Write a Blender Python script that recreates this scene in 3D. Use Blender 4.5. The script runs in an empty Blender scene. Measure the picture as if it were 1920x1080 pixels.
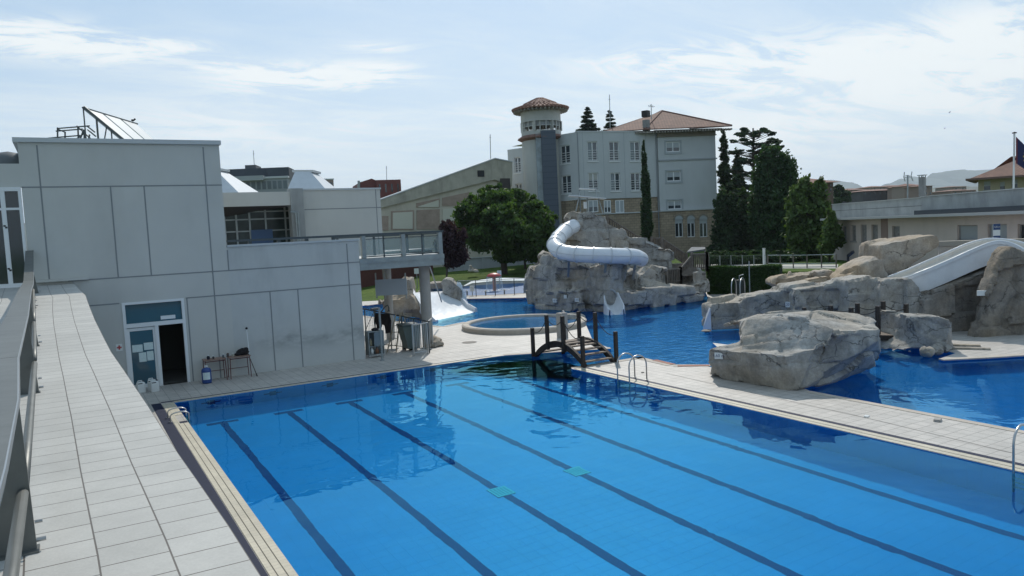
import bpy, bmesh, math, random
import numpy as np
from mathutils import Vector, Matrix, noise
SC = bpy.context.scene; COL = SC.collection
R3 = math.radians

# ---------------- camera ----------------
FPX = 1431.618; H = 4.6
_c = np.array([960, 540.0]); _v1 = np.array([124, 472.5]); _v2 = np.array([3430, 312.0])
_Y = np.array([*(_v1-_c), FPX]); _Y /= np.linalg.norm(_Y)
_X = np.array([*(_v2-_c), FPX]); _X /= np.linalg.norm(_X)
_Z = np.cross(_X, _Y); _Z = -_Z if _Z[1] > 0 else _Z
RC = np.array([_X, _Y, _Z])
cam_d = bpy.data.cameras.new('camera'); cam = bpy.data.objects.new('camera', cam_d); COL.objects.link(cam)
cam.matrix_world = Matrix(((RC[0,0], -RC[0,1], -RC[0,2], 0), (RC[1,0], -RC[1,1], -RC[1,2], 0), (RC[2,0], -RC[2,1], -RC[2,2], H), (0,0,0,1)))
cam_d.sensor_width = 36; cam_d.lens = FPX/1920*36; cam_d.clip_end = 30000; cam_d.clip_start = 0.05
SC.camera = cam

# ---------------- light ----------------
SUN_EL = R3(43); SUN_H = Vector((.57, .82)).normalized()
w = bpy.data.worlds.new('World'); SC.world = w; w.use_nodes = True
def world_nodes():
    nt = w.node_tree; N = nt.nodes; L = nt.links; bg = N['Background']
    sky = N.new('ShaderNodeTexSky'); sky.sky_type = 'NISHITA'; sky.sun_disc = False
    sky.sun_elevation = SUN_EL; sky.sun_rotation = math.atan2(SUN_H.x, SUN_H.y)
    sky.air_density = 1.0; sky.dust_density = 1.2; sky.ozone_density = 1.5; sky.altitude = 400
    bg.inputs[1].default_value = 0.136
    tc = N.new('ShaderNodeTexCoord')
    sep = N.new('ShaderNodeSeparateXYZ'); L.new(tc.outputs['Generated'], sep.inputs[0])
    def M(op, a, b=None, c=None, clamp=False):
        n = N.new('ShaderNodeMath'); n.operation = op; n.use_clamp = clamp
        for i, v in enumerate((a, b, c)):
            if v is None: continue
            if isinstance(v, (int, float)): n.inputs[i].default_value = v
            else: L.new(v, n.inputs[i])
        return n.outputs[0]
    az = M('ARCTAN2', sep.outputs[0], sep.outputs[1])          # 0 = +Y, + towards +X
    el = M('ARCSINE', sep.outputs[2])
    zc = M('ADD', M('MAXIMUM', sep.outputs[2], 0.0), 0.12)
    cv = N.new('ShaderNodeCombineXYZ'); L.new(M('DIVIDE', sep.outputs[0], zc), cv.inputs[0]); L.new(M('DIVIDE', sep.outputs[1], zc), cv.inputs[1])
    mp = N.new('ShaderNodeMapping'); mp.inputs['Rotation'].default_value = (0, 0, R3(32)); mp.inputs['Scale'].default_value = (.42, .95, 1)
    L.new(cv.outputs[0], mp.inputs[0])
    nz = N.new('ShaderNodeTexNoise'); nz.inputs['Scale'].default_value = 1.1; nz.inputs['Detail'].default_value = 9; nz.inputs['Roughness'].default_value = .62; nz.inputs['Distortion'].default_value = .5
    L.new(mp.outputs[0], nz.inputs[0])
    nz2 = N.new('ShaderNodeTexNoise'); nz2.inputs['Scale'].default_value = 3.3; nz2.inputs['Detail'].default_value = 8; nz2.inputs['Roughness'].default_value = .68; nz2.inputs['Distortion'].default_value = 1.2
    L.new(mp.outputs[0], nz2.inputs[0])
    nsum = M('ADD', M('MULTIPLY', nz.outputs[0], .72), M('MULTIPLY', nz2.outputs[0], .28))
    # clouds that stand at definite places in the sky: (azimuth, elevation, half width, half height, strength) in degrees
    tot = None
    for a0, e0, wa, we, st in CLOUDS:
        da = M('DIVIDE', M('SUBTRACT', az, R3(a0)), R3(wa)); de = M('DIVIDE', M('SUBTRACT', el, R3(e0)), R3(we))
        g = M('MULTIPLY', M('EXPONENT', M('MULTIPLY', M('ADD', M('MULTIPLY', da, da), M('MULTIPLY', de, de)), -1.0)), st)
        tot = g if tot is None else M('ADD', tot, g)
    veil = M('MULTIPLY', M('SUBTRACT', 1.0, M('DIVIDE', M('MAXIMUM', el, 0.0), R3(19)), clamp=True), .62)
    rg = N.new('ShaderNodeMapRange'); rg.interpolation_type = 'SMOOTHSTEP'; rg.inputs['From Min'].default_value = .40; rg.inputs['From Max'].default_value = .58; rg.inputs['To Min'].default_value = .12; rg.inputs['To Max'].default_value = 1.25; L.new(nz2.outputs[0], rg.inputs[0])
    totn = M('MULTIPLY', tot, rg.outputs[0])
    dens = M('ADD', M('ADD', totn, M('ADD', veil, .08)), M('MULTIPLY', M('SUBTRACT', nsum, .5), 1.15))
    mr = N.new('ShaderNodeMapRange'); mr.interpolation_type = 'SMOOTHSTEP'
    mr.inputs['From Min'].default_value = .0; mr.inputs['From Max'].default_value = 1.05; mr.inputs['To Max'].default_value = .95
    L.new(dens, mr.inputs[0])
    cc = N.new('ShaderNodeRGB'); cc.outputs[0].default_value = CLOUD_COL
    base = N.new('ShaderNodeMixRGB'); base.blend_type = 'MIX'; L.new(M('ADD', HAZE_MIX, M('MULTIPLY', M('EXPONENT', M('MULTIPLY', M('MAXIMUM', el, 0.0), -1/R3(9))), 1-HAZE_MIX)), base.inputs[0])   # thin even haze
    L.new(sky.outputs[0], base.inputs[1]); base.inputs[2].default_value = HAZE_COL
    mx = N.new('ShaderNodeMixRGB'); L.new(mr.outputs[0], mx.inputs[0]); L.new(base.outputs[0], mx.inputs[1]); L.new(cc.outputs[0], mx.inputs[2])
    L.new(mx.outputs[0], bg.inputs[0])
CLOUDS = [(-.5, 13.3, 4.2, .95, 1.0), (3.5, 12.7, 3.0, .7, .7), (7.6, 13.3, 2.2, .42, .7), (11.5, 12.2, 3.0, .5, .7), (15, 11.2, 4.6, .85, 1.0), (20.5, 11.7, 3.4, .7, .9), (21, 13.4, 2.6, .3, .6), (42, 11.6, 6, 1.1, .7), (52, 9.9, 8, 1.9, .75), (63, 9.3, 7, 2.8, .8), (31, 8.5, 4, .8, .3), (46, 6, 10, 1.6, .35), (10, 8, 12, 1.5, .2)]
CLOUD_COL = (8.3, 8.7, 8.7, 1); HAZE_MIX = .62; HAZE_COL = (4.2, 5.9, 7.5, 1)
world_nodes()
sl = bpy.data.lights.new('sun', 'SUN'); sl.energy = 3.6; sl.angle = R3(.53); sl.color = (1, .95, .87)
so = bpy.data.objects.new('sun', sl); COL.objects.link(so)
so.rotation_euler = Vector((SUN_H.x*math.cos(SUN_EL), SUN_H.y*math.cos(SUN_EL), math.sin(SUN_EL))).to_track_quat('Z', 'Y').to_euler()
sl.cycles.is_caustics_light = True
SC.view_settings.view_transform = 'Standard'; SC.view_settings.look = 'None'; SC.view_settings.gamma = 1; SC.view_settings.exposure = -.25
SC.cycles.max_bounces = 8; SC.cycles.transparent_max_bounces = 12; SC.cycles.sample_clamp_indirect = 4
SC.cycles.use_denoising = True

# ---------------- pixel -> world helpers (used only to read real positions off the photo) ----------------
FW = np.array([RC[0,2], RC[1,2]]); FWN = FW/np.linalg.norm(FW)          # horizontal view direction
def ray(px, py): return RC @ np.array([px-960, py-540, FPX])
def G(px, py, z=0.0):
    d = ray(px, py); t = (z-H)/d[2]; return Vector((t*d[0], t*d[1], z))
def D(px, py, dep):
    d = ray(px, py); t = dep/(d[0]*FWN[0]+d[1]*FWN[1]); return Vector((t*d[0], t*d[1], H+t*d[2]))
def horizon(px): return 472.5-.0484*(px-124)
class Fr:
    """vertical plane frame: u horizontal, n towards the camera"""
    def __init__(s, a, b):
        s.o = Vector((a[0], a[1], 0)); e = Vector((b[0], b[1], 0))-s.o; s.len = e.length; s.u = e.normalized()
        s.n = Vector((s.u.y, -s.u.x, 0))
        if s.n.dot(-s.o) < 0: s.n = -s.n
    def w(s, u, z, n=0): return s.o+s.u*u+s.n*n+Vector((0, 0, z))
    def uz(s, px, py):
        d = Vector(ray(px, py)); t = s.n.dot(s.o)/s.n.dot(d); p = d*t+Vector((0, 0, H)); return (p-s.o).dot(s.u), p.z
    def dep(s, px):
        u, z = s.uz(px, horizon(px)); p = s.w(u, z); return p.x*FWN[0]+p.y*FWN[1]
def FD(px0, d0, px1, d1):
    return Fr(D(px0, horizon(px0), d0), D(px1, horizon(px1), d1))

# ---------------- materials ----------------
MATS = {}
def mat(name, col, rough=.7, metal=0, bump=0, bscale=8, var=0, vscale=3, spec=.5, stain=0, sscale=1.0, alpha=None, trans=0):
    if name in MATS: return MATS[name]
    m = bpy.data.materials.new(name); m.use_nodes = True; nt = m.node_tree; N = nt.nodes; L = nt.links; p = N['Principled BSDF']
    p.inputs['Base Color'].default_value = (*col, 1); p.inputs['Roughness'].default_value = rough; p.inputs['Metallic'].default_value = metal
    p.inputs['Specular IOR Level'].default_value = spec
    if trans: p.inputs['Transmission Weight'].default_value = trans
    geo = N.new('ShaderNodeNewGeometry')
    src = None
    if var or stain:
        n1 = N.new('ShaderNodeTexNoise'); n1.inputs['Scale'].default_value = vscale; n1.inputs['Detail'].default_value = 6; n1.inputs['Roughness'].default_value = .6
        L.new(geo.outputs['Position'], n1.inputs[0])
        r = N.new('ShaderNodeMapRange'); r.inputs['From Min'].default_value = .3; r.inputs['From Max'].default_value = .7
        r.inputs['To Min'].default_value = 1-var; r.inputs['To Max'].default_value = 1+var; L.new(n1.outputs[0], r.inputs[0])
        v = N.new('ShaderNodeVectorMath'); v.operation = 'SCALE'; v.inputs[0].default_value = col; L.new(r.outputs[0], v.inputs['Scale'])
        src = v.outputs[0]
        if stain:
            mp = N.new('ShaderNodeMapping'); mp.inputs['Scale'].default_value = (sscale, sscale, sscale*.22); L.new(geo.outputs['Position'], mp.inputs[0])
            n2 = N.new('ShaderNodeTexNoise'); n2.inputs['Scale'].default_value = 1; n2.inputs['Detail'].default_value = 7; n2.inputs['Roughness'].default_value = .65; L.new(mp.outputs[0], n2.inputs[0])
            r2 = N.new('ShaderNodeMapRange'); r2.inputs['From Min'].default_value = .48; r2.inputs['From Max'].default_value = .72; r2.inputs['To Min'].default_value = 1; r2.inputs['To Max'].default_value = 1-stain; L.new(n2.outputs[0], r2.inputs[0])
            v2 = N.new('ShaderNodeVectorMath'); v2.operation = 'SCALE'; L.new(src, v2.inputs[0]); L.new(r2.outputs[0], v2.inputs['Scale']); src = v2.outputs[0]
        L.new(src, p.inputs['Base Color'])
    if bump:
        n3 = N.new('ShaderNodeTexNoise'); n3.inputs['Scale'].default_value = bscale; n3.inputs['Detail'].default_value = 5; L.new(geo.outputs['Position'], n3.inputs[0])
        b = N.new('ShaderNodeBump'); b.inputs['Strength'].default_value = bump; b.inputs['Distance'].default_value = .05; L.new(n3.outputs[0], b.inputs['Height']); L.new(b.outputs[0], p.inputs['Normal'])
    MATS[name] = m; return m

def nodes_of(name):
    m = bpy.data.materials.new(name); m.use_nodes = True; MATS[name] = m
    return m, m.node_tree.nodes, m.node_tree.links, m.node_tree.nodes['Principled BSDF']

def tile_mat(name, c1, c2, cm, bw, rh, mortar, offset=.5, uv=False, rot=0, rough=.55, loc=(0,0,0), var=.12, freq=2):
    m, N, L, p = nodes_of(name)
    if uv:
        t = N.new('ShaderNodeUVMap'); src = t.outputs[0]
    else:
        t = N.new('ShaderNodeNewGeometry'); src = t.outputs['Position']
    mp = N.new('ShaderNodeMapping'); mp.inputs['Rotation'].default_value = (0, 0, rot); mp.inputs['Location'].default_value = loc; L.new(src, mp.inputs[0])
    b = N.new('ShaderNodeTexBrick'); b.inputs['Color1'].default_value = (*c1, 1); b.inputs['Color2'].default_value = (*c2, 1); b.inputs['Mortar'].default_value = (*cm, 1)
    b.inputs['Scale'].default_value = 1; b.inputs['Brick Width'].default_value = bw; b.inputs['Row Height'].default_value = rh; b.inputs['Mortar Size'].default_value = mortar; b.inputs['Mortar Smooth'].default_value = .15
    b.offset = offset; b.offset_frequency = freq
    L.new(mp.outputs[0], b.inputs[0])
    g = N.new('ShaderNodeNewGeometry')
    n1 = N.new('ShaderNodeTexNoise'); n1.inputs['Scale'].default_value = 2.2; n1.inputs['Detail'].default_value = 8; n1.inputs['Roughness'].default_value = .7; L.new(g.outputs['Position'], n1.inputs[0])
    r = N.new('ShaderNodeMapRange'); r.inputs['From Min'].default_value = .3; r.inputs['From Max'].default_value = .7; r.inputs['To Min'].default_value = 1-var; r.inputs['To Max'].default_value = 1+var; L.new(n1.outputs[0], r.inputs[0])
    v = N.new('ShaderNodeVectorMath'); v.operation = 'SCALE'; L.new(b.outputs[0], v.inputs[0]); L.new(r.outputs[0], v.inputs['Scale'])
    n5 = N.new('ShaderNodeTexNoise'); n5.inputs['Scale'].default_value = .42; n5.inputs['Detail'].default_value = 9; n5.inputs['Roughness'].default_value = .72; L.new(g.outputs['Position'], n5.inputs[0])
    r5 = N.new('ShaderNodeMapRange'); r5.inputs['From Min'].default_value = .42; r5.inputs['From Max'].default_value = .62; r5.inputs['To Min'].default_value = 1.04; r5.inputs['To Max'].default_value = 1-var*1.2; L.new(n5.outputs[0], r5.inputs[0])
    v5 = N.new('ShaderNodeVectorMath'); v5.operation = 'SCALE'; L.new(v.outputs[0], v5.inputs[0]); L.new(r5.outputs[0], v5.inputs['Scale']); v = v5
    n2 = N.new('ShaderNodeTexNoise'); n2.inputs['Scale'].default_value = 60; n2.inputs['Detail'].default_value = 3; L.new(g.outputs['Position'], n2.inputs[0])
    r2 = N.new('ShaderNodeMapRange'); r2.inputs['To Min'].default_value = .88; r2.inputs['To Max'].default_value = 1.12; L.new(n2.outputs[0], r2.inputs[0])
    v2 = N.new('ShaderNodeVectorMath'); v2.operation = 'SCALE'; L.new(v.outputs[0], v2.inputs[0]); L.new(r2.outputs[0], v2.inputs['Scale'])
    L.new(v2.outputs[0], p.inputs['Base Color']); p.inputs['Roughness'].default_value = rough
    bp = N.new('ShaderNodeBump'); bp.inputs['Strength'].default_value = .5; bp.inputs['Distance'].default_value = .01; bp.invert = True
    L.new(b.outputs['Fac'], bp.inputs['Height']); L.new(bp.outputs[0], p.inputs['Normal'])
    return m

def water_mat(name, scale, strength, dist, detail=3, tint=(.9, .97, 1), stretch=(1, 1, 1), rot=0, calm=None):
    m, N, L, p = nodes_of(name); N.remove(p)
    g = N.new('ShaderNodeBsdfGlass'); g.inputs['IOR'].default_value = 1.33; g.inputs['Roughness'].default_value = 0; g.inputs['Color'].default_value = (*tint, 1)
    out = N['Material Output']; L.new(g.outputs[0], out.inputs[0])
    geo = N.new('ShaderNodeNewGeometry'); mp = N.new('ShaderNodeMapping'); mp.inputs['Scale'].default_value = stretch; mp.inputs['Rotation'].default_value = (0, 0, rot); L.new(geo.outputs['Position'], mp.inputs[0])
    n = N.new('ShaderNodeTexNoise'); n.inputs['Scale'].default_value = scale; n.inputs['Detail'].default_value = detail; n.inputs['Roughness'].default_value = .5; n.inputs['Distortion'].default_value = .6; L.new(mp.outputs[0], n.inputs[0])
    h = n.outputs[0]
    if calm:   # ripples spread from a point and die away
        cx, cy, rad, amp, wl = calm
        d = N.new('ShaderNodeVectorMath'); d.operation = 'DISTANCE'; d.inputs[1].default_value = (cx, cy, 0); L.new(geo.outputs['Position'], d.inputs[0])
        def M(op, a, b):
            q = N.new('ShaderNodeMath'); q.operation = op
            for i, v in enumerate((a, b)):
                if v is None: continue
                if isinstance(v, (int, float)): q.inputs[i].default_value = v
                else: L.new(v, q.inputs[i])
            return q.outputs[0]
        ph = M('ADD', M('MULTIPLY', d.outputs['Value'], 6.283/wl), M('MULTIPLY', n.outputs[0], 7.0))
        fall = M('EXPONENT', M('MULTIPLY', M('DIVIDE', d.outputs['Value'], rad), -1.0), None)
        rip = M('MULTIPLY', M('MULTIPLY', M('SINE', ph, None), fall), amp)
        # finer chop near the point as well
        n2 = N.new('ShaderNodeTexNoise'); n2.inputs['Scale'].default_value = 5; n2.inputs['Detail'].default_value = 2; L.new(mp.outputs[0], n2.inputs[0])
        rip2 = M('MULTIPLY', M('MULTIPLY', n2.outputs[0], fall), amp*1.6)
        h = M('ADD', M('ADD', n.outputs[0], rip), rip2)
    b = N.new('ShaderNodeBump'); b.inputs['Strength'].default_value = strength; b.inputs['Distance'].default_value = dist; L.new(h, b.inputs['Height']); L.new(b.outputs[0], g.inputs['Normal'])
    return m

def rock_mat(name, col, dark=.5, scale=1.0, warm=(1.12, .98, .8)):
    m, N, L, p = nodes_of(name); geo = N.new('ShaderNodeNewGeometry')
    def tex(t, s, dtl=6, rough=.6, stretch=None):
        n = N.new(t); n.inputs['Scale'].default_value = s
        if t == 'ShaderNodeTexNoise': n.inputs['Detail'].default_value = dtl; n.inputs['Roughness'].default_value = rough
        if stretch:
            mp = N.new('ShaderNodeMapping'); mp.inputs['Scale'].default_value = stretch; L.new(geo.outputs['Position'], mp.inputs[0]); L.new(mp.outputs[0], n.inputs['Vector'])
        else: L.new(geo.outputs['Position'], n.inputs['Vector'])
        return n
    def mr(src, a, b, c, d):
        r = N.new('ShaderNodeMapRange'); r.inputs['From Min'].default_value = a; r.inputs['From Max'].default_value = b; r.inputs['To Min'].default_value = c; r.inputs['To Max'].default_value = d; L.new(src, r.inputs[0]); return r.outputs[0]
    def mul(a, b):
        q = N.new('ShaderNodeMath'); q.operation = 'MULTIPLY'
        for i, v in enumerate((a, b)):
            if isinstance(v, (int, float)): q.inputs[i].default_value = v
            else: L.new(v, q.inputs[i])
        return q.outputs[0]
    warp = tex('ShaderNodeTexNoise', 1.1, 4)
    wv = N.new('ShaderNodeVectorMath'); wv.operation = 'SCALE'; L.new(warp.outputs['Color'], wv.inputs[0]); wv.inputs['Scale'].default_value = .9
    add = N.new('ShaderNodeVectorMath'); add.operation = 'ADD'; L.new(geo.outputs['Position'], add.inputs[0]); L.new(wv.outputs[0], add.inputs[1])
    mp = N.new('ShaderNodeMapping'); mp.inputs['Scale'].default_value = (.62*scale, .62*scale, 1.45*scale); mp.inputs['Rotation'].default_value = (.12, -.15, .3); L.new(add.outputs[0], mp.inputs[0])
    vo = N.new('ShaderNodeTexVoronoi'); vo.feature = 'DISTANCE_TO_EDGE'; vo.inputs['Scale'].default_value = 1; L.new(mp.outputs[0], vo.inputs['Vector'])
    crack = mr(vo.outputs['Distance'], .0, .020, .0, 1)
    gate = mr(tex('ShaderNodeTexNoise', .9, 3).outputs[0], .42, .55, 0, 1)     # many cracks fade out
    inv = N.new('ShaderNodeMath'); inv.operation = 'MAXIMUM'; L.new(crack, inv.inputs[0]); L.new(gate, inv.inputs[1])
    crackf = mr(inv.outputs[0], 0, 1, .30, 1)
    st = mr(tex('ShaderNodeTexNoise', 1, 7, .65, (1.4*scale, 1.4*scale, .35*scale)).outputs[0], .45, .68, 1, dark)
    v1 = mr(tex('ShaderNodeTexNoise', 2.2, 8, .68).outputs[0], .3, .7, .72, 1.25)
    v3 = mr(tex('ShaderNodeTexNoise', 16, 6, .6).outputs[0], .3, .7, .85, 1.15)
    tone = mul(mul(mul(crackf, st), v1), v3)
    wm = N.new('ShaderNodeMixRGB'); L.new(mr(tex('ShaderNodeTexNoise', .45, 3).outputs[0], .4, .65, 0, 1), wm.inputs[0]); wm.inputs[1].default_value = (*col, 1); wm.inputs[2].default_value = (col[0]*warm[0], col[1]*warm[1], col[2]*warm[2], 1)
    sc = N.new('ShaderNodeVectorMath'); sc.operation = 'SCALE'; L.new(wm.outputs[0], sc.inputs[0]); L.new(tone, sc.inputs['Scale']); L.new(sc.outputs[0], p.inputs['Base Color'])
    p.inputs['Roughness'].default_value = .9; p.inputs['Specular IOR Level'].default_value = .25
    hsum = N.new('ShaderNodeMath'); hsum.operation = 'ADD'; L.new(mul(inv.outputs[0], .5), hsum.inputs[0]); L.new(mul(tex('ShaderNodeTexNoise', 5, 8, .6, (1, 1, 2.2)).outputs[0], .9), hsum.inputs[1])
    b = N.new('ShaderNodeBump'); b.inputs['Strength'].default_value = .5; b.inputs['Distance'].default_value = .06; L.new(hsum.outputs[0], b.inputs['Height']); L.new(b.outputs[0], p.inputs['Normal'])
    return m

def leaf_mat(name, c1, c2, trans=.25):
    c1 = tuple(x*1.08 for x in c1)
    m, N, L, p = nodes_of(name)
    oi = N.new('ShaderNodeNewGeometry')
    n1 = N.new('ShaderNodeTexNoise'); n1.inputs['Scale'].default_value = .8; n1.inputs['Detail'].default_value = 4; L.new(oi.outputs['Position'], n1.inputs[0])
    r = N.new('ShaderNodeMapRange'); r.inputs['From Min'].default_value = .35; r.inputs['From Max'].default_value = .65; L.new(n1.outputs[0], r.inputs[0])
    rnd = N.new('ShaderNodeMath'); rnd.operation = 'MULTIPLY_ADD'; L.new(oi.outputs['Random Per Island'], rnd.inputs[0]); rnd.inputs[1].default_value = .6
    q = N.new('ShaderNodeMath'); q.operation = 'MULTIPLY'; L.new(r.outputs[0], q.inputs[0]); q.inputs[1].default_value = .5; L.new(q.outputs[0], rnd.inputs[2])
    mx = N.new('ShaderNodeMixRGB'); L.new(rnd.outputs[0], mx.inputs[0]); mx.inputs[1].default_value = (*c1, 1); mx.inputs[2].default_value = (*c2, 1); mx.use_clamp = True
    L.new(mx.outputs[0], p.inputs['Base Color']); p.inputs['Roughness'].default_value = .6; p.inputs['Specular IOR Level'].default_value = .3
    tr = N.new('ShaderNodeBsdfTranslucent'); hs = N.new('ShaderNodeMixRGB'); hs.blend_type = 'MULTIPLY'; hs.inputs[0].default_value = 1; L.new(mx.outputs[0], hs.inputs[1]); hs.inputs[2].default_value = (1.6, 1.7, .7, 1); L.new(hs.outputs[0], tr.inputs[0])
    ms = N.new('ShaderNodeMixShader'); ms.inputs[0].default_value = trans; L.new(p.outputs[0], ms.inputs[1]); L.new(tr.outputs[0], ms.inputs[2]); L.new(ms.outputs[0], N['Material Output'].inputs[0])
    return m

def glass_mat(name, tint=(.7, .8, .82), alpha=.35):
    m, N, L, p = nodes_of(name)
    p.inputs['Base Color'].default_value = (*tint, 1); p.inputs['Roughness'].default_value = .06; p.inputs['Alpha'].default_value = alpha
    return m

WALL = mat('painted_panel', (.53, .525, .485), .75, var=.045, vscale=.7, stain=.09, sscale=.6, bump=.08, bscale=30)
WALL2 = mat('painted_panel_low', (.51, .515, .49), .75, var=.05, vscale=.9, stain=.2, sscale=.7, bump=.08, bscale=30)
JOINT = mat('panel_joint', (.24, .25, .25), .9)
CAP = mat('zinc_cap', (.50, .52, .52), .5, metal=.2)
WHITE = mat('white_frame', (.74, .75, .74), .45)
STEEL = mat('steel', (.48, .48, .47), .32, metal=.9)
DSTEEL = mat('dark_steel', (.075, .09, .095), .5, metal=.3)
RSTEEL = mat('railing_steel', (.135, .14, .13), .48, metal=.35, var=.15, vscale=4, bump=.05)
GSTEEL = mat('galvanised', (.30, .33, .33), .45, metal=.5, var=.15, vscale=3)
BLACK = mat('black', (.012, .012, .014), .6)
DWOOD = mat('dark_timber', (.035, .026, .02), .75, bump=.3, bscale=20, var=.35, vscale=9)
TREAD = mat('tread_timber', (.22, .17, .13), .8, bump=.3, bscale=20, var=.25, vscale=8)
GWOOD = mat('grey_timber', (.16, .135, .11), .85, bump=.3, bscale=15, var=.3, vscale=5)
CONC = mat('concrete', (.36, .34, .31), .85, bump=.2, bscale=12, var=.12, vscale=2, stain=.25)
SLIDE = mat('slide_white', (.74, .75, .76), .28, var=.05, vscale=1.2, stain=.12)
BLUEP = mat('blue_plastic', (.02, .06, .22), .4)
WPLAST = mat('white_plastic', (.72, .73, .70), .4, stain=.15, var=.05)
PAPER = mat('paper', (.62, .72, .70), .8, var=.08, vscale=12)
RED = mat('red_paint', (.42, .05, .045), .45)
ORANGE = mat('orange_paint', (.45, .11, .06), .5)
BRICKRED = mat('red_brown_wall', (.11, .035, .028), .8, var=.1)
DGLASS = mat('dark_glass', (.02, .03, .035), .08, spec=.9)
WINGL = mat('window_glass', (.05, .065, .075), .08, spec=.9, var=.5, vscale=.7)
GLASS = glass_mat('clear_glass', (.30, .38, .38), .28)
DOORGL = glass_mat('door_glass', (.06, .13, .17), .8)
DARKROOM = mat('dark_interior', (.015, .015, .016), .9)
ROCK = rock_mat('artificial_rock', (.365, .35, .32), .64, warm=(1.10, .99, .86))
ROCK2 = rock_mat('artificial_rock_brown', (.38, .335, .28), .65, .7)
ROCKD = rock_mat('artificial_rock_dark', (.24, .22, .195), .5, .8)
ROOFT = tile_mat('roof_tile', (.26, .135, .09), (.19, .10, .07), (.08, .04, .03), .45, .3, .03, uv=False, rough=.85)
STONE = tile_mat('hotel_stone', (.38, .30, .21), (.28, .22, .155), (.18, .15, .11), .6, .3, .02, uv=True, rough=.9)
HOTELW = mat('hotel_render', (.49, .51, .505), .85, var=.04, vscale=.4, stain=.06)
TOWERW = mat('tower_render', (.48, .475, .44), .85, var=.05, vscale=.5, stain=.12)
NAVY = mat('navy_cladding', (.07, .09, .12), .5)
HALLW = mat('hall_render', (.52, .475, .37), .9, var=.08, vscale=.6, stain=.2, bump=.1)
HALLF = mat('hall_fascia', (.42, .39, .31), .9, var=.12, vscale=1.2, stain=.35, sscale=.8)
HALLB = mat('hall_brick', (.34, .26, .20), .9, var=.15, vscale=2)
PINK = mat('pink_render', (.52, .44, .385), .85, var=.05, vscale=.4, stain=.12)
PARAP = mat('parapet_concrete', (.38, .39, .375), .9, var=.15, vscale=1.2, stain=.4, sscale=.6)
SHUT = mat('shutter', (.37, .40, .41), .6)
PLAZA = mat('path_gravel', (.45, .43, .38), .9, var=.1)
BARK = mat('bark', (.06, .045, .035), .9, bump=.5, bscale=10)
LEAF_G = leaf_mat('leaf_green', (.022, .048, .017), (.075, .13, .034), .35)
LEAF_L = leaf_mat('leaf_light', (.032, .062, .018), (.105, .16, .045))
LEAF_D = leaf_mat('leaf_dark', (.018, .036, .018), (.05, .09, .036), .28)
LEAF_C = leaf_mat('leaf_cedar', (.018, .036, .025), (.05, .085, .05), .18)
LEAF_PO = leaf_mat('leaf_poplar', (.016, .04, .018), (.055, .105, .04), .3)
LEAF_P = leaf_mat('leaf_purple', (.022, .012, .018), (.06, .028, .034), .25)
LEAF_H = leaf_mat('leaf_hedge', (.012, .035, .008), (.05, .10, .02))
DECK = tile_mat('deck_tile', (.50, .46, .41), (.45, .42, .375), (.27, .25, .22), .30, .30, .009, offset=0, loc=(.05, .1, 0))
TERR = tile_mat('terrace_tile', (.44, .427, .39), (.48, .465, .425), (.12, .105, .09), .30, .365, .0055, offset=.35, uv=True, rough=.6, var=.07, freq=2)
COPE = tile_mat('coping_tile', (.56, .50, .38), (.52, .47, .36), (.38, .34, .27), .12, .12, .004, offset=0)
BAND = mat('navy_tile_band', (.008, .014, .04), .6, var=.2, vscale=12, spec=.2)
POOLF = tile_mat('pool_floor_tile', (.002, .262, .58), (.002, .256, .57), (.002, .258, .573), .25, .25, .006, offset=0, rough=.4, var=.05)
LAGF = tile_mat('lagoon_floor_tile', (.003, .195, .50), (.003, .19, .49), (.003, .19, .485), .25, .25, .006, offset=0, rough=.4, var=.08)
LANE = mat('lane_tile', (.004, .03, .17), .4, spec=.1)
RIMST = mat('rim_stone', (.47, .41, .34), .8, var=.12, vscale=3, bump=.2)

def dirt(m, x0, x1, zc, zw, amt):
    # hand-marks and splash dirt in a band of the lower wall
    nt = m.node_tree; N = nt.nodes; L = nt.links; p = N['Principled BSDF']; src = p.inputs['Base Color'].links[0].from_socket; g = N.new('ShaderNodeNewGeometry'); sp = N.new('ShaderNodeSeparateXYZ'); L.new(g.outputs['Position'], sp.inputs[0])
    def M(op, a, b=None, clamp=False):
        q = N.new('ShaderNodeMath'); q.operation = op; q.use_clamp = clamp
        for i, v in enumerate((a, b)):
            if v is None: continue
            if isinstance(v, (int, float)): q.inputs[i].default_value = v
            else: L.new(v, q.inputs[i])
        return q.outputs[0]
    n = N.new('ShaderNodeTexNoise'); n.inputs['Scale'].default_value = 1.1; n.inputs['Detail'].default_value = 9; n.inputs['Roughness'].default_value = .7; mp = N.new('ShaderNodeMapping'); mp.inputs['Scale'].default_value = (1, 1, 2.2); L.new(g.outputs['Position'], mp.inputs[0]); L.new(mp.outputs[0], n.inputs[0])
    dz = M('DIVIDE', M('SUBTRACT', sp.outputs[2], M('ADD', zc, M('MULTIPLY', M('SUBTRACT', n.outputs[0], .5), .9))), zw); gz_ = M('EXPONENT', M('MULTIPLY', M('MULTIPLY', dz, dz), -1.0))
    mk = M('MULTIPLY', M('MULTIPLY', gz_, M('MULTIPLY', M('SUBTRACT', n.outputs[0], .36), 4.0, True)), M('MULTIPLY', M('SUBTRACT', sp.outputs[0], x0), .8, True))
    f = M('SUBTRACT', 1.0, M('MULTIPLY', mk, amt)); v = N.new('ShaderNodeVectorMath'); v.operation = 'SCALE'; L.new(src, v.inputs[0]); L.new(f, v.inputs['Scale']); L.new(v.outputs[0], p.inputs['Base Color'])
dirt(WALL2, 5.2, 9.5, .95, .28, .38)
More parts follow.
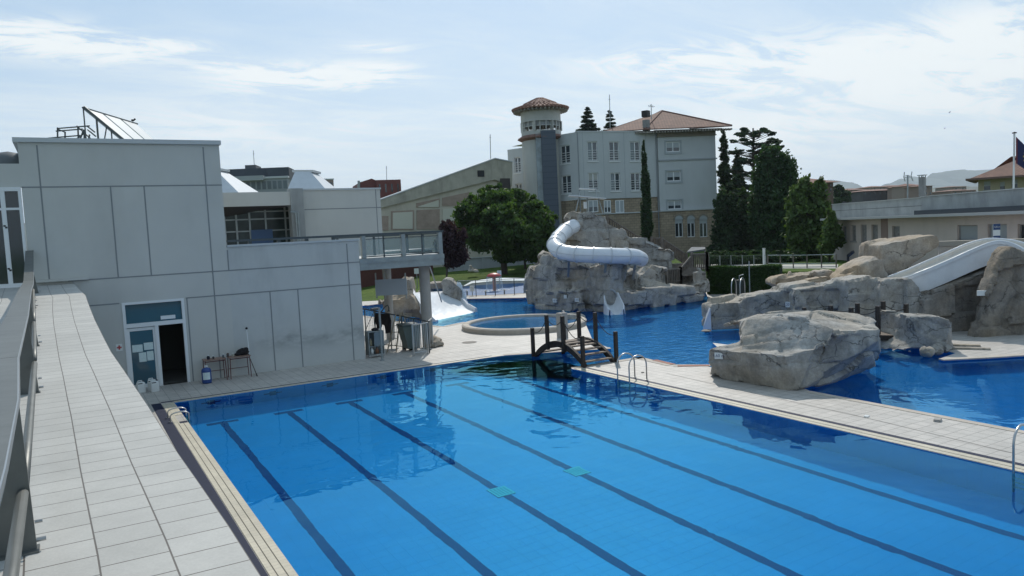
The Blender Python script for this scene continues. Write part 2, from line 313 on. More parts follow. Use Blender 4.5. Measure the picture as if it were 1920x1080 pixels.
# ---------------- mesh builder ----------------
OFF = {}
class MB:
    def __init__(s): s.v = []; s.f = []; s.m = []; s.mi = 0; s.mats = []; s.uv = None
    def use(s, m):
        if m not in s.mats: s.mats.append(m)
        s.mi = s.mats.index(m); return s
    def add(s, vs, fs):
        b = len(s.v); s.v += [tuple(v) for v in vs]; s.f += [tuple(i+b for i in f) for f in fs]; s.m += [s.mi]*len(fs); return s
    def quad(s, a, b, c, d): return s.add([a, b, c, d], [(0, 1, 2, 3)])
    def hexa(s, p): return s.add(p, [(0,3,2,1), (4,5,6,7), (0,1,5,4), (1,2,6,5), (2,3,7,6), (3,0,4,7)])
    def box(s, x0, x1, y0, y1, z0, z1): return s.hexa([(x0,y0,z0),(x1,y0,z0),(x1,y1,z0),(x0,y1,z0),(x0,y0,z1),(x1,y0,z1),(x1,y1,z1),(x0,y1,z1)])
    def rbox(s, c, sx, sy, sz, rz=0, z0=None):
        """centre c (z = base)"""
        ca, sa = math.cos(rz), math.sin(rz); P = []
        for z in (0, sz):
            for x, y in ((-sx/2,-sy/2), (sx/2,-sy/2), (sx/2,sy/2), (-sx/2,sy/2)): P.append((c[0]+x*ca-y*sa, c[1]+x*sa+y*ca, c[2]+z))
        return s.hexa(P)
    def fbox(s, fr, u0, u1, z0, z1, n0, n1):
        return s.hexa([fr.w(u0,z0,n1), fr.w(u1,z0,n1), fr.w(u1,z0,n0), fr.w(u0,z0,n0), fr.w(u0,z1,n1), fr.w(u1,z1,n1), fr.w(u1,z1,n0), fr.w(u0,z1,n0)])
    def bar(s, a, b, w, h=None, up=Vector((0,0,1))):
        a = Vector(a); b = Vector(b); h = h or w; d = (b-a).normalized(); x = d.cross(up)
        if x.length < 1e-4: x = d.cross(Vector((1,0,0)))
        x.normalize(); y = x.cross(d).normalized(); P = []
        for q in (a, b):
            for i, j in ((-1,-1),(1,-1),(1,1),(-1,1)): P.append(q+x*(w/2*i)+y*(h/2*j))
        return s.hexa(P)
    def tube(s, pts, r, n=10, cap=True, r1=None):
        pts = [Vector(p) for p in pts]; rings = []; k = len(pts)
        d0 = (pts[1]-pts[0]).normalized(); x = d0.cross(Vector((0,0,1)))
        if x.length < 1e-3: x = Vector((1,0,0))
        x.normalize()
        vs = []
        for i, p in enumerate(pts):
            d = (pts[min(i+1,k-1)]-pts[max(i-1,0)]).normalized(); x = (x-d*x.dot(d)).normalized(); y = d.cross(x)
            rr = r if not callable(r) else r(i/(k-1))
            if r1 is not None: rr = r+(r1-r)*i/(k-1)
            for j in range(n): a = 2*math.pi*j/n; vs.append(p+x*math.cos(a)*rr+y*math.sin(a)*rr)
        fs = [(i*n+j, i*n+(j+1)%n, (i+1)*n+(j+1)%n, (i+1)*n+j) for i in range(k-1) for j in range(n)]
        if cap: fs += [tuple(range(n))[::-1], tuple((k-1)*n+j for j in range(n))]
        return s.add(vs, fs)
    def lathe(s, c, prof, n=24, a0=0, a1=2*math.pi):
        full = abs(a1-a0-2*math.pi) < 1e-6; m = n if full else n+1; vs = []
        for r, z in prof:
            for j in range(m): a = a0+(a1-a0)*j/n; vs.append((c[0]+r*math.cos(a), c[1]+r*math.sin(a), c[2]+z))
        fs = []
        for i in range(len(prof)-1):
            for j in range(n):
                j2 = (j+1) % m; fs.append((i*m+j, i*m+j2, (i+1)*m+j2, (i+1)*m+j))
        return s.add(vs, fs)
    def prism(s, poly, z0, z1):
        n = len(poly); vs = [(p[0],p[1],z0) for p in poly]+[(p[0],p[1],z1) for p in poly]
        return s.add(vs, [tuple(range(n))[::-1], tuple(range(n,2*n))]+[(i,(i+1)%n,n+(i+1)%n,n+i) for i in range(n)])
    def fprism(s, fr, poly, n0, n1):
        """polygon of (u,z) extruded along n"""
        n = len(poly); vs = [fr.w(u,z,n1) for u,z in poly]+[fr.w(u,z,n0) for u,z in poly]
        return s.add(vs, [tuple(range(n)), tuple(range(n,2*n))[::-1]]+[(i,n+i,n+(i+1)%n,(i+1)%n) for i in range(n)])
    def ico(s, c, r, sub=1, sq=(1,1,1), jit=0, seed=0):
        bm = bmesh.new(); bmesh.ops.create_icosphere(bm, subdivisions=sub, radius=1); rnd = random.Random(seed)
        vs = [(c[0]+v.co.x*r*sq[0]*(1+rnd.uniform(-jit,jit)), c[1]+v.co.y*r*sq[1]*(1+rnd.uniform(-jit,jit)), c[2]+v.co.z*r*sq[2]*(1+rnd.uniform(-jit,jit))) for v in bm.verts]
        fs = [tuple(v.index for v in f.verts) for f in bm.faces]; bm.free(); return s.add(vs, fs)
    def hull(s, pts):
        bm = bmesh.new()
        for p in pts: bm.verts.new(p)
        r = bmesh.ops.convex_hull(bm, input=bm.verts); bm.verts.index_update()
        used = [v for v in bm.verts if v.link_faces]; idx = {v: i for i, v in enumerate(used)}
        s.add([tuple(v.co) for v in used], [tuple(idx[v] for v in f.verts) for f in bm.faces]); bm.free(); return s
    def wall(s, fr, u0, u1, z0, z1, holes=(), thick=.25, n=0):
        us = sorted({u0, u1, *[min(max(h[0],u0),u1) for h in holes], *[min(max(h[1],u0),u1) for h in holes]}); zs = sorted({z0, z1, *[min(max(h[2],z0),z1) for h in holes], *[min(max(h[3],z0),z1) for h in holes]})
        for a, b in zip(us, us[1:]):
            for c, d in zip(zs, zs[1:]):
                mu, mz = (a+b)/2, (c+d)/2
                if any(h[0] < mu < h[1] and h[2] < mz < h[3] for h in holes): continue
                s.quad(fr.w(a,c,n), fr.w(b,c,n), fr.w(b,d,n), fr.w(a,d,n))
        for a, b, c, d in holes:
            for (p, q), (r_, t) in (((a,c),(b,c)), ((b,c),(b,d)), ((b,d),(a,d)), ((a,d),(a,c))):
                s.quad(fr.w(p,q,n), fr.w(r_,t,n), fr.w(r_,t,n-thick), fr.w(p,q,n-thick))
        return s
    def build(s, name, m=None, parent=None, smooth=False, uv=False):
        mats = s.mats if s.mats else [m]
        off = OFF.get(parent.name, Vector((0,0,0))) if parent else Vector((0,0,0))
        me = bpy.data.meshes.new(name); me.from_pydata([(v[0]-off[0], v[1]-off[1], v[2]-off[2]) for v in s.v], [], s.f)
        for q in mats: me.materials.append(q)
        if len(mats) > 1: me.polygons.foreach_set('material_index', s.m)
        if smooth: me.polygons.foreach_set('use_smooth', [True]*len(me.polygons))
        if s.uv is not None:
            l = me.uv_layers.new(name='UVMap'); vi = np.zeros(len(me.loops), dtype=np.int32); me.loops.foreach_get('vertex_index', vi)
            l.data.foreach_set('uv', np.array(s.uv, dtype=np.float32)[vi].ravel())
        elif uv:   # box projection
            l = me.uv_layers.new(name='UVMap'); U = uv if isinstance(uv, Vector) else Vector((1,0,0))
            for poly in me.polygons:
                for li in poly.loop_indices:
                    co = me.vertices[me.loops[li].vertex_index].co
                    l.data[li].uv = (co.dot(U), co.z) if abs(poly.normal.z) < .7 else (co.x, co.y)
        me.update(); me.validate()
        o = bpy.data.objects.new(name, me); COL.objects.link(o)
        if parent: o.parent = parent; OFF[o.name] = off
        else: OFF[o.name] = Vector((0,0,0))
        return o
def tag(o, label=None, cat=None, group=None, kind=None):
    for k, v in (('label', label), ('category', cat), ('group', group), ('kind', kind)):
        if v: o[k] = v
    return o
def thing(name, loc, label, cat, group=None):
    o = bpy.data.objects.new(name, None); o.empty_display_size = .2; COL.objects.link(o); o.location = loc; OFF[o.name] = Vector(loc)
    return tag(o, label, cat, group)
def struct(mb, name, m=None, **k): return tag(mb.build(name, m, **k), kind='structure')
def copy_tree(o, loc, label=None, rz=None, parent=None):
    c = o.copy(); COL.objects.link(c)
    if parent is None:
        c.location = loc
        if rz is not None: c.rotation_euler = (0, 0, rz)
        if label: c['label'] = label
    else: c.parent = parent
    for ch in list(o.children): copy_tree(ch, None, parent=c)
    return c
def text(body, name, m, fr, u, z, n, size, parent):
    cu = bpy.data.curves.new('tmp', 'FONT'); cu.body = body; cu.size = size; cu.align_x = 'CENTER'; cu.align_y = 'CENTER'; cu.extrude = .001
    t = bpy.data.objects.new('tmp', cu); COL.objects.link(t); dg = bpy.context.evaluated_depsgraph_get(); dg.update(); me = bpy.data.meshes.new_from_object(t.evaluated_get(dg)); bpy.data.objects.remove(t)
    ux = fr.u if fr.u.cross(Vector((0,0,1))).dot(fr.n) > 0 else -fr.u; p = fr.w(u, z, n)-OFF.get(parent.name, Vector((0,0,0)))
    for v in me.vertices: c = v.co.copy(); v.co = p+ux*c.x+Vector((0, 0, 1))*c.y+fr.n*c.z
    me.materials.clear(); me.materials.append(m); me.name = name; o = bpy.data.objects.new(name, me); COL.objects.link(o); o.parent = parent; return o

def rock(name, mb, m, vox=.14, amp=.12, cell=1.0, seed=0, parent=None, fine=.03):
    me = bpy.data.meshes.new('tmp'); me.from_pydata(mb.v, [], mb.f); o = bpy.data.objects.new('tmp', me); COL.objects.link(o)
    md = o.modifiers.new('r', 'REMESH'); md.mode = 'VOXEL'; md.voxel_size = vox
    sm = o.modifiers.new('s', 'SMOOTH'); sm.iterations = 1; sm.factor = .5
    dg = bpy.context.evaluated_depsgraph_get(); dg.update(); e = o.evaluated_get(dg); me2 = bpy.data.meshes.new_from_object(e)
    bpy.data.objects.remove(o); bpy.data.meshes.remove(me)
    n = len(me2.vertices); co = np.zeros(n*3); me2.vertices.foreach_get('co', co); co = co.reshape(-1, 3)
    no = np.zeros(n*3); me2.vertex_normals.foreach_get('vector', no); no = no.reshape(-1, 3)
    out = np.empty_like(co); sv = Vector((seed*7.3, seed*3.1, seed*5.7))
    rowh = cell*.62; ca, sa = math.cos(.6+seed), math.sin(.6+seed)
    for i in range(n):
        p = Vector(co[i]); q = p+sv; wn = noise.noise_vector(q*.7); w2 = noise.noise_vector(q*.28+Vector((3, 9, 1)))
        zz = (q.z+wn.z*.26+w2.z*.5+.10*(q.x*ca))/rowh; r0 = math.floor(zz); fz = zz-r0
        cc = (q.x*ca+q.y*sa+wn.x*.35+w2.x*.5)/(cell*1.25)+noise.cell(Vector((r0*3.7+.5, 1.5, 2.5)))*3; c0 = math.floor(cc); fc = cc-c0
        dd_ = (-q.x*sa+q.y*ca+wn.y*.35+w2.y*.5)/(cell*1.25)+noise.cell(Vector((r0*2.3+.5, 7.5, 2.5)))*3; e0 = math.floor(dd_); fe = dd_-e0
        cid = noise.cell(Vector((c0*1.9+.5, e0*2.1+.5, r0*1.3+.5)))
        g = min(min(fz, 1-fz)*rowh, min(fc, 1-fc)*cell*1.25, min(fe, 1-fe)*cell*1.25)
        keep = noise.noise(q*.9+Vector((5, 2, 8))) > -.12
        groove = max(0, 1-g/.07) if keep else 0
        h = amp*(cid-.5)*1.3 - amp*.45*groove + fine*(noise.fractal(q*2.2, .9, 2.0, 4)+.4*noise.ridged_multi_fractal(q*1.3, 1, 2, 3, 1, 2)-.5)
        out[i] = co[i]+no[i]*h
    off = OFF.get(parent.name, Vector((0,0,0))) if parent else Vector((0,0,0))
    out -= np.array(off); me2.vertices.foreach_set('co', out.ravel()); me2.materials.clear(); me2.materials.append(m); me2.update()
    me2.polygons.foreach_set('use_smooth', [True]*len(me2.polygons)); me2.name = name
    if hasattr(me2, 'set_sharp_from_angle'): me2.set_sharp_from_angle(angle=R3(38))
    o = bpy.data.objects.new(name, me2); COL.objects.link(o)
    if parent: o.parent = parent
    OFF[o.name] = off
    return o

def leaves(parent, centres, n, size, m, name='crown', seed=1, shell=.55, droop=0, flat=0, elong=1.0, lump=.5):
    """leaf-sized faces spread through ellipsoids (c, (rx,ry,rz))"""
    rnd = np.random.RandomState(seed); vol = np.array([c[1][0]*c[1][1]*c[1][2] for c in centres])**.75; cnt = np.maximum((n*vol/vol.sum()).astype(int), 8)
    P = []
    for (c, r), k in zip(centres, cnt):
        # clumps inside each ellipsoid
        nc = max(5, k//55); d = rnd.normal(size=(nc, 3)); d /= np.linalg.norm(d, axis=1)[:, None]; rad = shell+(1-shell)*rnd.rand(nc)
        cl = d*rad[:, None]; which = rnd.randint(0, nc, k)
        off = rnd.normal(size=(k, 3))*.16*lump*2
        if flat: off[:, 2] *= (1-flat)
        q = (cl[which]+off)*np.array(r)+np.array(c); P.append(q)
    P = np.concatenate(P); k = len(P)
    a = rnd.normal(size=(k, 3)); a[:, 2] -= droop; a /= np.linalg.norm(a, axis=1)[:, None]
    b = rnd.normal(size=(k, 3)); b -= a*(a*b).sum(1)[:, None]; b /= np.linalg.norm(b, axis=1)[:, None]
    if flat:
        b[:, 2] *= (1-flat); a[:, 2] *= (1-flat*.7)
    s = size*(.6+.8*rnd.rand(k))[:, None]
    V = np.stack([P-a*s*elong-b*s*.1, P+b*s*.55, P+a*s*elong+b*s*.1, P-b*s*.55], 1).reshape(-1, 3)
    off = np.array(OFF.get(parent.name, Vector((0,0,0)))); V = V-off
    me = bpy.data.meshes.new(name); me.vertices.add(len(V)); me.vertices.foreach_set('co', V.ravel())
    me.loops.add(4*k); me.loops.foreach_set('vertex_index', np.arange(4*k, dtype=np.int32)); me.polygons.add(k); me.polygons.foreach_set('loop_start', np.arange(0, 4*k, 4, dtype=np.int32))
    me.materials.append(m); me.update(calc_edges=True); me.validate()
    o = bpy.data.objects.new(name, me); COL.objects.link(o); o.parent = parent; OFF[o.name] = Vector(off); return o
# =====================================================================
# SETTING: deck, pools, water, lawn, terrace
# =====================================================================
def XY(px, py, z=0): p = G(px, py, z); return (p.x, p.y)
POOL_X0, POOL_X1, POOL_Y1 = 2.41, 13.95, 24.4
tipF = XY(993, 676); tipN = XY(1062, 690)
lagF = XY(1146, 654); lagN = XY(1200, 669.5)
def arc(cx, cy, r, a0, a1, n): return [(cx+r*math.cos(R3(a0+(a1-a0)*i/n)), cy+r*math.sin(R3(a0+(a1-a0)*i/n))) for i in range(n+1)]
RPC = (18.65, 31.2); RPR = 2.75                     # round raised pool
hole = [(POOL_X0, -9), (POOL_X0, POOL_Y1), (tipF[0]-.15, POOL_Y1), lagF]
hole += [XY(1112, 640), (RPC[0]+RPR+.15, RPC[1]-.9), (RPC[0]+RPR+.1, RPC[1]+.9), (RPC[0]+1.5, RPC[1]+RPR), (RPC[0]-.3, RPC[1]+RPR+.35)]
hole += [XY(868, 604), XY(830, 612), XY(780, 608), XY(735, 600), XY(683, 592), (13.0, 47), (13.8, 49.5), XY(683, 573), XY(730, 567), XY(800, 564), XY(870, 560), XY(985, 558)]
hole += [(29.5, 44), (33.5, 40.5), (35.2, 36), XY(1330, 565), XY(1430, 562), (38, 30), (38, 22), (30, 18.6), (27.0, 18.6)]
hole += [(25.2, 16.2), XY(1792, 662), XY(1760, 673), XY(1840, 669), XY(1920, 664), (34, 8), (36, -9), (16.6, -9), (16.62, 13.3), (17.2, 14.3), (21.0, 14.6), (21.2, 15.8), (20.8, 21.0), XY(1365, 668)]
hole += [XY(1340, 690), XY(1310, 683.5), XY(1263, 684), lagN, tipN if False else (tipN[0]+.15, tipN[1]-.05), (POOL_X1, tipN[1]-.25), (POOL_X1, -9)]
outer = [(-6, -14), (70, -14), (70, 20), (46, 24), XY(1460, 551), XY(1326, 551), (40, 41), (40, 47), XY(1040, 522), XY(990, 526), XY(930, 526.5), XY(885, 531), XY(860, 541), XY(845, 555), XY(780, 560), XY(683, 565), (8, 53), (-6, 53)]
def poly_sheet(mb, outer, hole, z, hz=None):
    from mathutils.geometry import tessellate_polygon
    loops = [[Vector((*p, 0)) for p in outer]]+([[Vector((*p, 0)) for p in hole]] if hole else [])
    tr = tessellate_polygon(loops); pts = [p for l in loops for p in l]
    fs = []
    for t in tr:
        a, b, c = (pts[i] for i in t)
        fs.append(t if (b-a).cross(c-a).z > 0 else t[::-1])
    return mb.add([(p.x, p.y, z) for p in pts], fs)
mb = MB(); poly_sheet(mb, outer, hole, 0)
struct(mb, 'deck', DECK)
# basins: rendered tile walls and floors
DEP = 1.62; LDEP = 1.25
mb = MB(); n = len(hole)
for i in range(n):
    a, b = hole[i], hole[(i+1) % n]
    mb.quad((*a, 0), (*a, -DEP), (*b, -DEP), (*b, 0))
o = struct(mb, 'pool_wall', POOLF); o.cycles.is_caustics_receiver = True
mb = MB().use(POOLF); mb.quad((1, -10, -DEP), (17.5, -10, -DEP), (17.5, 26.5, -DEP), (1, 26.5, -DEP))
o = struct(mb, 'pool_floor'); o.cycles.is_caustics_receiver = True
mb = MB(); mb.quad((14.0+1.2, 17.5, -LDEP), (45, 17.5, -LDEP), (45, 56, -LDEP), (10, 56, -LDEP)); mb.quad((10, 56, -LDEP), (10, 27, -LDEP), (15.2, 27, -LDEP), (15.2, 17.5, -LDEP)); mb.quad((16.4, -10, -LDEP+.004), (40, -10, -LDEP+.004), (40, 17.4, -LDEP+.004), (16.4, 17.4, -LDEP+.004))
o = struct(mb, 'lagoon_floor', LAGF); o.cycles.is_caustics_receiver = True
def refr(px, py, d=DEP-.06):
    q = G(px, py, -.06); r = math.hypot(q.x, q.y); s = math.sin(math.atan(r/(H+.06)))/1.333; t = s/math.sqrt(1-s*s); k = 1+t*d/r
    return q.x*k, q.y*k
lane_px = [((412, 792), (640, 1045)), ((537, 771), (935, 1080)), ((652, 752), (1220, 1080)), ((760, 737), (1500, 1078)), ((862, 720), (1810, 1080)), ((985, 712), (1920, 1007))]
mb = MB(); zl = -DEP+.006; xs = []
for i, (a, b) in enumerate(lane_px):
    xa, ya = refr(*a); xb, yb = refr(*b); xs.append((xa+xb)/2)
x0 = 3.42; dx = 1.835
for i in range(6):
    x = x0+dx*i; mb.quad((x-.09, -9, zl), (x+.09, -9, zl), (x+.09, 22.35, zl), (x-.09, 22.35, zl)); mb.quad((x-.42, 22.35, zl), (x+.42, 22.35, zl), (x+.42, 22.6, zl), (x-.42, 22.6, zl))
for i in range(6):    # crosses on the end wall
    x = x0+dx*i; mb.quad((x-.11, POOL_Y1-.006, -.95), (x+.11, POOL_Y1-.006, -.95), (x+.11, POOL_Y1-.006, -.35), (x-.11, POOL_Y1-.006, -.35)); mb.quad((x-.28, POOL_Y1-.009, -.72), (x+.28, POOL_Y1-.009, -.72), (x+.28, POOL_Y1-.009, -.56), (x-.28, POOL_Y1-.009, -.56))
o = struct(mb, 'lane_marking', LANE); o.cycles.is_caustics_receiver = True
# water sheets
WZ = -.055
PW = water_mat('pool_water', .8, .5, .035, 2.5, tint=(.34, .88, 1), stretch=(1, 1, 1), calm=(12.4, 23.0, 6.5, .036, .55))
LW = water_mat('lagoon_water', 2.3, .55, .085, 3.5, tint=(.42, .86, 1), stretch=(1, 1, 1))
RW = water_mat('shallow_water', 1.1, .3, .04, 3, tint=(.42, .88, 1))
mb = MB(); poly_sheet(mb, [(1.5, -9.5), (15.2, -9.5), (15.2, 26), (1.5, 26)], None, -.010); o = struct(mb, 'pool_water', PW, smooth=True); o.cycles.is_caustics_caster = True
mb = MB(); poly_sheet(mb, [(15.2, 17.5), (42, 17.5), (42, 57), (9.5, 57), (9.5, 30), (15.2, 26)], None, WZ); o = struct(mb, 'lagoon_water', LW, smooth=True); o.cycles.is_caustics_caster = True
mb = MB(); poly_sheet(mb, [(16.3, -9.5), (38, -9.5), (38, 17.5), (16.3, 17.5)], None, WZ); o = struct(mb, 'shallow_pool_water', RW, smooth=True); o.cycles.is_caustics_caster = True
# coping and navy bands
mb = MB().use(COPE)
def strip(mb, a, b, z=.004, th=None):
    mb.box(a[0], b[0], a[1], b[1], -.03, z)
strip(mb, (2.07, -9), (2.40, 21.35), .012); strip(mb, (2.07, 22.5), (2.40, 24.4), .012); strip(mb, (2.07, 21.35), (2.2, 22.5), .011)
strip(mb, (13.96, -9), (14.28, 20.3), .012); strip(mb, (2.42, 24.41), (13.6, 24.62), .012)
mb.use(mat('gutter_slot', (.10, .09, .07), .8))
for x in (2.16, 2.28): strip(mb, (x, -9), (x+.012, 21.35), .0155)
strip(mb, (14.1, -9), (14.112, 20.3), .0155)
struct(mb, 'pool_coping')
mb = MB(); strip(mb, (1.80, -9), (2.055, 24.62), .008); strip(mb, (14.30, -9), (14.44, 20.6), .008); strip(mb, (2.07, 24.64), (13.3, 24.74), .008)
struct(mb, 'navy_band', BAND)
mb = MB().use(RIMST)    # pale rim and reddish kerb round lagoon
def rim(pts, wdt, z0, z1, mb):
    for a, b in zip(pts, pts[1:]):
        a = Vector((*a, 0)); b = Vector((*b, 0)); d = (b-a).normalized(); nn = Vector((-d.y, d.x, 0))*wdt
        mb.hexa([a+Vector((0,0,z0)), b+Vector((0,0,z0)), b+nn+Vector((0,0,z0)), a+nn+Vector((0,0,z0)), a+Vector((0,0,z1)), b+Vector((0,0,z1)), b+nn+Vector((0,0,z1)), a+nn+Vector((0,0,z1))])
rim([XY(985, 558), XY(870, 560), XY(800, 564), XY(730, 567), XY(683, 573)], .35, -.02, .03, mb)
rim([XY(1332, 684), XY(1263, 684), lagN, (tipN[0]+.15, tipN[1]-.05)], .28, -.02, .011, mb)
rim([(POOL_X1-.3, POOL_Y1), lagF], .3, -.02, .013, mb)
rim([(16.62, -9), (16.62, 13.3)], .2, -.02, .011, mb)
rim([XY(683, 592), XY(735, 600), XY(780, 608), XY(830, 612), XY(868, 604)][::-1], .3, -.02, .011, mb)
rim([XY(1920, 664), XY(1840, 669), XY(1760, 673)], .25, -.02, .02, mb)
mb.use(mat('red_kerb', (.30, .13, .09), .8)); rim([XY(1258, 684.5), XY(1222, 676)][::-1], .2, -.02, .015, mb); rim([XY(1330, 684.5), XY(1270, 685.5)], .2, -.02, .0155, mb)
struct(mb, 'pool_rim')

# round raised pool (its own rim, floor and water)
rp = thing('round_pool', (RPC[0], RPC[1], 0), 'small round pool with a raised stone rim beside the arched footbridge', 'pool')
mb = MB(); mb.lathe((*RPC, 0), [(RPR+.22, 0), (RPR+.24, .20), (RPR+.18, .25), (RPR-.08, .25), (RPR-.12, .21), (RPR-.15, 0.005)], 56)
mb.mats = [RIMST]; mb.use(mat('rim_joint', (.2, .17, .14), .9)); rimb = mb
mb = MB(); mb.lathe((*RPC, 0), [(RPR-.15, .008), (RPR-.55, .008), (.01, .009)], 56); mb.build('floor', LAGF, rp).cycles.is_caustics_receiver = True
SW = mat('splash_water', (.02, .16, .36), .05, spec=.8, bump=.25, bscale=4)
mb = MB(); mb.lathe((*RPC, 0), [(RPR-.13, .14), (.01, .14)], 56); q = mb.build('water', SW, rp)
mb = rimb
for k in range(8):
    a = k*math.pi/4+.2; mb.bar((RPC[0]+math.cos(a)*(RPR-.14), RPC[1]+math.sin(a)*(RPR-.10), .252), (RPC[0]+math.cos(a)*(RPR+.19), RPC[1]+math.sin(a)*(RPR+.19), .252), .02, .006)
mb.build('rim', None, rp)

# splash pool with fountain
SPC = G(935, 542); SPR = 5.6
mb = MB(); mb.lathe((SPC.x, SPC.y, 0), [(SPR+.5, .012), (SPR, .014), (SPR-.02, .006), (.01, .006)], 48); struct(mb, 'splash_pool_water', mat('splash_blue', (.02, .12, .30), .45, spec=.3, bump=.3, bscale=3, var=.25, vscale=1.5))
mb = MB(); mb.lathe((SPC.x, SPC.y, 0), [(SPR+.02, .016), (SPR+.5, .022), (SPR+.55, 0)], 48); struct(mb, 'splash_pool_edge', RIMST)

# lawn / ground: one sheet from the deck edge to the horizon
def gz(x, y):
    d = x*FWN[0]+y*FWN[1]; return -.012+min(max((d-60)*.03, 0), 1.0)
GRASS, N_, L_, p_ = nodes_of('lawn_grass')
def _g():
    N, L, p = N_, L_, p_; geo = N.new('ShaderNodeNewGeometry')
    n1 = N.new('ShaderNodeTexNoise'); n1.inputs['Scale'].default_value = .35; n1.inputs['Detail'].default_value = 8; n1.inputs['Roughness'].default_value = .7; L.new(geo.outputs['Position'], n1.inputs[0])
    n2 = N.new('ShaderNodeTexNoise'); n2.inputs['Scale'].default_value = 9; n2.inputs['Detail'].default_value = 5; L.new(geo.outputs['Position'], n2.inputs[0])
    a = N.new('ShaderNodeMath'); a.operation = 'MULTIPLY'; L.new(n1.outputs[0], a.inputs[0]); L.new(n2.outputs[0], a.inputs[1])
    cr = N.new('ShaderNodeValToRGB'); L.new(a.outputs[0], cr.inputs[0]); e = cr.color_ramp.elements; e[0].position = .15; e[0].color = (.035, .07, .012, 1); e[1].position = .38; e[1].color = (.12, .17, .035, 1)
    L.new(cr.outputs[0], p.inputs['Base Color']); p.inputs['Roughness'].default_value = .95; p.inputs['Specular IOR Level'].default_value = .1
    b = N.new('ShaderNodeBump'); b.inputs['Strength'].default_value = .6; b.inputs['Distance'].default_value = .08; L.new(n2.outputs[0], b.inputs['Height']); L.new(b.outputs[0], p.inputs['Normal'])
_g()
def lawn():
    C = Vector((18, 24)); A = 240; rs = []
    for k in range(A):
        a = 2*math.pi*k/A; d = Vector((math.cos(a), math.sin(a))); best = 0
        for i in range(len(outer)):
            p = Vector(outer[i]); q = Vector(outer[(i+1) % len(outer)]); e = q-p; den = d.x*e.y-d.y*e.x
            if abs(den) < 1e-9: continue
            w_ = p-C; t = (w_.x*e.y-w_.y*e.x)/den; s = (w_.x*d.y-w_.y*d.x)/den
            if t > 0 and -1e-6 <= s <= 1+1e-6: best = max(best, t)
        rs.append((d, best))
    add = [-.4, 1.5, 4, 8, 14, 22, 34, 55, 90, 160, 300, 700, 2000, 9000]; mb = MB(); vs = []
    for ad in add:
        for d, r in rs:
            p = C+d*(r+ad); vs.append((p.x, p.y, gz(p.x, p.y)))
    fs = [(i*A+j, (i+1)*A+j, (i+1)*A+(j+1) % A, i*A+(j+1) % A) for i in range(len(add)-1) for j in range(A)]
    mb.add(vs, fs); struct(mb, 'lawn', GRASS)
lawn()
# raised ground on the right with a pale path
RZ = .95
mb = MB().use(GRASS); pl = [XY(1300, 509, RZ), XY(1575, 509, RZ), (62, 30), (95, 30), (140, 60), (110, 110), (62, 92), XY(1250, 500, RZ)]
mb.prism(pl, -.1, RZ); struct(mb, 'raised_ground')
mb = MB(); mb.prism([XY(1305, 503.5, RZ), XY(1570, 503.5, RZ), XY(1572, 496, RZ), XY(1305, 496, RZ)], RZ-.05, RZ+.01); struct(mb, 'path', PLAZA)

# upper terrace that the camera stands on: profile (distance Y, edge x, drop below the eye)
PROF = [(28.2, .126, .99), (26.9, .17, 1.02), (24.2, .268, 1.10), (22.7, .345, 1.14), (21.4, .352, 1.20), (19.9, .363, 1.27), (17.8, .399, 1.42), (15.2, .467, 1.58), (13.9, .501, 1.65), (11.8, .565, 1.68), (10.2, .607, 1.70), (9.2, .638, 1.72), (7.0, .69, 1.76), (6.0, .718, 1.76), (5.0, .748, 1.77), (4.2, .762, 1.78), (2.0, .78, 1.78), (0, .79, 1.78), (-3, .80, 1.78)]
def prof(Y):
    for (a, b) in zip(PROF, PROF[1:]):
        if b[0] <= Y <= a[0]:
            t = (Y-b[0])/(a[0]-b[0]); return b[1]+(a[1]-b[1])*t, H-(b[2]+(a[2]-b[2])*t)
    q = PROF[0] if Y > PROF[0][0] else PROF[-1]; return q[1], H-q[2]
mb = MB(); vs = []; uv = []; cols = [0, .365, .73, 1.095, 1.46, 2.2, 3.2, 4.2]
for Y, xe, h in PROF:
    for u in cols: vs.append((xe-u, Y, H-h)); uv.append((Y, u))
nc = len(cols)
fs = [(i*nc+j, i*nc+j+1, (i+1)*nc+j+1, (i+1)*nc+j) for i in range(len(PROF)-1) for j in range(nc-1)]
mb.add(vs, fs); mb.uv = uv; struct(mb, 'terrace', TERR)
mb = MB()
for (a, b) in zip(PROF, PROF[1:]):   # slab edge, set back below the tiles
    za, zb = H-a[2], H-b[2]
    mb.quad((a[1], a[0], za), (b[1], b[0], zb), (b[1], b[0], zb-.05), (a[1], a[0], za-.05)); mb.quad((a[1], a[0], za-.05), (b[1], b[0], zb-.05), (b[1]-.05, b[0], zb-.05), (a[1]-.05, a[0], za-.05)); mb.quad((a[1]-.05, a[0], za-.05), (b[1]-.05, b[0], zb-.05), (b[1]-.05, b[0], zb-.4), (a[1]-.05, a[0], za-.4))
    mb.quad((a[1]-.05, a[0], za-.4), (b[1]-.05, b[0], zb-.4), (-4, b[0], zb-.4), (-4, a[0], za-.4))
struct(mb, 'terrace_edge', WALL)
mb = MB(); mb.quad((-.35, -3, 0), (-.35, 27.8, 0), (-.35, 27.8, 3.2), (-.35, -3, 2.5)); struct(mb, 'lower_wall', WALL)

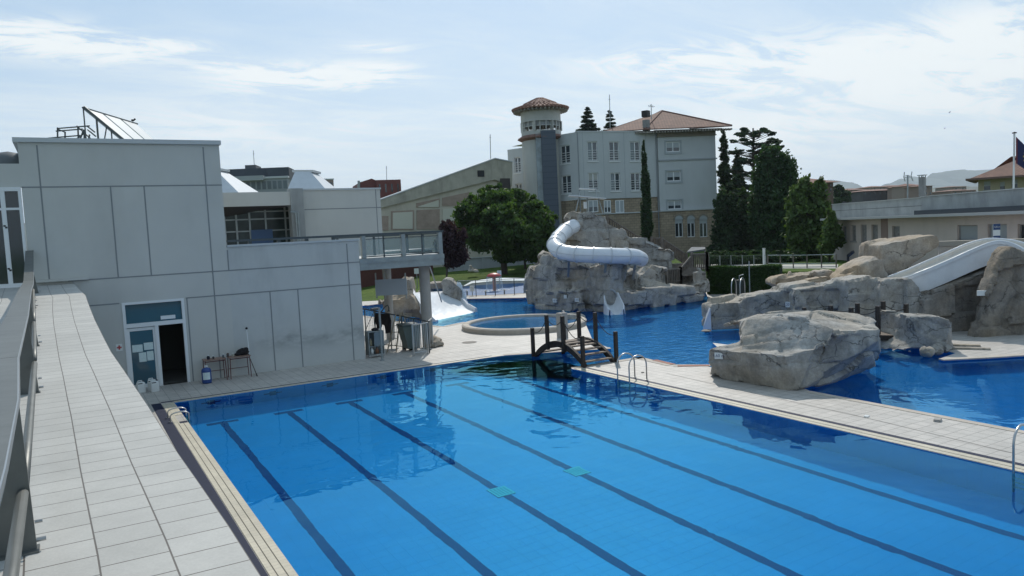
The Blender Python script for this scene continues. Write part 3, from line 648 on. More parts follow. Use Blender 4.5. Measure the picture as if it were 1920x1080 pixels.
# terrace railing: broad steel top, plates, tube
rl = thing('steel_railing', (-.45, 10, 2.9), 'grey steel railing with a broad flat top along the tiled terrace edge', 'railing')
RP = [(27.75, -.86, 4.70), (23.0, -.78, 3.92), (20.3, -.70, 3.915), (17.5, -.645, 3.91), (14.0, -.545, 3.905), (10.4, -.44, 3.90), (6.22, -.345, 3.90), (6.22, -.345, 3.90), (4.4, -.262, 3.90), (3.0, -.235, 3.90), (1.6, -.23, 3.90), (-1, -.23, 3.90)]
mb = MB().use(RSTEEL); W_ = .215
for k, (a, b) in enumerate(zip(RP, RP[1:])):
    if a == b: continue
    g = .012 if k in (0, 1, 5, 7) else 0
    A0 = [(a[1]-W_, a[0]-g, a[2]), (a[1], a[0]-g, a[2]), (b[1], b[0], b[2]), (b[1]-W_, b[0], b[2])]
    low = [(x, y, z-.06) for x, y, z in A0]
    mb.hexa([low[0], low[1], low[2], low[3], *A0])
    mb.use(STEEL); mb.tube([(a[1], a[0]-g, a[2]-.012), (b[1], b[0], b[2]-.012)], .012, 6); mb.use(RSTEEL)
mb.build('top_rail', None, rl)
def railx(Y):
    for a, b in zip(RP, RP[1:]):
        if b[0] <= Y <= a[0] and a[0] > b[0]:
            t = (Y-b[0])/(a[0]-b[0]); return b[1]+(a[1]-b[1])*t, b[2]+(a[2]-b[2])*t
    return RP[-1][1], RP[-1][2]
PST = [(5.3, -.29), (10.9, -.42), (15.3, -.53), (20.5, -.70), (24.6, -.74)]
for Y, xb in PST:
    xr, zr = railx(Y); xe, zf = prof(Y); mb = MB().use(RSTEEL)
    mb.hexa([(xb-.30, Y, zf-.01), (xb, Y, zf-.01), (xb, Y+.03, zf-.01), (xb-.30, Y+.03, zf-.01), (xr-.2, Y, zr-.06), (xr-.01, Y, zr-.06), (xr-.01, Y+.03, zr-.06), (xr-.2, Y+.03, zr-.06)])
    mb.hexa([(xb-.32, Y-.05, zf-.005), (xb+.012, Y-.05, zf-.005), (xb+.012, Y+.08, zf-.005), (xb-.32, Y+.08, zf-.005), (xb-.32, Y-.05, zf+.012), (xb+.012, Y-.05, zf+.012), (xb+.012, Y+.08, zf+.012), (xb-.32, Y+.08, zf+.012)])
    mb.use(STEEL); mb.tube([(xb, Y+.015, zf+.06), (xb+.05, Y+.015, zf+.06)], .014, 8); mb.tube([(xb, Y+.015, zf+.17), (xb+.04, Y+.015, zf+.17)], .011, 8)
    mb.build('post', None, rl)
mb = MB()
for (Ya, Yb, dx_, hz_) in ((-.5, 5.29, .0, .36), (5.34, 10.89, -.0, .36), (10.94, 15.29, .0, .4), (15.34, 20.49, .0, .42)):
    pts = []
    for i in range(5):
        Y = Ya+(Yb-Ya)*i/4; xr, zr = railx(Y); xe, zf = prof(Y); pts.append((np.interp(Y, [0, 5.3, 10.9, 15.3, 20.5], [-.30, -.335, -.44, -.57, -.72]), Y, zf+hz_))
    mb.tube(pts, .032, 12)
mb.build('tube', RSTEEL, rl, smooth=True)

# =====================================================================
# LEFT BUILDING (changing rooms) in the plane Y = 27.8
# =====================================================================
F = Fr((0, 27.8), (10, 27.8))
U = lambda px, py: F.uz(px, py)
lb = thing('changing_building', (4.5, 30, 0), 'pale grey panelled building with a tall block and lower wing at the pool end', 'building')
A0_, A1_ = -1.02, 4.80; AT = 8.02; B1_ = 9.52; BT = 4.50
d0 = U(230, 572); d1 = U(345, 605)
dx0, dx1, dzt = 1.42, 3.30, 2.86     # door opening
mb = MB().use(WALL)
mb.wall(F, A0_, A1_, 3.5, AT, (), .2); mb.wall(F, -4, A1_, 0, 3.5, [(dx0, dx1, 0, dzt)], .18)
mb.use(WALL2); mb.wall(F, A1_, B1_, 0, BT, (), .2)
mb.use(WALL)
mb.quad((A1_, 27.8, BT), (A1_, 38, BT), (A1_, 38, AT), (A1_, 27.8, AT)); mb.quad((A0_, 27.8, 3.5), (A0_, 38, 3.5), (A0_, 38, AT), (A0_, 27.8, AT)); mb.quad((A0_, 27.8, AT-.1), (A1_, 27.8, AT-.1), (A1_, 38, AT-.1), (A0_, 38, AT-.1)); mb.quad((A0_, 38, 0), (A1_, 38, 0), (A1_, 38, AT), (A0_, 38, AT))
mb.quad((B1_, 27.8, 0), (B1_, 34, 0), (B1_, 34, BT), (B1_, 27.8, BT)); mb.quad((A1_, 27.8, BT-.35), (B1_, 27.8, BT-.35), (B1_, 34, BT-.35), (A1_, 34, BT-.35)); mb.quad((A1_, 34, 0), (B1_, 34, 0), (B1_, 34, BT-.3), (A1_, 34, BT-.3))
mb.build('wall', None, lb)
mb = MB()
def jv(u, z0, z1): mb.fbox(F, u-.022, u+.022, z0, z1, -.01, .004)
def jh(z, u0, u1): mb.fbox(F, u0, u1, z-.02, z+.02, -.01, .0065)
def vjoint(pa, pb, z0=None, z1=None):
    a = U(*pa); b = U(*pb); jv((a[0]+b[0])/2, z0 if z0 is not None else b[1], z1 if z1 is not None else a[1])
J1 = U(230, 349)[1]; J2 = (U(136, 526)[1]+U(480, 504)[1])/2; J3 = (U(172, 573)[1]+U(660, 534)[1])/2
jh(J1, A0_, A1_); jh(J2, A0_+1.0, B1_); jh(J3, -.2, dx0-.06); jh(J3, dx1+.06, B1_)
vjoint((68, 266), (92, 515), z1=AT-.1, z0=J2); vjoint((206, 350), (223, 522), z1=J1, z0=J2); vjoint((270, 350), (284, 517), z1=J1, z0=J2); vjoint((379, 272), (400, 510), z1=AT-.1, z0=0)
vjoint((425, 457), (429, 504), z1=BT-.1, z0=J2); vjoint((649, 447), (664, 672), z1=BT-.1, z0=0); vjoint((507, 546), (516, 700), z1=J3, z0=0); vjoint((560, 543), (567, 695), z1=J3, z0=0); vjoint((348, 565), (365, 710), z1=J3, z0=0)
mb.build('panel_joint', JOINT, lb)
mb = MB(); mb.box(A0_-.12, A1_+.06, 27.72, 27.95, AT-.02, AT+.12); mb.box(A0_-.12, A0_+.1, 27.95, 38.1, AT-.02, AT+.12); mb.box(A1_-.1, A1_+.06, 27.95, 38.1, AT-.02, AT+.12); mb.build('parapet_cap', CAP, lb)
mb = MB(); mb.box(A1_+.01, B1_+.04, 27.76, 27.95, BT, BT+.07); mb.build('low_parapet_cap', CAP, lb)
mb = MB(); mb.box(-.9, .55, 27.62, 27.795, 3.70, 3.78); mb.build('ledge', WALL, lb)
# door: frame, transom, leaf with notices, opening
fr_ = MB()
for (a, b, c, d) in ((dx0, dx0+.09, 0, dzt), (dx1-.09, dx1, 0, dzt), (dx0+.09, dx1-.09, dzt-.08, dzt), (dx0+.09, dx1-.09, 2.02, 2.15), (2.34, 2.45, 0, 2.02)): fr_.fbox(F, a, b, c, d, -.14, .02)
fr = fr_.build('door_frame', WHITE, lb)
MB().fbox(F, dx0+.09, dx1-.09, 2.15, dzt-.08, -.10, -.085).build('transom_glass', DOORGL, fr)
dl = MB()
for (a, b, c, d) in ((1.51, 1.58, .0, 2.0), (2.27, 2.34, .0, 2.0), (1.58, 2.27, 1.9, 2.0), (1.58, 2.27, 0, .12)): dl.fbox(F, a, b, c, d, -.08, -.02)
leaf = dl.build('door_leaf', WHITE, lb)
MB().fbox(F, 1.58, 2.27, .12, 1.9, -.055, -.045).build('pane', DOORGL, leaf)
for (a, b, c, d) in ((1.62, 1.93, 1.20, 1.44), (1.97, 2.25, 1.24, 1.48), (1.80, 2.02, .86, 1.17), (2.04, 2.24, .88, 1.19)):
    MB().fbox(F, a, b, c, d, -.0445, -.041).build('notice', PAPER, leaf)
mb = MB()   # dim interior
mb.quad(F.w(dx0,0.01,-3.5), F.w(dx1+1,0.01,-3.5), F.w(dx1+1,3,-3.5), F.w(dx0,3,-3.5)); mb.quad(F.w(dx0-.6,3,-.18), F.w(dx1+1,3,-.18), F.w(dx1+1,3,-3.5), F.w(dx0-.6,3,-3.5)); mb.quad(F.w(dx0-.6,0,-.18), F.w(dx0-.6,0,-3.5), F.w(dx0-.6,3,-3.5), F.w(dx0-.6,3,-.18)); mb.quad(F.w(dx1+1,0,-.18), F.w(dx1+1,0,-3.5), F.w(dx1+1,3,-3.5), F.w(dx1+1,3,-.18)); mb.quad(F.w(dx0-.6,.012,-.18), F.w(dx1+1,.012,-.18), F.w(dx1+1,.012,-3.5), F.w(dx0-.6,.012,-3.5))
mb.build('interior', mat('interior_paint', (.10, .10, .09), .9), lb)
MB().fbox(F, 2.55, 3.0, 2.20, 2.32, -.083, -.06).build('door_sign', WHITE, lb)
# glazed entrance at terrace level (far left)
gd = MB(); ux = lambda px: U(px, 440)[0]
for (a, b) in ((ux(7), ux(16)), (ux(41), ux(47)), (-2.35, -2.2), (-3.0, -2.9)): gd.fbox(F, a, b, 3.62, 6.62, -.1, .03)
gd.fbox(F, -3.0, ux(47), 6.52, 6.64, -.1, .035); gd.fbox(F, -3.0, ux(47), 3.6, 3.72, -.1, .035); gd.fbox(F, -3.0, ux(47), 5.95, 6.02, -.1, .028)
g1 = gd.build('glazed_door', WHITE, lb); MB().fbox(F, -3.0, ux(44), 3.6, 6.6, -.06, -.05).build('pane', DGLASS, g1)
for z in (5.45, 4.15):
    mb = MB().use(BLACK); mb.fbox(F, ux(8), ux(12.5), z, z+.05, .03, .036); mb.fbox(F, ux(11), ux(15.5), z-.05, z+.002, .03, .0362); mb.build('push_mark', None, g1)
MB().wall(F, -4, A0_, 6.64, 7.35, (), .1).build('fascia', WALL, lb)
MB().quad(F.w(-4, 7.35, 0), F.w(A0_, 7.35, 0), F.w(A0_, 7.35, -10), F.w(-4, 7.35, -10)).build('low_roof', CAP, lb)
dc = U(12, 320); MB().lathe((dc[0]-.1, 31.5, 7.35), [(.75, 0), (.72, .3), (.55, .58), (.3, .72), (0.01, .78)], 20).build('dome_light', mat('dome_grey', (.10, .11, .11), .6), lb, smooth=True)

# red-cross sign
o = MB().fbox(F, *[U(218, 657)[0], U(230, 657)[0]], U(224, 658)[1], U(224, 645)[1], .002, .012).build('first_aid_sign', WPLAST); tag(o, 'small pale first aid sign with a red cross on the wall left of the doorway', 'sign')
cx_, cz_ = (U(218, 657)[0]+U(230, 657)[0])/2, (U(224, 658)[1]+U(224, 645)[1])/2
mb = MB(); mb.fbox(F, cx_-.025, cx_+.025, cz_-.07, cz_+.07, .012, .015); mb.fbox(F, cx_-.07, cx_+.07, cz_-.025, cz_+.025, .012, .0155); mb.build('cross', RED, o)

# roof equipment on the tall block
def P3(px, py, dep): return D(px, py, dep)
sp = thing('solar_panel', (1.3, 31.5, AT), 'tilted solar collector panels on a frame on the roof of the tall block', 'solar panel')
def sol():
    # slopes down to the right; top edge recedes
    T0 = D(156, 202, 30.5); T1 = D(256, 232, 35.5); B0 = D(229, 262, 30.5); B1 = D(291, 263, 35.5)
    B0 = Vector((B0.x, B0.y, B0.z)); dn = (B0-T0).normalized(); ac = (T1-T0); th = ac.cross(dn).normalized()*.07
    k = 3
    for i in range(k):
        a = T0+ac*(i/k+.02); b = T0+ac*((i+1)/k-.02); c = B0+(B1-B0)*((i+1)/k-.02); d = B0+(B1-B0)*(i/k+.02)
        ext = .25; c = c+(c-b)*ext*.3; d = d+(d-a)*ext*.3
        MB().hexa([a, b, c, d, a+th, b+th, c+th, d+th]).build('collector', mat('collector_glass', (.38, .42, .43), .4, spec=.4), sp)
    mb = MB(); mb.bar(T0-th*.6, B0-th*.6, .09, .09); mb.bar(T0-ac*.01, T1+ac*.02, .06, .06); mb.bar(T0, (T0.x, T0.y, AT), .05); 
    q = T0+(B0-T0)*.34; mb.bar(q, (q.x, q.y, AT), .07); q2 = T0+(B0-T0)*.72; mb.bar(q2, (q2.x, q2.y, AT), .05); q3 = T0+(B0-T0)*.6; mb.bar(q3, (q.x, q.y, AT), .035)
    mb.build('frame', DSTEEL, sp)
sol()
rr = thing('roof_guardrail', (0, 31, AT), 'dark tubular guard rails beside the solar panels on the flat roof', 'railing')
mb = MB()
for (a, b) in (((107, 241), (168, 236)), ((105, 246), (155, 242)), ((108, 239), (108, 262)), ((122, 247), (122, 262)), ((108, 242), (122, 248)), ((146, 237), (147, 262)), ((90, 259), (150, 254)), ((144, 236), (172, 262)), ((164, 237), (178, 248)), ((164, 243), (180, 256)), ((157, 243), (150, 262)), ((158, 243), (158, 262)), ((168, 252), (166, 262)), ((160, 248), (142, 262))):
    mb.bar(D(a[0], a[1], 31.2), D(b[0], b[1], 31.2), .045)
mb.build('rail', DSTEEL, rr)
def bird(name, p, s, label, fly=False):
    mb = MB(); mb.ico(p, s*.5, 2, (.55, .3, .32)); mb.ico((p[0]+s*.28, p[1], p[2]+s*.16), s*.17, 1)
    mb.add([(p[0]-s*.2, p[1]-.03*s, p[2]), (p[0]-s*.2, p[1]+.03*s, p[2]), (p[0]-s*.62, p[1], p[2]-s*.12)], [(0, 1, 2)]); mb.add([(p[0]+s*.42, p[1]-.02*s, p[2]+s*.16), (p[0]+s*.42, p[1]+.02*s, p[2]+s*.16), (p[0]+s*.58, p[1], p[2]+s*.13)], [(0, 1, 2)])
    if fly:
        for sg in (-1, 1): mb.add([(p[0]+s*.15, p[1], p[2]+s*.05), (p[0]-s*.15, p[1], p[2]+s*.05), (p[0]-s*.3, p[1]+sg*s*.5, p[2]+s*.35), (p[0]+s*.02, p[1]+sg*s*.6, p[2]+s*.3)], [(0, 1, 2, 3)])
    else:
        mb.bar((p[0], p[1]-.02, p[2]-s*.1), (p[0], p[1]-.02, p[2]-s*.32), .012); mb.bar((p[0], p[1]+.03, p[2]-s*.1), (p[0], p[1]+.03, p[2]-s*.32), .012)
    return tag(mb.build(name, BLACK), label, 'bird')
bird('perched_bird', D(249, 225.5, 35.2), .30, 'small dark bird perched on the top corner of the solar panels')
bird('flying_bird', D(1780, 211, 60), .2, 'tiny dark bird flying in the sky left of the flag, the upper one', True)
bird('flying_bird', D(1771, 241, 60), .15, 'tiny dark bird flying in the sky left of the flag, the lower one', True)

# ---- upper rear building (second storey wall, chimney pillar, pavilion) ----
ub = thing('upper_building', (9, 36, 4), 'grey upper building with a glazed pavilion, square pillar and roof lights behind the low wing', 'building')
F2 = Fr((0, 36.0), (10, 36.0)); U2 = F2.uz
a = U2(568, 380); b = U2(712, 352); ztop = U2(640, 356)[1]
mb = MB().use(WALL); mb.wall(F2, U2(560, 400)[0], b[0], 3.0, ztop, (), .2); mb.quad(F2.w(b[0], 3, 0), F2.w(b[0], 3, -6), F2.w(b[0], ztop, -6), F2.w(b[0], ztop, 0)); mb.quad(F2.w(U2(415, 400)[0], ztop-.04, 0), F2.w(b[0], ztop-.04, 0), F2.w(b[0], ztop-.04, -9), F2.w(U2(415, 400)[0], ztop-.04, -9))
mb.build('wall', None, ub)
zj = U2(640, 391)[1]; mb = MB(); mb.fbox(F2, U2(570, 390)[0], b[0], zj-.02, zj+.02, 0, .006); mb.fbox(F2, U2(706, 390)[0]-.02, U2(706, 390)[0]+.02, 3, ztop, 0, .004); mb.build('panel_joint', JOINT, ub)
MB().fbox(F2, U2(560, 355)[0], b[0]+.05, ztop, ztop+.08, -.3, .05).build('parapet_cap', CAP, ub)
mb = MB(); mb.fbox(F2, U2(543, 400)[0], U2(567, 400)[0], 3, U2(555, 354)[1], -.2, .35); mb.build('pillar', mat('pillar_concrete', (.33, .34, .33), .9, var=.12, vscale=2, stain=.2), ub)
zf0 = U2(480, 387)[1]; zf1 = U2(480, 361)[1]
mb = MB(); mb.fbox(F2, U2(405, 400)[0], U2(543, 400)[0], zf0, zf1, -1.5, .3); mb.build('fascia', WALL, ub)
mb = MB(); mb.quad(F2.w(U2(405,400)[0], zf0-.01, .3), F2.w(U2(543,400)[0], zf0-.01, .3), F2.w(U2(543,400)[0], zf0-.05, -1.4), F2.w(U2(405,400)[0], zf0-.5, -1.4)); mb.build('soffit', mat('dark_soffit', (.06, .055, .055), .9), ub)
F3 = Fr((0, 37.3), (10, 37.3)); U3 = F3.uz; zt = U3(480, 389)[1]
mb = MB(); mb.fbox(F3, U3(405, 420)[0], U3(552, 420)[0], 3.4, zt, -.05, 0); pv = mb.build('pavilion_glass', mat('pavilion_glass', (.03, .045, .045), .2, spec=.4, var=.5, vscale=.8), ub)
mb = MB()
for px in (421, 443, 468, 498, 535, 549): u = U3(px, 420)[0]; mb.fbox(F3, u-.04, u+.04, 3.4, zt, 0, .06)
for py in (433, 411, 397): z = U3(480, py)[1]; mb.fbox(F3, U3(405, 420)[0], U3(552, 420)[0], z-.03, z+.03, 0, .07)
mb.build('mullion', GSTEEL, ub)
mb = MB(); mb.fbox(F3, U3(470, 435)[0], U3(510, 435)[0], 3.9, U3(480, 431)[1], .07, .12); mb.build('blue_banner', mat('banner_blue', (.07, .13, .25), .7), ub)
mb = MB()
for px in (550, 554): u = U2(px, 410)[0]; mb.tube([F2.w(u, 3.3, .5), F2.w(u, U2(552, 400)[1], .5), F2.w(u-.25, U2(552, 398)[1], .5)], .05, 8)
mb.build('downpipe', GSTEEL, ub)
def pyramid(px0, px1, pt0, pt1, ytop, dep, label):
    q0 = D(px0, 357, dep); q1 = D(px1, 357, dep); t0 = D(pt0, ytop, dep+1.2); t1 = D(pt1, ytop, dep+1.2); bk = Vector((FWN[0], FWN[1], 0))*4.5; bz = q0.z-.3
    mb = MB(); V = [Vector((q0.x, q0.y, bz)), Vector((q1.x, q1.y, bz)), Vector((q1.x, q1.y, bz))+bk, Vector((q0.x, q0.y, bz))+bk, t0, t1, t1+bk*.35, t0+bk*.35]
    mb.hexa(V); o = mb.build('roof_light', mat('white_membrane', (.55, .58, .60), .6, var=.05), ub); c = (t0+t1)/2
    e = (t1-t0).normalized(); MB().hexa([t0-e*.15+Vector((0,0,-.02)), t1+e*.15+Vector((0,0,-.02)), t1+bk*.38+e*.15, t0+bk*.38-e*.15, t0-e*.15+Vector((0,0,.1)), t1+e*.15+Vector((0,0,.1)), t1+bk*.38+e*.15+Vector((0,0,.12)), t0+bk*.38-e*.15+Vector((0,0,.12))]).build('cap', CAP, o)
pyramid(533, 618, 553, 582, 322, 40, ''); pyramid(370, 450, 388, 404, 318, 40, '')

# ---- balcony beside the low wing ----
bc = thing('balcony', (11.3, 28.5, 0), 'concrete balcony with grey steel and glass railing standing on round columns', 'balcony')
mb = MB(); mb.box(9.53, 13.05, 27.80, 32.6, 3.62, 3.80); mb.box(9.54, 13.05, 27.84, 28.06, 3.36, 3.62); mb.box(12.8, 13.04, 28.06, 31.4, 3.36, 3.62); mb.build('slab', GSTEEL, bc)
mb = MB(); mb.box(9.55, 13.0, 27.95, 31.4, 3.80, 3.815); mb.build('floor', mat('balcony_floor', (.55, .56, .54), .7), bc)
for x, wd in ((9.74, .16), (11.35, .15), (12.93, .17)):
    MB().box(x-wd/2, x+wd/2, 27.83, 27.98, 3.81, 4.66).build('railing_post', GSTEEL, bc)
MB().box(4.83, 13.06, 27.80, 27.99, 4.665, 4.74).build('handrail', DSTEEL, bc)
mb = MB()
for x in (5.6, 6.6, 7.6, 8.6): MB().box(x-.06, x+.06, 27.84, 27.94, 4.57, 4.66).build('rail_bracket', DSTEEL, bc)
for x in (10.55, 12.15): mb.box(x-.02, x+.02, 27.86, 27.92, 3.81, 4.66)
mb.box(9.85, 12.84, 27.86, 27.93, 3.84, 3.88); mb.box(9.85, 12.84, 27.86, 27.93, 4.52, 4.55)
mb.build('lower_rail', DSTEEL, bc)
for (a, b) in ((9.83, 11.27), (11.43, 12.84)): MB().box(a, b, 27.885, 27.897, 3.885, 4.515).build('glass_panel', GLASS, bc)
mb = MB(); mb.box(12.9, 13.0, 28.0, 31.4, 4.6, 4.68); mb.box(9.6, 12.9, 31.3, 31.42, 4.6, 4.68)
for y in (29.6, 31.3): mb.box(12.9, 13.0, y, y+.08, 3.81, 4.6)
for x in (9.8, 11.4): mb.box(x, x+.08, 31.32, 31.4, 3.81, 4.6)
mb.build('side_railing', DSTEEL, bc)
mb = MB(); mb.quad((9.9, 31.36, 3.85), (12.8, 31.36, 3.85), (12.8, 31.36, 4.55), (9.9, 31.36, 4.55)); mb.build('rear_panel', GLASS, bc)
for (x, y, r) in ((12.55, 28.75, .22), (12.25, 32.2, .19)):
    mb = MB(); mb.tube([(x, y, 0), (x, y, 3.4)], r, 24); mb.build('column', CONC, bc, smooth=False)

# hairline joints and marks in the paving
mb = MB()
def hair(pts, w_=.018):
    P = [G(*p) for p in pts]
    for a, b in zip(P, P[1:]):
        d = (b-a).normalized(); n_ = Vector((-d.y, d.x, 0))*w_/2; mb.quad(a-n_+Vector((0,0,.004)), b-n_+Vector((0,0,.004)), b+n_+Vector((0,0,.004)), a+n_+Vector((0,0,.004)))
hair([(822, 664), (880, 658), (940, 652), (1015, 645)]); hair([(690, 690), (760, 683), (830, 672), (900, 664), (960, 658)], .012); hair([(1250, 700), (1400, 735), (1600, 778), (1900, 850)], .014)
struct(mb, 'deck_joint', mat('joint_dark', (.10, .085, .07), .9))
# =====================================================================
# THINGS ON THE DECK NEAR THE LEFT BUILDING
# =====================================================================
def table(x, y, rz, label, wd=.72, dp=.5, grp='tables against the wall'):
    t = thing('table', (x, y, 0), label, 'table', grp); ca, sa = math.cos(rz), math.sin(rz)
    P = lambda u, v, z: (x+u*ca-v*sa, y+u*sa+v*ca, z)
    MB().rbox((x, y, .72), wd, dp, .028, rz).build('tabletop', mat('table_top', (.26, .16, .12), .6, var=.15, vscale=6), t)
    for sx in (-1, 1):
        for sy in (-1, 1): MB().tube([P(sx*(wd/2-.04), sy*(dp/2-.04), .72), P(sx*(wd/2-.02), sy*(dp/2-.02), 0)], .015, 8).build('leg', mat('table_leg', (.12, .035, .03), .5), t)
    mb = MB(); mb.bar(P(-wd/2+.05, dp/2-.05, .3), P(wd/2-.05, dp/2-.05, .3), .02); mb.bar(P(-wd/2+.05, -dp/2+.05, .68), P(wd/2-.05, -dp/2+.05, .68), .03); mb.build('apron', mat('table_leg', (.12, .035, .03)), t)
    return t
tp0 = G(404, 713); tp1 = G(447, 708)
table(4.05, 27.42, .0, 'small worn wooden table with reddish legs, nearer the doorway, over the blue drum')
table(4.85, 27.42, .0, 'small worn wooden table with reddish legs carrying the black bag')
o = MB().lathe((3.72, 27.05, 0), [(0, 0), (.15, .01), (.155, .05), (.155, .44), (.13, .50), (.05, .52), (.05, .56), (0, .56)], 20).build('drum', BLUEP, smooth=True); tag(o, 'blue plastic chemical drum with a pale label standing under the table', 'drum')
mb = MB(); mb.lathe((3.72, 27.05, 0), [(.158, .14), (.158, .38)], 8, -math.pi*.80, -math.pi*.30); mb.build('paper_label', PAPER, o)
MB().lathe((3.72, 27.05, .545), [(.055, 0), (.055, .05), (0, .05)], 14).build('lid', WPLAST, o)
o = MB().ico((5.0, 27.45, .85), .17, 3, (1.25, .8, .75), .10, 3).ico((4.84, 27.42, .80), .10, 2, (1.2, 1, .7), .1, 5).ico((5.1, 27.4, .94), .09, 2, (1, 1, .8), .12, 6).build('bag', mat('black_cloth', (.012, .01, .012), .9), smooth=True); tag(o, 'crumpled black bag lying on the right-hand table', 'bag')
MB().tube([(4.9, 27.38, .9), (4.93, 27.34, 1.0), (5.03, 27.34, 1.0), (5.08, 27.38, .92)], .012, 6).build('handle', BLACK, o)
def cup(x, y, r, h, m, name, label, cat):
    o = MB().lathe((x, y, .748), [(0, 0), (r*.85, 0), (r, h*.7), (r*.6, h*.85), (r*.55, h), (0, h)], 14).build(name, m); tag(o, label, cat, 'small items on the tables')
    MB().lathe((x, y, .748+h), [(r*.6, 0), (r*.6, .02), (0, .02)], 12).build('lid', WPLAST, o)
cup(3.86, 27.35, .055, .13, mat('navy_mug', (.01, .015, .03), .4), 'mug', 'dark mug at the left end of the tables', 'mug')
cup(4.02, 27.36, .035, .09, mat('small_dark', (.03, .03, .03), .5), 'jar', 'tiny dark jar beside the dark mug on the table', 'jar')
cup(4.34, 27.36, .035, .11, mat('small_grey', (.08, .10, .11), .5), 'bottle', 'small grey bottle near the middle of the two tables', 'bottle')
cup(4.50, 27.40, .045, .15, mat('small_brown', (.10, .07, .05), .5), 'canister', 'brownish canister where the two tables meet', 'canister')
cup(4.66, 27.38, .04, .10, mat('cream_pot', (.4, .38, .3), .5), 'pot', 'cream pot just left of the black bag on the table', 'pot')
def jug(x, y, rz, label):
    t = thing('jug', (x, y, 0), label, 'jug', 'white jugs by the doorway')
    mb = MB(); prof_ = []
    ca, sa = math.cos(rz), math.sin(rz)
    def ring(w_, d_, z, c=.25):
        P = []
        for sx, sy in ((-1,-1),(1,-1),(1,1),(-1,1)):
            for k in ((1, 1-c), (1-c, 1)) if sx*sy > 0 else ((1-c, 1), (1, 1-c)):
                u = sx*k[0]*w_/2; v = sy*k[1]*d_/2; P.append((x+u*ca-v*sa, y+u*sa+v*ca, z))
        return P
    rings = [ring(.235, .19, 0), ring(.25, .20, .02), ring(.25, .20, .27), ring(.24, .19, .29), ring(.23, .18, .31), ring(.17, .15, .345)]
    vs = [p for r in rings for p in r]; fs = [(i*8+j, i*8+(j+1)%8, (i+1)*8+(j+1)%8, (i+1)*8+j) for i in range(5) for j in range(8)]+[tuple(range(8))[::-1], tuple(40+j for j in range(8))]
    mb.add(vs, fs).build('body', WPLAST, t)
    P = lambda u, v, z: (x+u*ca-v*sa, y+u*sa+v*ca, z)
    MB().tube([P(-.10, 0, .33), P(-.07, 0, .385), P(.03, 0, .385), P(.05, 0, .34)], .016, 8).build('handle', WPLAST, t)
    MB().lathe((P(.085, 0, 0)[0], P(.085, 0, 0)[1], .335), [(.03, 0), (.03, .04), (0, .04)], 12).build('lid', mat('navy_mug', (.01, .015, .03)), t)
    mb = MB(); c1 = P(-.08, -.101, .28); c2 = P(.05, -.101, .28); c3 = P(.05, -.101, .315); c4 = P(-.08, -.101, .315); mb.bar(P(-.09, -.09, .30), P(.04, -.09, .30), .012, .03); mb.build('grip_recess', BLACK, t)
jug(1.72, 26.95, .1, 'leftmost of the three white plastic jugs in front of the glass door'); jug(2.06, 27.15, -.1, 'white plastic jug standing behind the other two by the door'); jug(2.10, 26.80, .15, 'rightmost and nearest of the three white plastic jugs by the door')
o = MB().tube([(5.22, 27.62, 1.62), (5.20, 27.2, 0)], .012, 8).build('telescopic_pole', WHITE); tag(o, 'thin white pole with a black ball end leaning beside the tables', 'pole'); MB().ico((5.22, 27.62, 1.64), .045, 2).build('ball', BLACK, o, smooth=True)
o = MB().tube([(5.13, 27.3, .85), (5.36, 27.1, .0)], .013, 8).build('cane', DWOOD); tag(o, 'dark cane leaning on the right-hand end of the tables', 'cane'); MB().tube([(5.33, 27.13, .1), (5.36, 27.1, 0)], .018, 8).build('tip', BLACK, o)

# corner with fence, ladder, cabinet, bin
o = thing('steel_fence', (11, 28, 0), 'dark steel handrail fence with balusters and a gate beside the round columns', 'fence')
fa = D(681, 579, 32.2); fb = D(805, 603, 29.4); fa = Vector((fa.x, fa.y, 0)); fb = Vector((fb.x, fb.y, 0)); za = D(681, 579, 32.2).z; zb = D(805, 603, 29.4).z
mb = MB(); mb.tube([fa+Vector((0,0,za)), fb+Vector((0,0,zb))], .028, 8); mb.tube([fa+Vector((0,0,.15)), fb+Vector((0,0,.15))], .015, 6); mb.build('handrail', DSTEEL, o)
for t in (.02, .18, .42, .60, .78, .98):
    p = fa+(fb-fa)*t; MB().tube([p, p+Vector((0,0,za+(zb-za)*t))], .024, 8).build('post', DSTEEL, o)
mb = MB()
for i in range(40):
    p = fa+(fb-fa)*((i+.5)/40); mb.tube([p+Vector((0,0,.15)), p+Vector((0,0,za+(zb-za)*((i+.5)/40)-.04))], .008, 5)
mb.build('baluster', STEEL, o)
g0 = G(776, 668); g1 = G(803, 664); g2 = G(812, 652); gm = MB()
for p in (g0, g1, g2): gm.tube([p, p+Vector((0,0,1.22))], .034, 8)
gm.tube([g0+Vector((0,0,1.2)), g1+Vector((0,0,1.22))], .03, 8); gm.tube([g1+Vector((0,0,1.2)), g2+Vector((0,0,1.2))], .03, 8)
for i in range(9): p = g0+(g1-g0)*(i/9); gm.tube([p+Vector((0,0,.12)), p+Vector((0,0,1.2))], .010, 5); 
gm.tube([g0+Vector((0,0,.12)), g1+Vector((0,0,.12))], .02, 6); gm.build('gate', STEEL, o)
p = G(717, 676); o = MB().tube([p, p+Vector((0, 0, 1.95))], .04, 10).lathe(p, [(.09, 0), (.09, .02), (.03, .03)], 12).build('standpipe', GSTEEL); tag(o, 'tall galvanised post standing alone just right of the building corner', 'post')
MB().lathe((p.x, p.y, 1.95), [(.05, 0), (.05, .03), (0, .05)], 10).build('cap', STEEL, o)
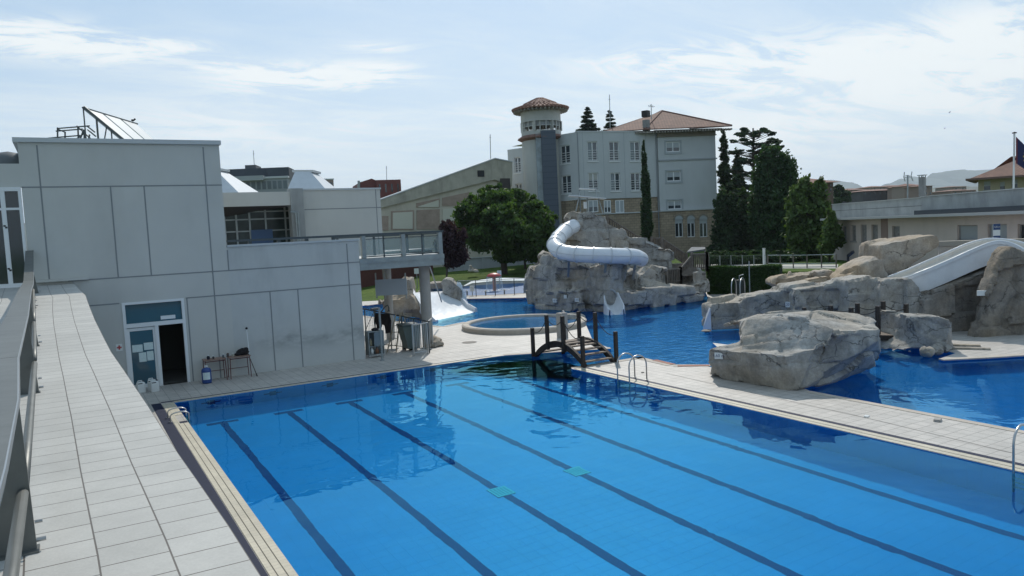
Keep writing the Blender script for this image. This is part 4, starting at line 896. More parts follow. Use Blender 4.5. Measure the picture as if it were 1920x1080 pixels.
# stepladder
p = G(738, 660); o = thing('stepladder', p, 'open wooden stepladder leaning among the clutter by the fence', 'ladder')
ax = Vector((.96, .1, 0)); ay = Vector((-.2, .95, 0)); mat_l = mat('ladder_wood', (.34, .28, .2), .7)
top = p+Vector((.42, .1, 1.55))
for s, sd in ((-.30, 0), (.12, 0)):
    MB().bar(p+ax*s, top+ax*(s*.45-.05), .05, .03).build('rail', mat_l, o)
for s in (.55, .98): MB().bar(p+ax*s+ay*.2, top+ax*(s*.15)+ay*.05, .035, .03).build('rail', mat_l, o)
mb = MB()
for k in range(1, 6):
    t = k/6; mb.bar(p+ax*(-.30)+(top+ax*-.185-p+ax*.30)*t, p+ax*.12+(top-p+ax*(-.12))*t, .07, .02)
mb.build('tread', mat_l, o)
# cabinet/trolley
q = G(699, 672); o = thing('storage_cabinet', q, 'low open metal cabinet holding bottles, pushed against the building corner', 'cabinet')
cx0, cy0 = 9.66, 27.75
mb = MB(); mb.box(cx0, cx0+.62, cy0, cy0+.05, .12, 1.0) if False else None
for (a, b, c, d, e, f) in ((0, .62, 0, .4, .10, .13), (0, .62, 0, .4, .98, 1.01), (0, .03, 0, .4, .13, .98), (.59, .62, 0, .4, .13, .98), (0.03, .59, .37, .4, .13, .98), (0.03, .59, .02, .37, .42, .44)): mb.box(cx0+a, cx0+b, cy0+c, cy0+d, e, f)
mb.build('carcass', GSTEEL, o)
mb = MB(); mb.box(cx0-.02, cx0+.64, cy0-.03, cy0-.01, .06, .09); mb.tube([(cx0+.04, cy0+.02, 0), (cx0+.04, cy0+.02, .1)], .02, 8); mb.tube([(cx0+.58, cy0+.02, 0), (cx0+.58, cy0+.02, .1)], .02, 8); mb.tube([(cx0+.58, cy0+.36, 0), (cx0+.58, cy0+.36, .1)], .02, 8); mb.build('leg', STEEL, o)
MB().box(cx0+.22, cx0+.58, cy0-.015, cy0-.001, .45, .97).build('door', mat('clear_door', (.16, .2, .23), .25), o)
def bottle(x, y, z, r, h, m, label):
    o = MB().lathe((x, y, z), [(0, 0), (r, .0), (r, h*.62), (r*.35, h*.8), (r*.35, h), (0, h)], 14).build('bottle', m, smooth=True); tag(o, label, 'bottle', 'bottles in the cabinet')
    MB().lathe((x, y, z+h), [(r*.4, 0), (r*.4, .03), (0, .03)], 10).build('lid', BLUEP, o)
bottle(cx0+.16, cy0+.14, .13, .065, .27, WPLAST, 'white bottle at the bottom left of the metal cabinet'); bottle(cx0+.36, cy0+.12, .13, .07, .26, mat('brown_bottle', (.18, .08, .04), .4), 'brown bottle at the bottom middle of the metal cabinet'); bottle(cx0+.14, cy0+.15, .44, .05, .3, mat('cream_bottle', (.45, .38, .25), .4), 'cream bottle on the upper left shelf of the cabinet')
o = MB().ico((cx0+.36, cy0+.2, 1.06), .12, 3, (1.2, 1, .55)).build('helmet', mat('black_cloth', (.012,)*3), smooth=True); tag(o, 'round black helmet resting on top of the metal cabinet', 'helmet'); MB().tube([(cx0+.22, cy0+.12, 1.02), (cx0+.36, cy0+.06, 1.01), (cx0+.5, cy0+.12, 1.02)], .012, 6).build('strap', BLACK, o)
# wetsuit shorts hung on the rail
def hang():
    c = fa+(fb-fa)*.32; e = (fb-fa).normalized(); z0 = za+(zb-za)*.32-.02; n = Vector((e.y, -e.x, 0)); n = n if n.dot(-c) > 0 else -n
    poly = [(-.42, 0), (.48, -.02), (.52, -.30), (.47, -.78), (.22, -.82), (.12, -.5), (-.02, -.44), (-.12, -.62), (-.34, -.66), (-.46, -.35)]
    mb = MB(); N = len(poly); vs = []
    for s in (.09, .03):
        for i, (u, z) in enumerate(poly): vs.append(c+e*u+Vector((0, 0, z0+z))+n*(s+.02*math.sin(i*2.1)))
    mb.add(vs, [tuple(range(N)), tuple(range(N, 2*N))[::-1]]+[(i, (i+1) % N, N+(i+1) % N, N+i) for i in range(N)])
    o = mb.build('wetsuit', mat('black_cloth', (.012,)*3)); tag(o, 'black wetsuit hung over the handrail to dry', 'wetsuit')
hang()
# wheeled bin
p = G(786, 657); bn = thing('rubbish_bin', p, 'grey-green wheeled bin leaning by the fence gate', 'bin')
q_ = [(-.26,-.26,.1),(.26,-.26,.1),(.26,.26,.1),(-.26,.26,.1),(-.36,-.33,1.0),(.36,-.33,1.0),(.36,.33,1.0),(-.36,.33,1.0)]
q_ = [(a-.12*(c-.1)-.18, b+.3, c) for a, b, c in q_]
mb = MB().hexa([(p.x+a, p.y+b, c) for a, b, c in q_]).build('body', mat('bin_green', (.09, .12, .11), .55), bn)
MB().hexa([(p.x+a*1.05-.29, p.y+b*1.05+.29, c) for a, b, c in [(-.36,-.33,1.0),(.36,-.33,1.0),(.36,.33,1.03),(-.36,.33,1.03),(-.34,-.3,1.07),(.34,-.3,1.07),(.34,.3,1.10),(-.34,.3,1.10)]]).build('lid', mat('bin_lid', (.03, .045, .04), .5), bn)
for s in (-.22, .22): MB().tube([(p.x+s-.2, p.y+.5, .1), (p.x+s-.15, p.y+.5, .1)], .1, 14).build('wheel', BLACK, bn)
p2_ = G(775, 655); o = MB().lathe((p2_.x, p2_.y, 0), [(.17, 0), (.2, .35), (.21, .36), (.19, .37), (.16, .05), (0, .05)], 18).build('bucket', BLACK); tag(o, 'low black bucket on the ground beside the bin', 'bucket'); MB().tube([(p2_.x-.2, p2_.y, .35), (p2_.x, p2_.y-.1, .27), (p2_.x+.2, p2_.y, .35)], .008, 6).build('handle', STEEL, o)
rk = MB(); c = (12.55, 28.75)
for i, (dx_, dy_, s) in enumerate(((.25, -.25, .2), (.42, .0, .26), (.1, -.42, .17), (-.2, -.35, .14), (.45, -.35, .15), (.25, -.02, .3), (.5, .25, .18))): rk.ico((c[0]+dx_, c[1]+dy_, s*.6), s, 2, (1, 1, .9), .12, i)
o = rock('rock_pile', rk, ROCK2, .07, .03, .5, 3); tag(o, 'small pile of rocks heaped round the foot of the front column', 'rocks')
# shower pole with curved head, exercise frame bits
p = D(716, 592, 33.5); o = thing('outdoor_shower', (p.x, p.y, 0), 'slim dark shower pipe with a curved head near the water behind the fence', 'shower')
MB().tube([D(706, 598, 33.5), D(716, 583, 33.5), D(722, 575, 33.5), D(727, 572, 33.5), D(729, 577, 33.5), D(729, 582, 33.5)], .03, 8).build('arm', DSTEEL, o); MB().tube([(D(706, 598, 33.5).x, D(706, 598, 33.5).y, 0), D(706, 598, 33.5)], .03, 8).build('pipe', DSTEEL, o)
mb = MB(); mb.lathe(D(729, 584, 33.5), [(.09, 0), (.03, .06)], 10); mb.build('shower_head', DSTEEL, o)
p = G(697, 620); o = thing('tripod_stand', p, 'dark tripod stand with a tilted head behind the fence', 'tripod')
hd = D(703, 580, p.x*FWN[0]+p.y*FWN[1])
for dx_, dy_ in ((-.45, 0), (.1, -.3), (.12, .3)): MB().tube([hd, (p.x+dx_+.1, p.y+dy_, 0)], .018, 6).build('leg', DSTEEL, o)
MB().rbox((hd.x, hd.y, hd.z-.05), .45, .14, .12, .3).build('head', DSTEEL, o)
# hanging white board
fbx = FD(704, 33.2, 762, 33.2); o = thing('sign_board', fbx.w(.7, 2.2), 'large blank pale board seen from behind, fixed high on the rear column', 'board')
u0, z0 = fbx.uz(705, 556); u1, z1 = fbx.uz(762, 522); MB().fbox(fbx, u0, u1, z0+.03, z1, -.03, .03).build('panel', mat('board_back', (.42, .50, .58), .5), o)
mb = MB()
for px in (703.5, 720, 759): 
    u, z = fbx.uz(px, 512); mb.bar(fbx.w(u, fbx.uz(px, 560)[1], -.06), fbx.w(u, z, -.06), .05)
mb.build('pole', GSTEEL, o)
o = MB().tube([D(806, 500, 30.5), D(822, 548, 36)], .03, 6).tube([D(822, 548, 36), D(828, 566, 38)], .03, 6).build('guy_pole', GSTEEL); tag(o, 'slim diagonal metal pole running down from the balcony to the children slide', 'pole')

# =====================================================================
# WAVE SLIDE, FOUNTAIN, FENCE AT THE SPLASH POOL
# =====================================================================
ws = thing('wave_slide', G(840, 590), 'wide white wet slide running down between rocks into the lagoon', 'slide')
def wslide():
    # right edge: top (845,548) -> (862,563) -> (875,577) -> (890,584); left edge: (778,553) -> (792,572)->(806,594)->(822,606)
    L_ = [(776, 551.5, 43.8), (783, 562, 43.1), (793, 577, 42.3), (806, 594, 41.4), (822, 607, 40.6)]; Rr = [(846, 548, 47.2), (856, 556, 46.6), (866, 567, 45.9), (877, 578, 45.1), (891, 584.5, 44.4)]
    l = [D(*a) for a in L_]; r = [D(*a) for a in Rr]; mb = MB(); vs = []; n = 12
    for a, b in zip(l, r):
        for k in range(n+1): vs.append(a+(b-a)*(k/n))
    fs = [(i*(n+1)+j, (i+1)*(n+1)+j, (i+1)*(n+1)+j+1, i*(n+1)+j+1) for i in range(len(l)-1) for j in range(n)]
    mb.add(vs, fs); wet = mat('wet_slide', (.72, .74, .75), .3, bump=.5, bscale=3, spec=.8); mb.build('chute', wet, ws, smooth=True)
    for side, nm in ((l, 'left'), (r, 'right')):
        mb = MB(); sgn = -1 if nm == 'left' else 1; e = (r[0]-l[0]).normalized()*sgn
        for a, b in zip(side, side[1:]):
            mb.hexa([a-Vector((0,0,.3)), b-Vector((0,0,.3)), b+e*.28-Vector((0,0,.3)), a+e*.28-Vector((0,0,.3)), a+Vector((0,0,.28)), b+Vector((0,0,.22)), b+e*.22+Vector((0,0,.2)), a+e*.22+Vector((0,0,.26))])
        mb.build('side_wall', SLIDE, ws)
    t = [l[0], r[0]]; back = Vector((.5, .86, 0))*1.2
    MB().hexa([t[0]-Vector((0,0,1.5)), t[1]-Vector((0,0,1.5)), t[1]+back-Vector((0,0,1.5)), t[0]+back-Vector((0,0,1.5)), t[0]-Vector((0,0,.02)), t[1]-Vector((0,0,.02)), t[1]+back, t[0]+back]).build('platform', SLIDE, ws)
wslide()
def px_rock(name, hulls, m, label, vox=.16, amp=.12, cell=1.1, seed=0, cat='rock', fine=.03, grp=None):
    mb = MB()
    for h in hulls: mb.hull([Vector(p) for p in h])
    o = rock(name, mb, m, vox, amp, cell, seed, fine=fine); return tag(o, label, cat, grp)
def hb(front, dep, thick, base=None):
    """front outline points given in the photo at depth dep (may vary per point), carried back by thick metres"""
    P = []
    for q in front:
        d = q[2] if len(q) > 2 else dep
        a = D(q[0], q[1], d); P.append(a); b = a+Vector((FWN[0], FWN[1], 0))*thick; P.append(b)
    return P
px_rock('slide_rock', [hb([(722, 560), (732, 598), (800, 605), (803, 597), (774, 554), (770, 550), (735, 556)], 42.0, 2.2), hb([(752, 520), (771, 518), (776, 552), (782, 580), (745, 598), (740, 560), (750, 540)], 43, 2.5), hb([(725, 560), (735, 600), (700, 566), (722, 556)], 44.5, 1.5)], ROCK2, 'brown rock wall on the left side of the white wave slide', .2, .14, 1.2, 1)
px_rock('slide_rock', [hb([(780, 552), (846, 548), (842, 530), (826, 526), (800, 528), (783, 538)], 48.5, 1.6)], ROCK2, 'low lumpy rock ledge behind the top of the wave slide', .2, .16, 1.0, 2)
px_rock('slide_rock', [hb([(828, 550), (827, 528), (834, 523), (845, 523), (856, 533), (865, 545), (868, 566), (862, 568), (848, 552)], 46.0, 2.2)], ROCK, 'curved grey rock on the right of the wave slide with water spilling off', .11, .06, 1.0, 3)
def water_spray(name, label, p, mbf, cat='splash'):
    o = mbf.build(name, mat('falling_water', (.75, .82, .86), .3)); tag(o, label, cat); return o
rnd = random.Random(4); mb = MB()
for i in range(260):
    t = rnd.random(); a = D(859+14*t+rnd.gauss(0, 1.6), 533+34*t**1.3+rnd.gauss(0, 2), 46.3); mb.ico(a, rnd.uniform(.02, .06), 0, (1, 1, 1.8))
water_spray('water_spray', 'white water spraying off the curved rock beside the wave slide', None, mb)
# mushroom fountain
mp_ = G(927, 553); mp_ = Vector((SPC.x, SPC.y-2.0, 0)); fo = thing('mushroom_fountain', mp_, 'red mushroom shaped fountain raining into the shallow splash pool', 'fountain')
dd = mp_.x*FWN[0]+mp_.y*FWN[1]; ztop = D(926, 511.5, dd).z; zb_ = D(926, 518, dd).z; px_u = D(926, 515, dd); ctr = Vector((px_u.x, px_u.y, 0)); rr_ = 13.5*dd/FPX
MB().lathe((ctr.x, ctr.y, 0), [(rr_, zb_), (rr_*.98, zb_+.05), (rr_*.8, zb_+(ztop-zb_)*.6), (rr_*.45, ztop-.03), (0.01, ztop)], 28).lathe((ctr.x, ctr.y, 0), [(rr_, zb_), (.1, zb_+.04)], 28).build('cap', RED, fo, smooth=True)
MB().tube([(ctr.x, ctr.y, 0), (ctr.x, ctr.y, zb_+.05)], .13, 14).build('stem', ORANGE, fo)
mb = MB(); rnd = random.Random(5)
for i in range(46):
    a = 2*math.pi*i/46; r1 = rr_*1.0; mb.tube([(ctr.x+math.cos(a)*r1, ctr.y+math.sin(a)*r1, zb_), (ctr.x+math.cos(a)*r1*1.12, ctr.y+math.sin(a)*r1*1.12, zb_*.6), (ctr.x+math.cos(a)*r1*1.2, ctr.y+math.sin(a)*r1*1.2, .02)], .006, 4)
mb.build('water_curtain', glass_mat('rain_water', (.8, .88, .9), .45), fo)
mb = MB()
for i in range(160):
    a = rnd.uniform(0, 6.283); r = rnd.uniform(.2, 2.6)*rr_/1.0*.9; mb.ico((ctr.x+math.cos(a)*r*1.3, ctr.y+math.sin(a)*r*.7, .02), rnd.uniform(.015, .05), 0, (1.6, 1, .3))
mb.build('foam', mat('falling_water', (.75, .82, .86)), fo)
# wire fence in front of splash pool
def pfence(name, pts, zb, h, npost, nbal, m, label, cat='fence', mp=None, posts_every=None, rb=.008, rp=.03, rails=(1.0,)):
    o = thing(name, pts[0], label, cat); mb = MB(); L = len(pts)
    def at(t):
        k = min(int(t*(L-1)), L-2); f = t*(L-1)-k; return Vector(pts[k])+(Vector(pts[k+1])-Vector(pts[k]))*f
    for rh in rails: mb.tube([at(i/24)+Vector((0,0,zb+h*rh)) for i in range(25)], rp*.7, 6)
    mb.tube([at(i/24)+Vector((0,0,zb+.08)) for i in range(25)], rb*1.5, 5)
    for i in range(nbal): p = at((i+.5)/nbal); mb.tube([p+Vector((0,0,zb+.08)), p+Vector((0,0,zb+h))], rb, 4)
    mb.build('rail', m, o)
    for i in range(npost): p = at(i/(npost-1)); MB().tube([p+Vector((0,0,zb-.3)), p+Vector((0,0,zb+h+.03))], rp, 8).build('post', mp or m, o)
    return o
gp = lambda px, py: Vector((*XY(px, py), 0))
pfence('pool_fence', [gp(860, 556), gp(893, 556), gp(929, 554.5), gp(965, 552.5), gp(1004, 551)], 0, 1.15, 5, 70, mat('fence_light', (.42, .42, .40), .5), 'thin white baluster fence between the lagoon and the splash pool', mp=DSTEEL)
for (x, y, label) in ((885, 541, 'white notice board on the fence left of the fountain'), (936, 512, 'small white sign on a post behind the red fountain')):
    dd_ = 55 if y > 530 else 62; fq = FD(x-5, dd_, x+5, dd_); u, z = fq.uz(x, y); o = thing('notice_sign', fq.w(u, 0), label, 'sign'); MB().fbox(fq, u-.17, u+.17, z-.2, z+.2, -.02, .02).build('panel', WPLAST, o); MB().bar(fq.w(u, -.02, -.05), fq.w(u, z, -.05), .05).build('pole', GSTEEL, o)
    mb = MB()
    for k in range(3): mb.fbox(fq, u-.11, u+.11, z+.1-.1*k-.02, z+.1-.1*k+.01, .02, .023)
    mb.build('lettering', mat('faint_grey', (.3, .3, .3)), o)
o = thing('info_post', G(816, 520, .3), 'slim post with a small white plate on the lawn behind the front column', 'sign'); fq = FD(775, 64, 790, 64); u, z = fq.uz(781, 509); MB().fbox(fq, u-.2, u+.2, z-.2, z+.25, -.02, .02).build('panel', WPLAST, o); MB().bar(fq.w(u, 0, -.04), fq.w(u, z, -.04), .05).build('pole', GSTEEL, o)
# little lawn lights and manhole
p = G(880, 642); o = MB().lathe((p.x, p.y, 0), [(0, .012), (.28, .012), (.30, .0)], 24).build('manhole_cover', mat('manhole', (.12, .105, .085), .7)); tag(o, 'round dark manhole cover in the pale deck near the round pool', 'manhole cover'); MB().lathe((p.x, p.y, 0), [(.29, .0), (.34, .004)], 24).build('frame', CONC, o)
k = 0
for px, py in ((876, 553), (911, 553), (946, 551), (983, 549)):
    p = G(px, py+1); o = MB().lathe((p.x, p.y, 0), [(.05, 0), (.05, .28), (.08, .3), (.08, .36), (0, .38)], 10).build('ground_light', DSTEEL); tag(o, 'small dark ground light on the paving by the fence, %s' % ('leftmost of four', 'second from the left', 'third from the left', 'rightmost of four')[k], 'light', 'ground lights along the fence'); MB().lathe((p.x, p.y, .3), [(.082, 0), (.082, .04)], 10).build('lens', WPLAST, o); k += 1
o = px_rock('lawn_rock', [hb([(876, 510), (880, 497), (890, 500), (897, 503), (899, 511)], 72, 1)], mat('pale_rock', (.5, .47, .42), .9, bump=.4, bscale=4), 'pale rock standing alone on the lawn under the big tree', .12, .15, .6, 8)

# =====================================================================
# ROCK MOUND WITH TUBE SLIDE
# =====================================================================
mound = []
# left front mass (front-left face runs from (24.5,40.3) to (24.2,32.4))
def fl(px): return 45.6+(px-990)*(40.4-45.6)/(1135-990) if px < 1135 else 40.4+(px-1135)*(44.6-40.4)/(1325-1135)
def hbf(pts, thick, off=0): return hb([(x, y, fl(x)+off) for x, y in pts], 0, thick)
mound += [hbf([(990, 572), (986, 545), (988, 520), (994, 502), (1014, 497), (1040, 500), (1040, 585), (1008, 584)], 3.5),
          hbf([(1008, 584), (1014, 482), (1024, 474), (1060, 488), (1080, 492), (1080, 590)], 3.8),
          hbf([(1070, 590), (1070, 500), (1105, 497), (1112, 505), (1112, 520), (1104, 592)], 3.2, .2),
          hbf([(1100, 592), (1102, 503), (1110, 500), (1152, 486), (1176, 482), (1181, 487), (1180, 500), (1172, 530), (1162, 548), (1160, 560), (1166, 588), (1134, 592)], 3.5),
          hbf([(1012, 588), (1000, 560), (1030, 548), (1092, 545), (1096, 590)], 1.2, -.5),
          hbf([(1155, 592), (1157, 542), (1200, 545), (1260, 538), (1318, 540), (1328, 562), (1300, 568), (1180, 584)], 3.0),
          hbf([(1160, 560), (1170, 512), (1190, 505), (1200, 520), (1200, 560)], 2.5, 1.6),
          hbf([(1198, 520), (1216, 500), (1250, 505), (1254, 512), (1250, 548), (1200, 550)], 2.6, 1.3),
          hbf([(1200, 550), (1210, 530), (1268, 532), (1330, 530), (1330, 550)], 2.4, 1.2),
          hbf([(1302, 560), (1304, 520), (1300, 508), (1316, 504), (1326, 508), (1329, 530), (1328, 562)], 3, 1.5)]
# tower and descending shoulder
mound += [hb([(1082, 560), (1082, 402), (1092, 397), (1110, 397), (1137, 404), (1139, 420), (1142, 460), (1150, 560)], 46.0, 3.2),
          hb([(1060, 560), (1061, 410), (1066, 400), (1078, 396), (1084, 402), (1086, 560)], 47.2, 2.2),
          hb([(1136, 560), (1137, 415), (1150, 420), (1174, 433), (1180, 446), (1178, 560)], 46.3, 3),
          hb([(1170, 560), (1172, 446), (1200, 446), (1220, 447), (1240, 456), (1263, 474), (1265, 505), (1262, 530)], 46.6, 1.0),
          hb([(1225, 540), (1230, 490), (1290, 520), (1300, 545)], 47.0, 1.5),
          hb([(1024, 560), (1030, 480), (1055, 470), (1085, 470), (1090, 560)], 45.5, 4)]
rm = px_rock('rock_mound', mound, ROCK, 'tall artificial rock mound carrying the white tube slide in the lagoon', .10, .17, 1.15, 5, 'rock mound', .02)
# tube slide
tsl = thing('tube_slide', D(1110, 480, 42), 'white enclosed tube slide curving round the front of the rock mound', 'slide')
TP = [(1076, 424, 45.6, .62), (1060, 433, 44.6, .66), (1047, 447, 43.4, .68), (1040, 460, 42.4, .70), (1050, 471, 41.6, .70), (1074, 476, 41.0, .70), (1104, 478, 40.6, .70), (1135, 479, 40.5, .70), (1165, 480, 40.7, .70), (1190, 481, 41.4, .68), (1202, 486, 42.4, .62)]
cp = [(D(a, b, c), r) for a, b, c, r in TP]
def cr(P, t):
    n = len(P)-1; x = t*n; i = min(int(x), n-1); f = x-i; p0, p1, p2, p3 = P[max(i-1, 0)], P[i], P[i+1], P[min(i+2, n)]
    return .5*((2*p1)+(p2-p0)*f+(2*p0-5*p1+4*p2-p3)*f*f+(3*p1-p0-3*p2+p3)*f**3)
CP = [p for p, r in cp]; NS = 60; pts = [cr(CP, i/NS) for i in range(NS+1)]
MB().tube(pts, .42, 24).build('tube', SLIDE, tsl, smooth=True)
for t in (.10, .20, .29, .42, .53, .63, .73, .83):
    a = cr(CP, t-.004); b = cr(CP, t+.004); d = (b-a).normalized()*.03; c = (a+b)/2; MB().tube([c-d, c+d], .462, 24).build('flange', mat('flange_white', (.6, .61, .61), .4), tsl)
mb = MB()   # seam along the side
def seam(sgn):
    P = []
    for i in range(NS+1):
        d = (pts[min(i+1, NS)]-pts[max(i-1, 0)]).normalized(); s = d.cross(Vector((0, 0, 1))).normalized(); P.append(pts[i]+s*sgn*.425)
    mb.tube(P, .018, 6)
seam(1); seam(-1); mb.build('seam', mat('flange_white', (.6,)*3), tsl)
cpos = cr(CP, .2); d_ = (cr(CP, .21)-cr(CP, .19)).normalized(); 
o = MB().tube([cpos+Vector((0, 0, .1)), cpos+d_*.5+Vector((0, 0, .1))], .36, 20).build('window_band', mat('flange_white', (.6,)*3), tsl)
mb = MB()
for t in (.47, .70, .9):
    p = cr(CP, t); bq = p+Vector((FWN[0], FWN[1], 0))*.9; MB().bar(p-Vector((0, 0, .42)), (bq.x, bq.y, p.z-1.3), .12).bar(p-Vector((.4, 0, .42)), p-Vector((-.4, 0, .42)), .10).build('support', GSTEEL, tsl)
# slide exit at the water
ex = thing('slide_exit', G(1150, 590), 'white scoop shaped slide outlet at the waterline of the rock mound', 'slide')
def exitslide():
    base = G(1147, 584); base.z = 0; nn = Vector((-.42, -.9, 0)).normalized(); uu = Vector((nn.y, -nn.x, 0)); uu = uu if uu.x > 0 else -uu
    n = 18; rings = []; out = []
    for o_, zt, r, zb in ((-.25, 1.02, .30, .42), (0, 1.0, .36, .30), (.3, .72, .41, .16), (.65, .52, .44, .06), (1.0, .38, .42, .0), (1.2, .22, .34, -.05)):
        ring = []
        for j in range(n+1):
            a = math.pi*(1+j/n); t = abs(math.cos(a)); zz = zb+(zt-zb)*t**2.6; ring.append(base+nn*o_+uu*(math.cos(a)*r)+Vector((0, 0, zz)))
        rings.append(ring)
    mb = MB(); vs = [p for r in rings for p in r]; m = n+1
    mb.add(vs, [(i*m+j, i*m+j+1, (i+1)*m+j+1, (i+1)*m+j) for i in range(len(rings)-1) for j in range(n)])
    for s_ in (0, n):
        for a, b in zip(rings, rings[1:]):
            ua = uu*(-.05 if s_ == 0 else .05); lo = lambda p: Vector((p.x, p.y, -.2))
            mb.quad(a[s_], b[s_], b[s_]+ua, a[s_]+ua); mb.quad(a[s_]+ua, b[s_]+ua, lo(b[s_])+ua*2, lo(a[s_])+ua*2)
    f = rings[-1]; mb.add(list(f)+[Vector((p.x, p.y, -.2)) for p in f], [(j, j+1, m+j+1, m+j) for j in range(n)])
    mb.build('chute', SLIDE, ex, smooth=True)
    mb = MB(); P = [base+nn*(-.02)+uu*(.36*math.cos(math.pi*k/14))+Vector((0, 0, .55+.62*math.sin(math.pi*k/14))) for k in range(15)]
    mb.tube([P[0]-Vector((0, 0, .5))]+P+[P[-1]-Vector((0, 0, .5))], .05, 8)
    Q = [p-nn*.04 for p in [P[0]-Vector((0, 0, .5))]+P+[P[-1]-Vector((0, 0, .5))]]; mb.add(Q, [tuple(range(len(Q)))]); mb.build('mouth', mat('mouth_grey', (.32, .33, .33), .6), ex)
exitslide()
def plaque(px, py, wpx, hpx, dep, body, label, name='depth_sign', blue=False, nudge=.0):
    dg = bpy.context.evaluated_depsgraph_get(); dg.update(); dr = Vector(ray(px, py)).normalized()
    ok, loc, nor, _, ob, _ = SC.ray_cast(dg, Vector((0, 0, H)), dr)
    if ok:
        hn = Vector((nor.x, nor.y, 0)); fv = Vector((-FWN[0], -FWN[1], 0)); hn = (hn.normalized()*.55+fv*.45).normalized() if hn.length > .2 else fv
        p = loc+hn*.07; t = Vector((-hn.y, hn.x, 0)); fq = Fr((p.x-t.x, p.y-t.y), (p.x+t.x, p.y+t.y)); dep = p.x*FWN[0]+p.y*FWN[1]
    else: fq = FD(px-5, dep, px+5, dep)
    u, z = fq.uz(px, py); s = dep/FPX; wd = wpx*s/2; hd = hpx*s/2
    o = MB().fbox(fq, u-wd, u+wd, z-hd, z+hd, -.10, .02).build(name, WPLAST); tag(o, label, 'sign')
    if body: text(body, 'lettering', mat('sign_navy', (.02, .04, .12), .5), fq, u, z, .0225, hd*1.35 if len(body) < 8 else hd*.8, o)
    return o
plaque(1040, 563.5, 8, 7, fl(1040)-.75, '1,10 m', 'small white depth sign on the mound, left of the pair near the water', nudge=.3)
plaque(1082, 562.5, 9, 7, fl(1082)-.75, '1,10 m', 'small white depth sign on the mound, right of the pair near the water', nudge=.3)
plaque(1060, 556.5, 6, 6.5, fl(1060)-.75, None, 'small grey notice on the mound above and between the two depth signs', nudge=.3)
# canopy frame on top
cf = thing('canopy_frame', D(1105, 397, 46), 'light steel frame with a flat sunshade standing on top of the mound', 'canopy')
for a, b in (((1080, 396), (1086, 369)), ((1101, 398), (1101, 371)), ((1131, 402), (1117, 355)), ((1086, 371), (1089, 356))):
    MB().tube([D(*a, 46.6), D(*b, 46.6)], .04, 8).build('leg', GSTEEL, cf)
mb = MB(); p, q = D(1068, 367, 46), D(1137, 373, 46); bk = Vector((FWN[0], FWN[1], 0)); mb.hexa([p, q, q+bk*1.4, p+bk*1.4, *(v+Vector((0,0,.06)) for v in (p, q, q+bk*1.4, p+bk*1.4))]); p, q = D(1087, 354, 46.6), D(1119, 355, 46.6); mb.hexa([p, q, q+bk*.8, p+bk*.8, *(v+Vector((0,0,.05)) for v in (p, q, q+bk*.8, p+bk*.8))]); mb.build('sunshade', mat('shade_white', (.6, .62, .62), .4), cf)
MB().rbox(D(1097.5, 391, 46.3), .16, .12, .4).build('control_box', WPLAST, cf)
# stairs with timber railing up the mound
st = thing('timber_stair_railing', D(1300, 500, 47), 'grey timber railing following the stairs up the right side of the mound', 'railing')
def railrun(pts, dep, h_px, nb, m=GWOOD):
    """pts: top line in px; h_px rail height"""
    P = [D(x, y, d) for x, y, d in pts]; s = dep/FPX; hh = h_px*s; mb = MB()
    mb.tube(P, .06, 6); mb.tube([p-Vector((0, 0, hh*.85)) for p in P], .035, 6)
    L = len(P)-1
    for i in range(nb+1):
        t = i/nb*L; k = min(int(t), L-1); p = P[k]+(P[k+1]-P[k])*(t-k); mb.bar(p-Vector((0, 0, hh)), p, .10, .04)
    mb.build('rail', m, st)
    for p in (P[0], P[-1]): MB().bar(p-Vector((0, 0, hh*1.1)), p+Vector((0, 0, .12)), .13, .13).build('post', m, st)
railrun([(1139, 407, 48), (1200, 446, 48)], 48, 14, 14)
railrun([(1241, 447, 48.5), (1287, 477, 48.5)], 48, 22, 15); railrun([(1222, 447, 48.8), (1241, 447, 48.6)], 48, 14, 5)
railrun([(1297, 477, 47.5), (1325, 476, 47.2)], 47, 30, 8)
railrun([(1296, 480, 47.2), (1276, 504, 46.2)], 46, 26, 7); railrun([(1276, 504, 46.2), (1250, 506, 45.8)], 46, 26, 8)
railrun([(1325, 476, 47.2), (1327, 478, 50)], 47, 30, 6)
sr = MB()
for k in range(10):
    a = D(1262+k*4.2, 512-k*0+ (k*2.0)-14, 47.6-.15*k); sr.rbox((a.x, a.y, a.z), 1.4, .45, .12, -.5)
MBst = sr.build('stair_tread', GWOOD, st)
# island slab on round pool side
px_rock('flat_rock', [hb([(1044, 593), (1052, 588), (1080, 587), (1095, 592), (1103, 598), (1098, 606), (1085, 600), (1060, 597)], 37.0, .8)], ROCK, 'low flat rock on the far rim of the round pool', .09, .04, .5, 9)

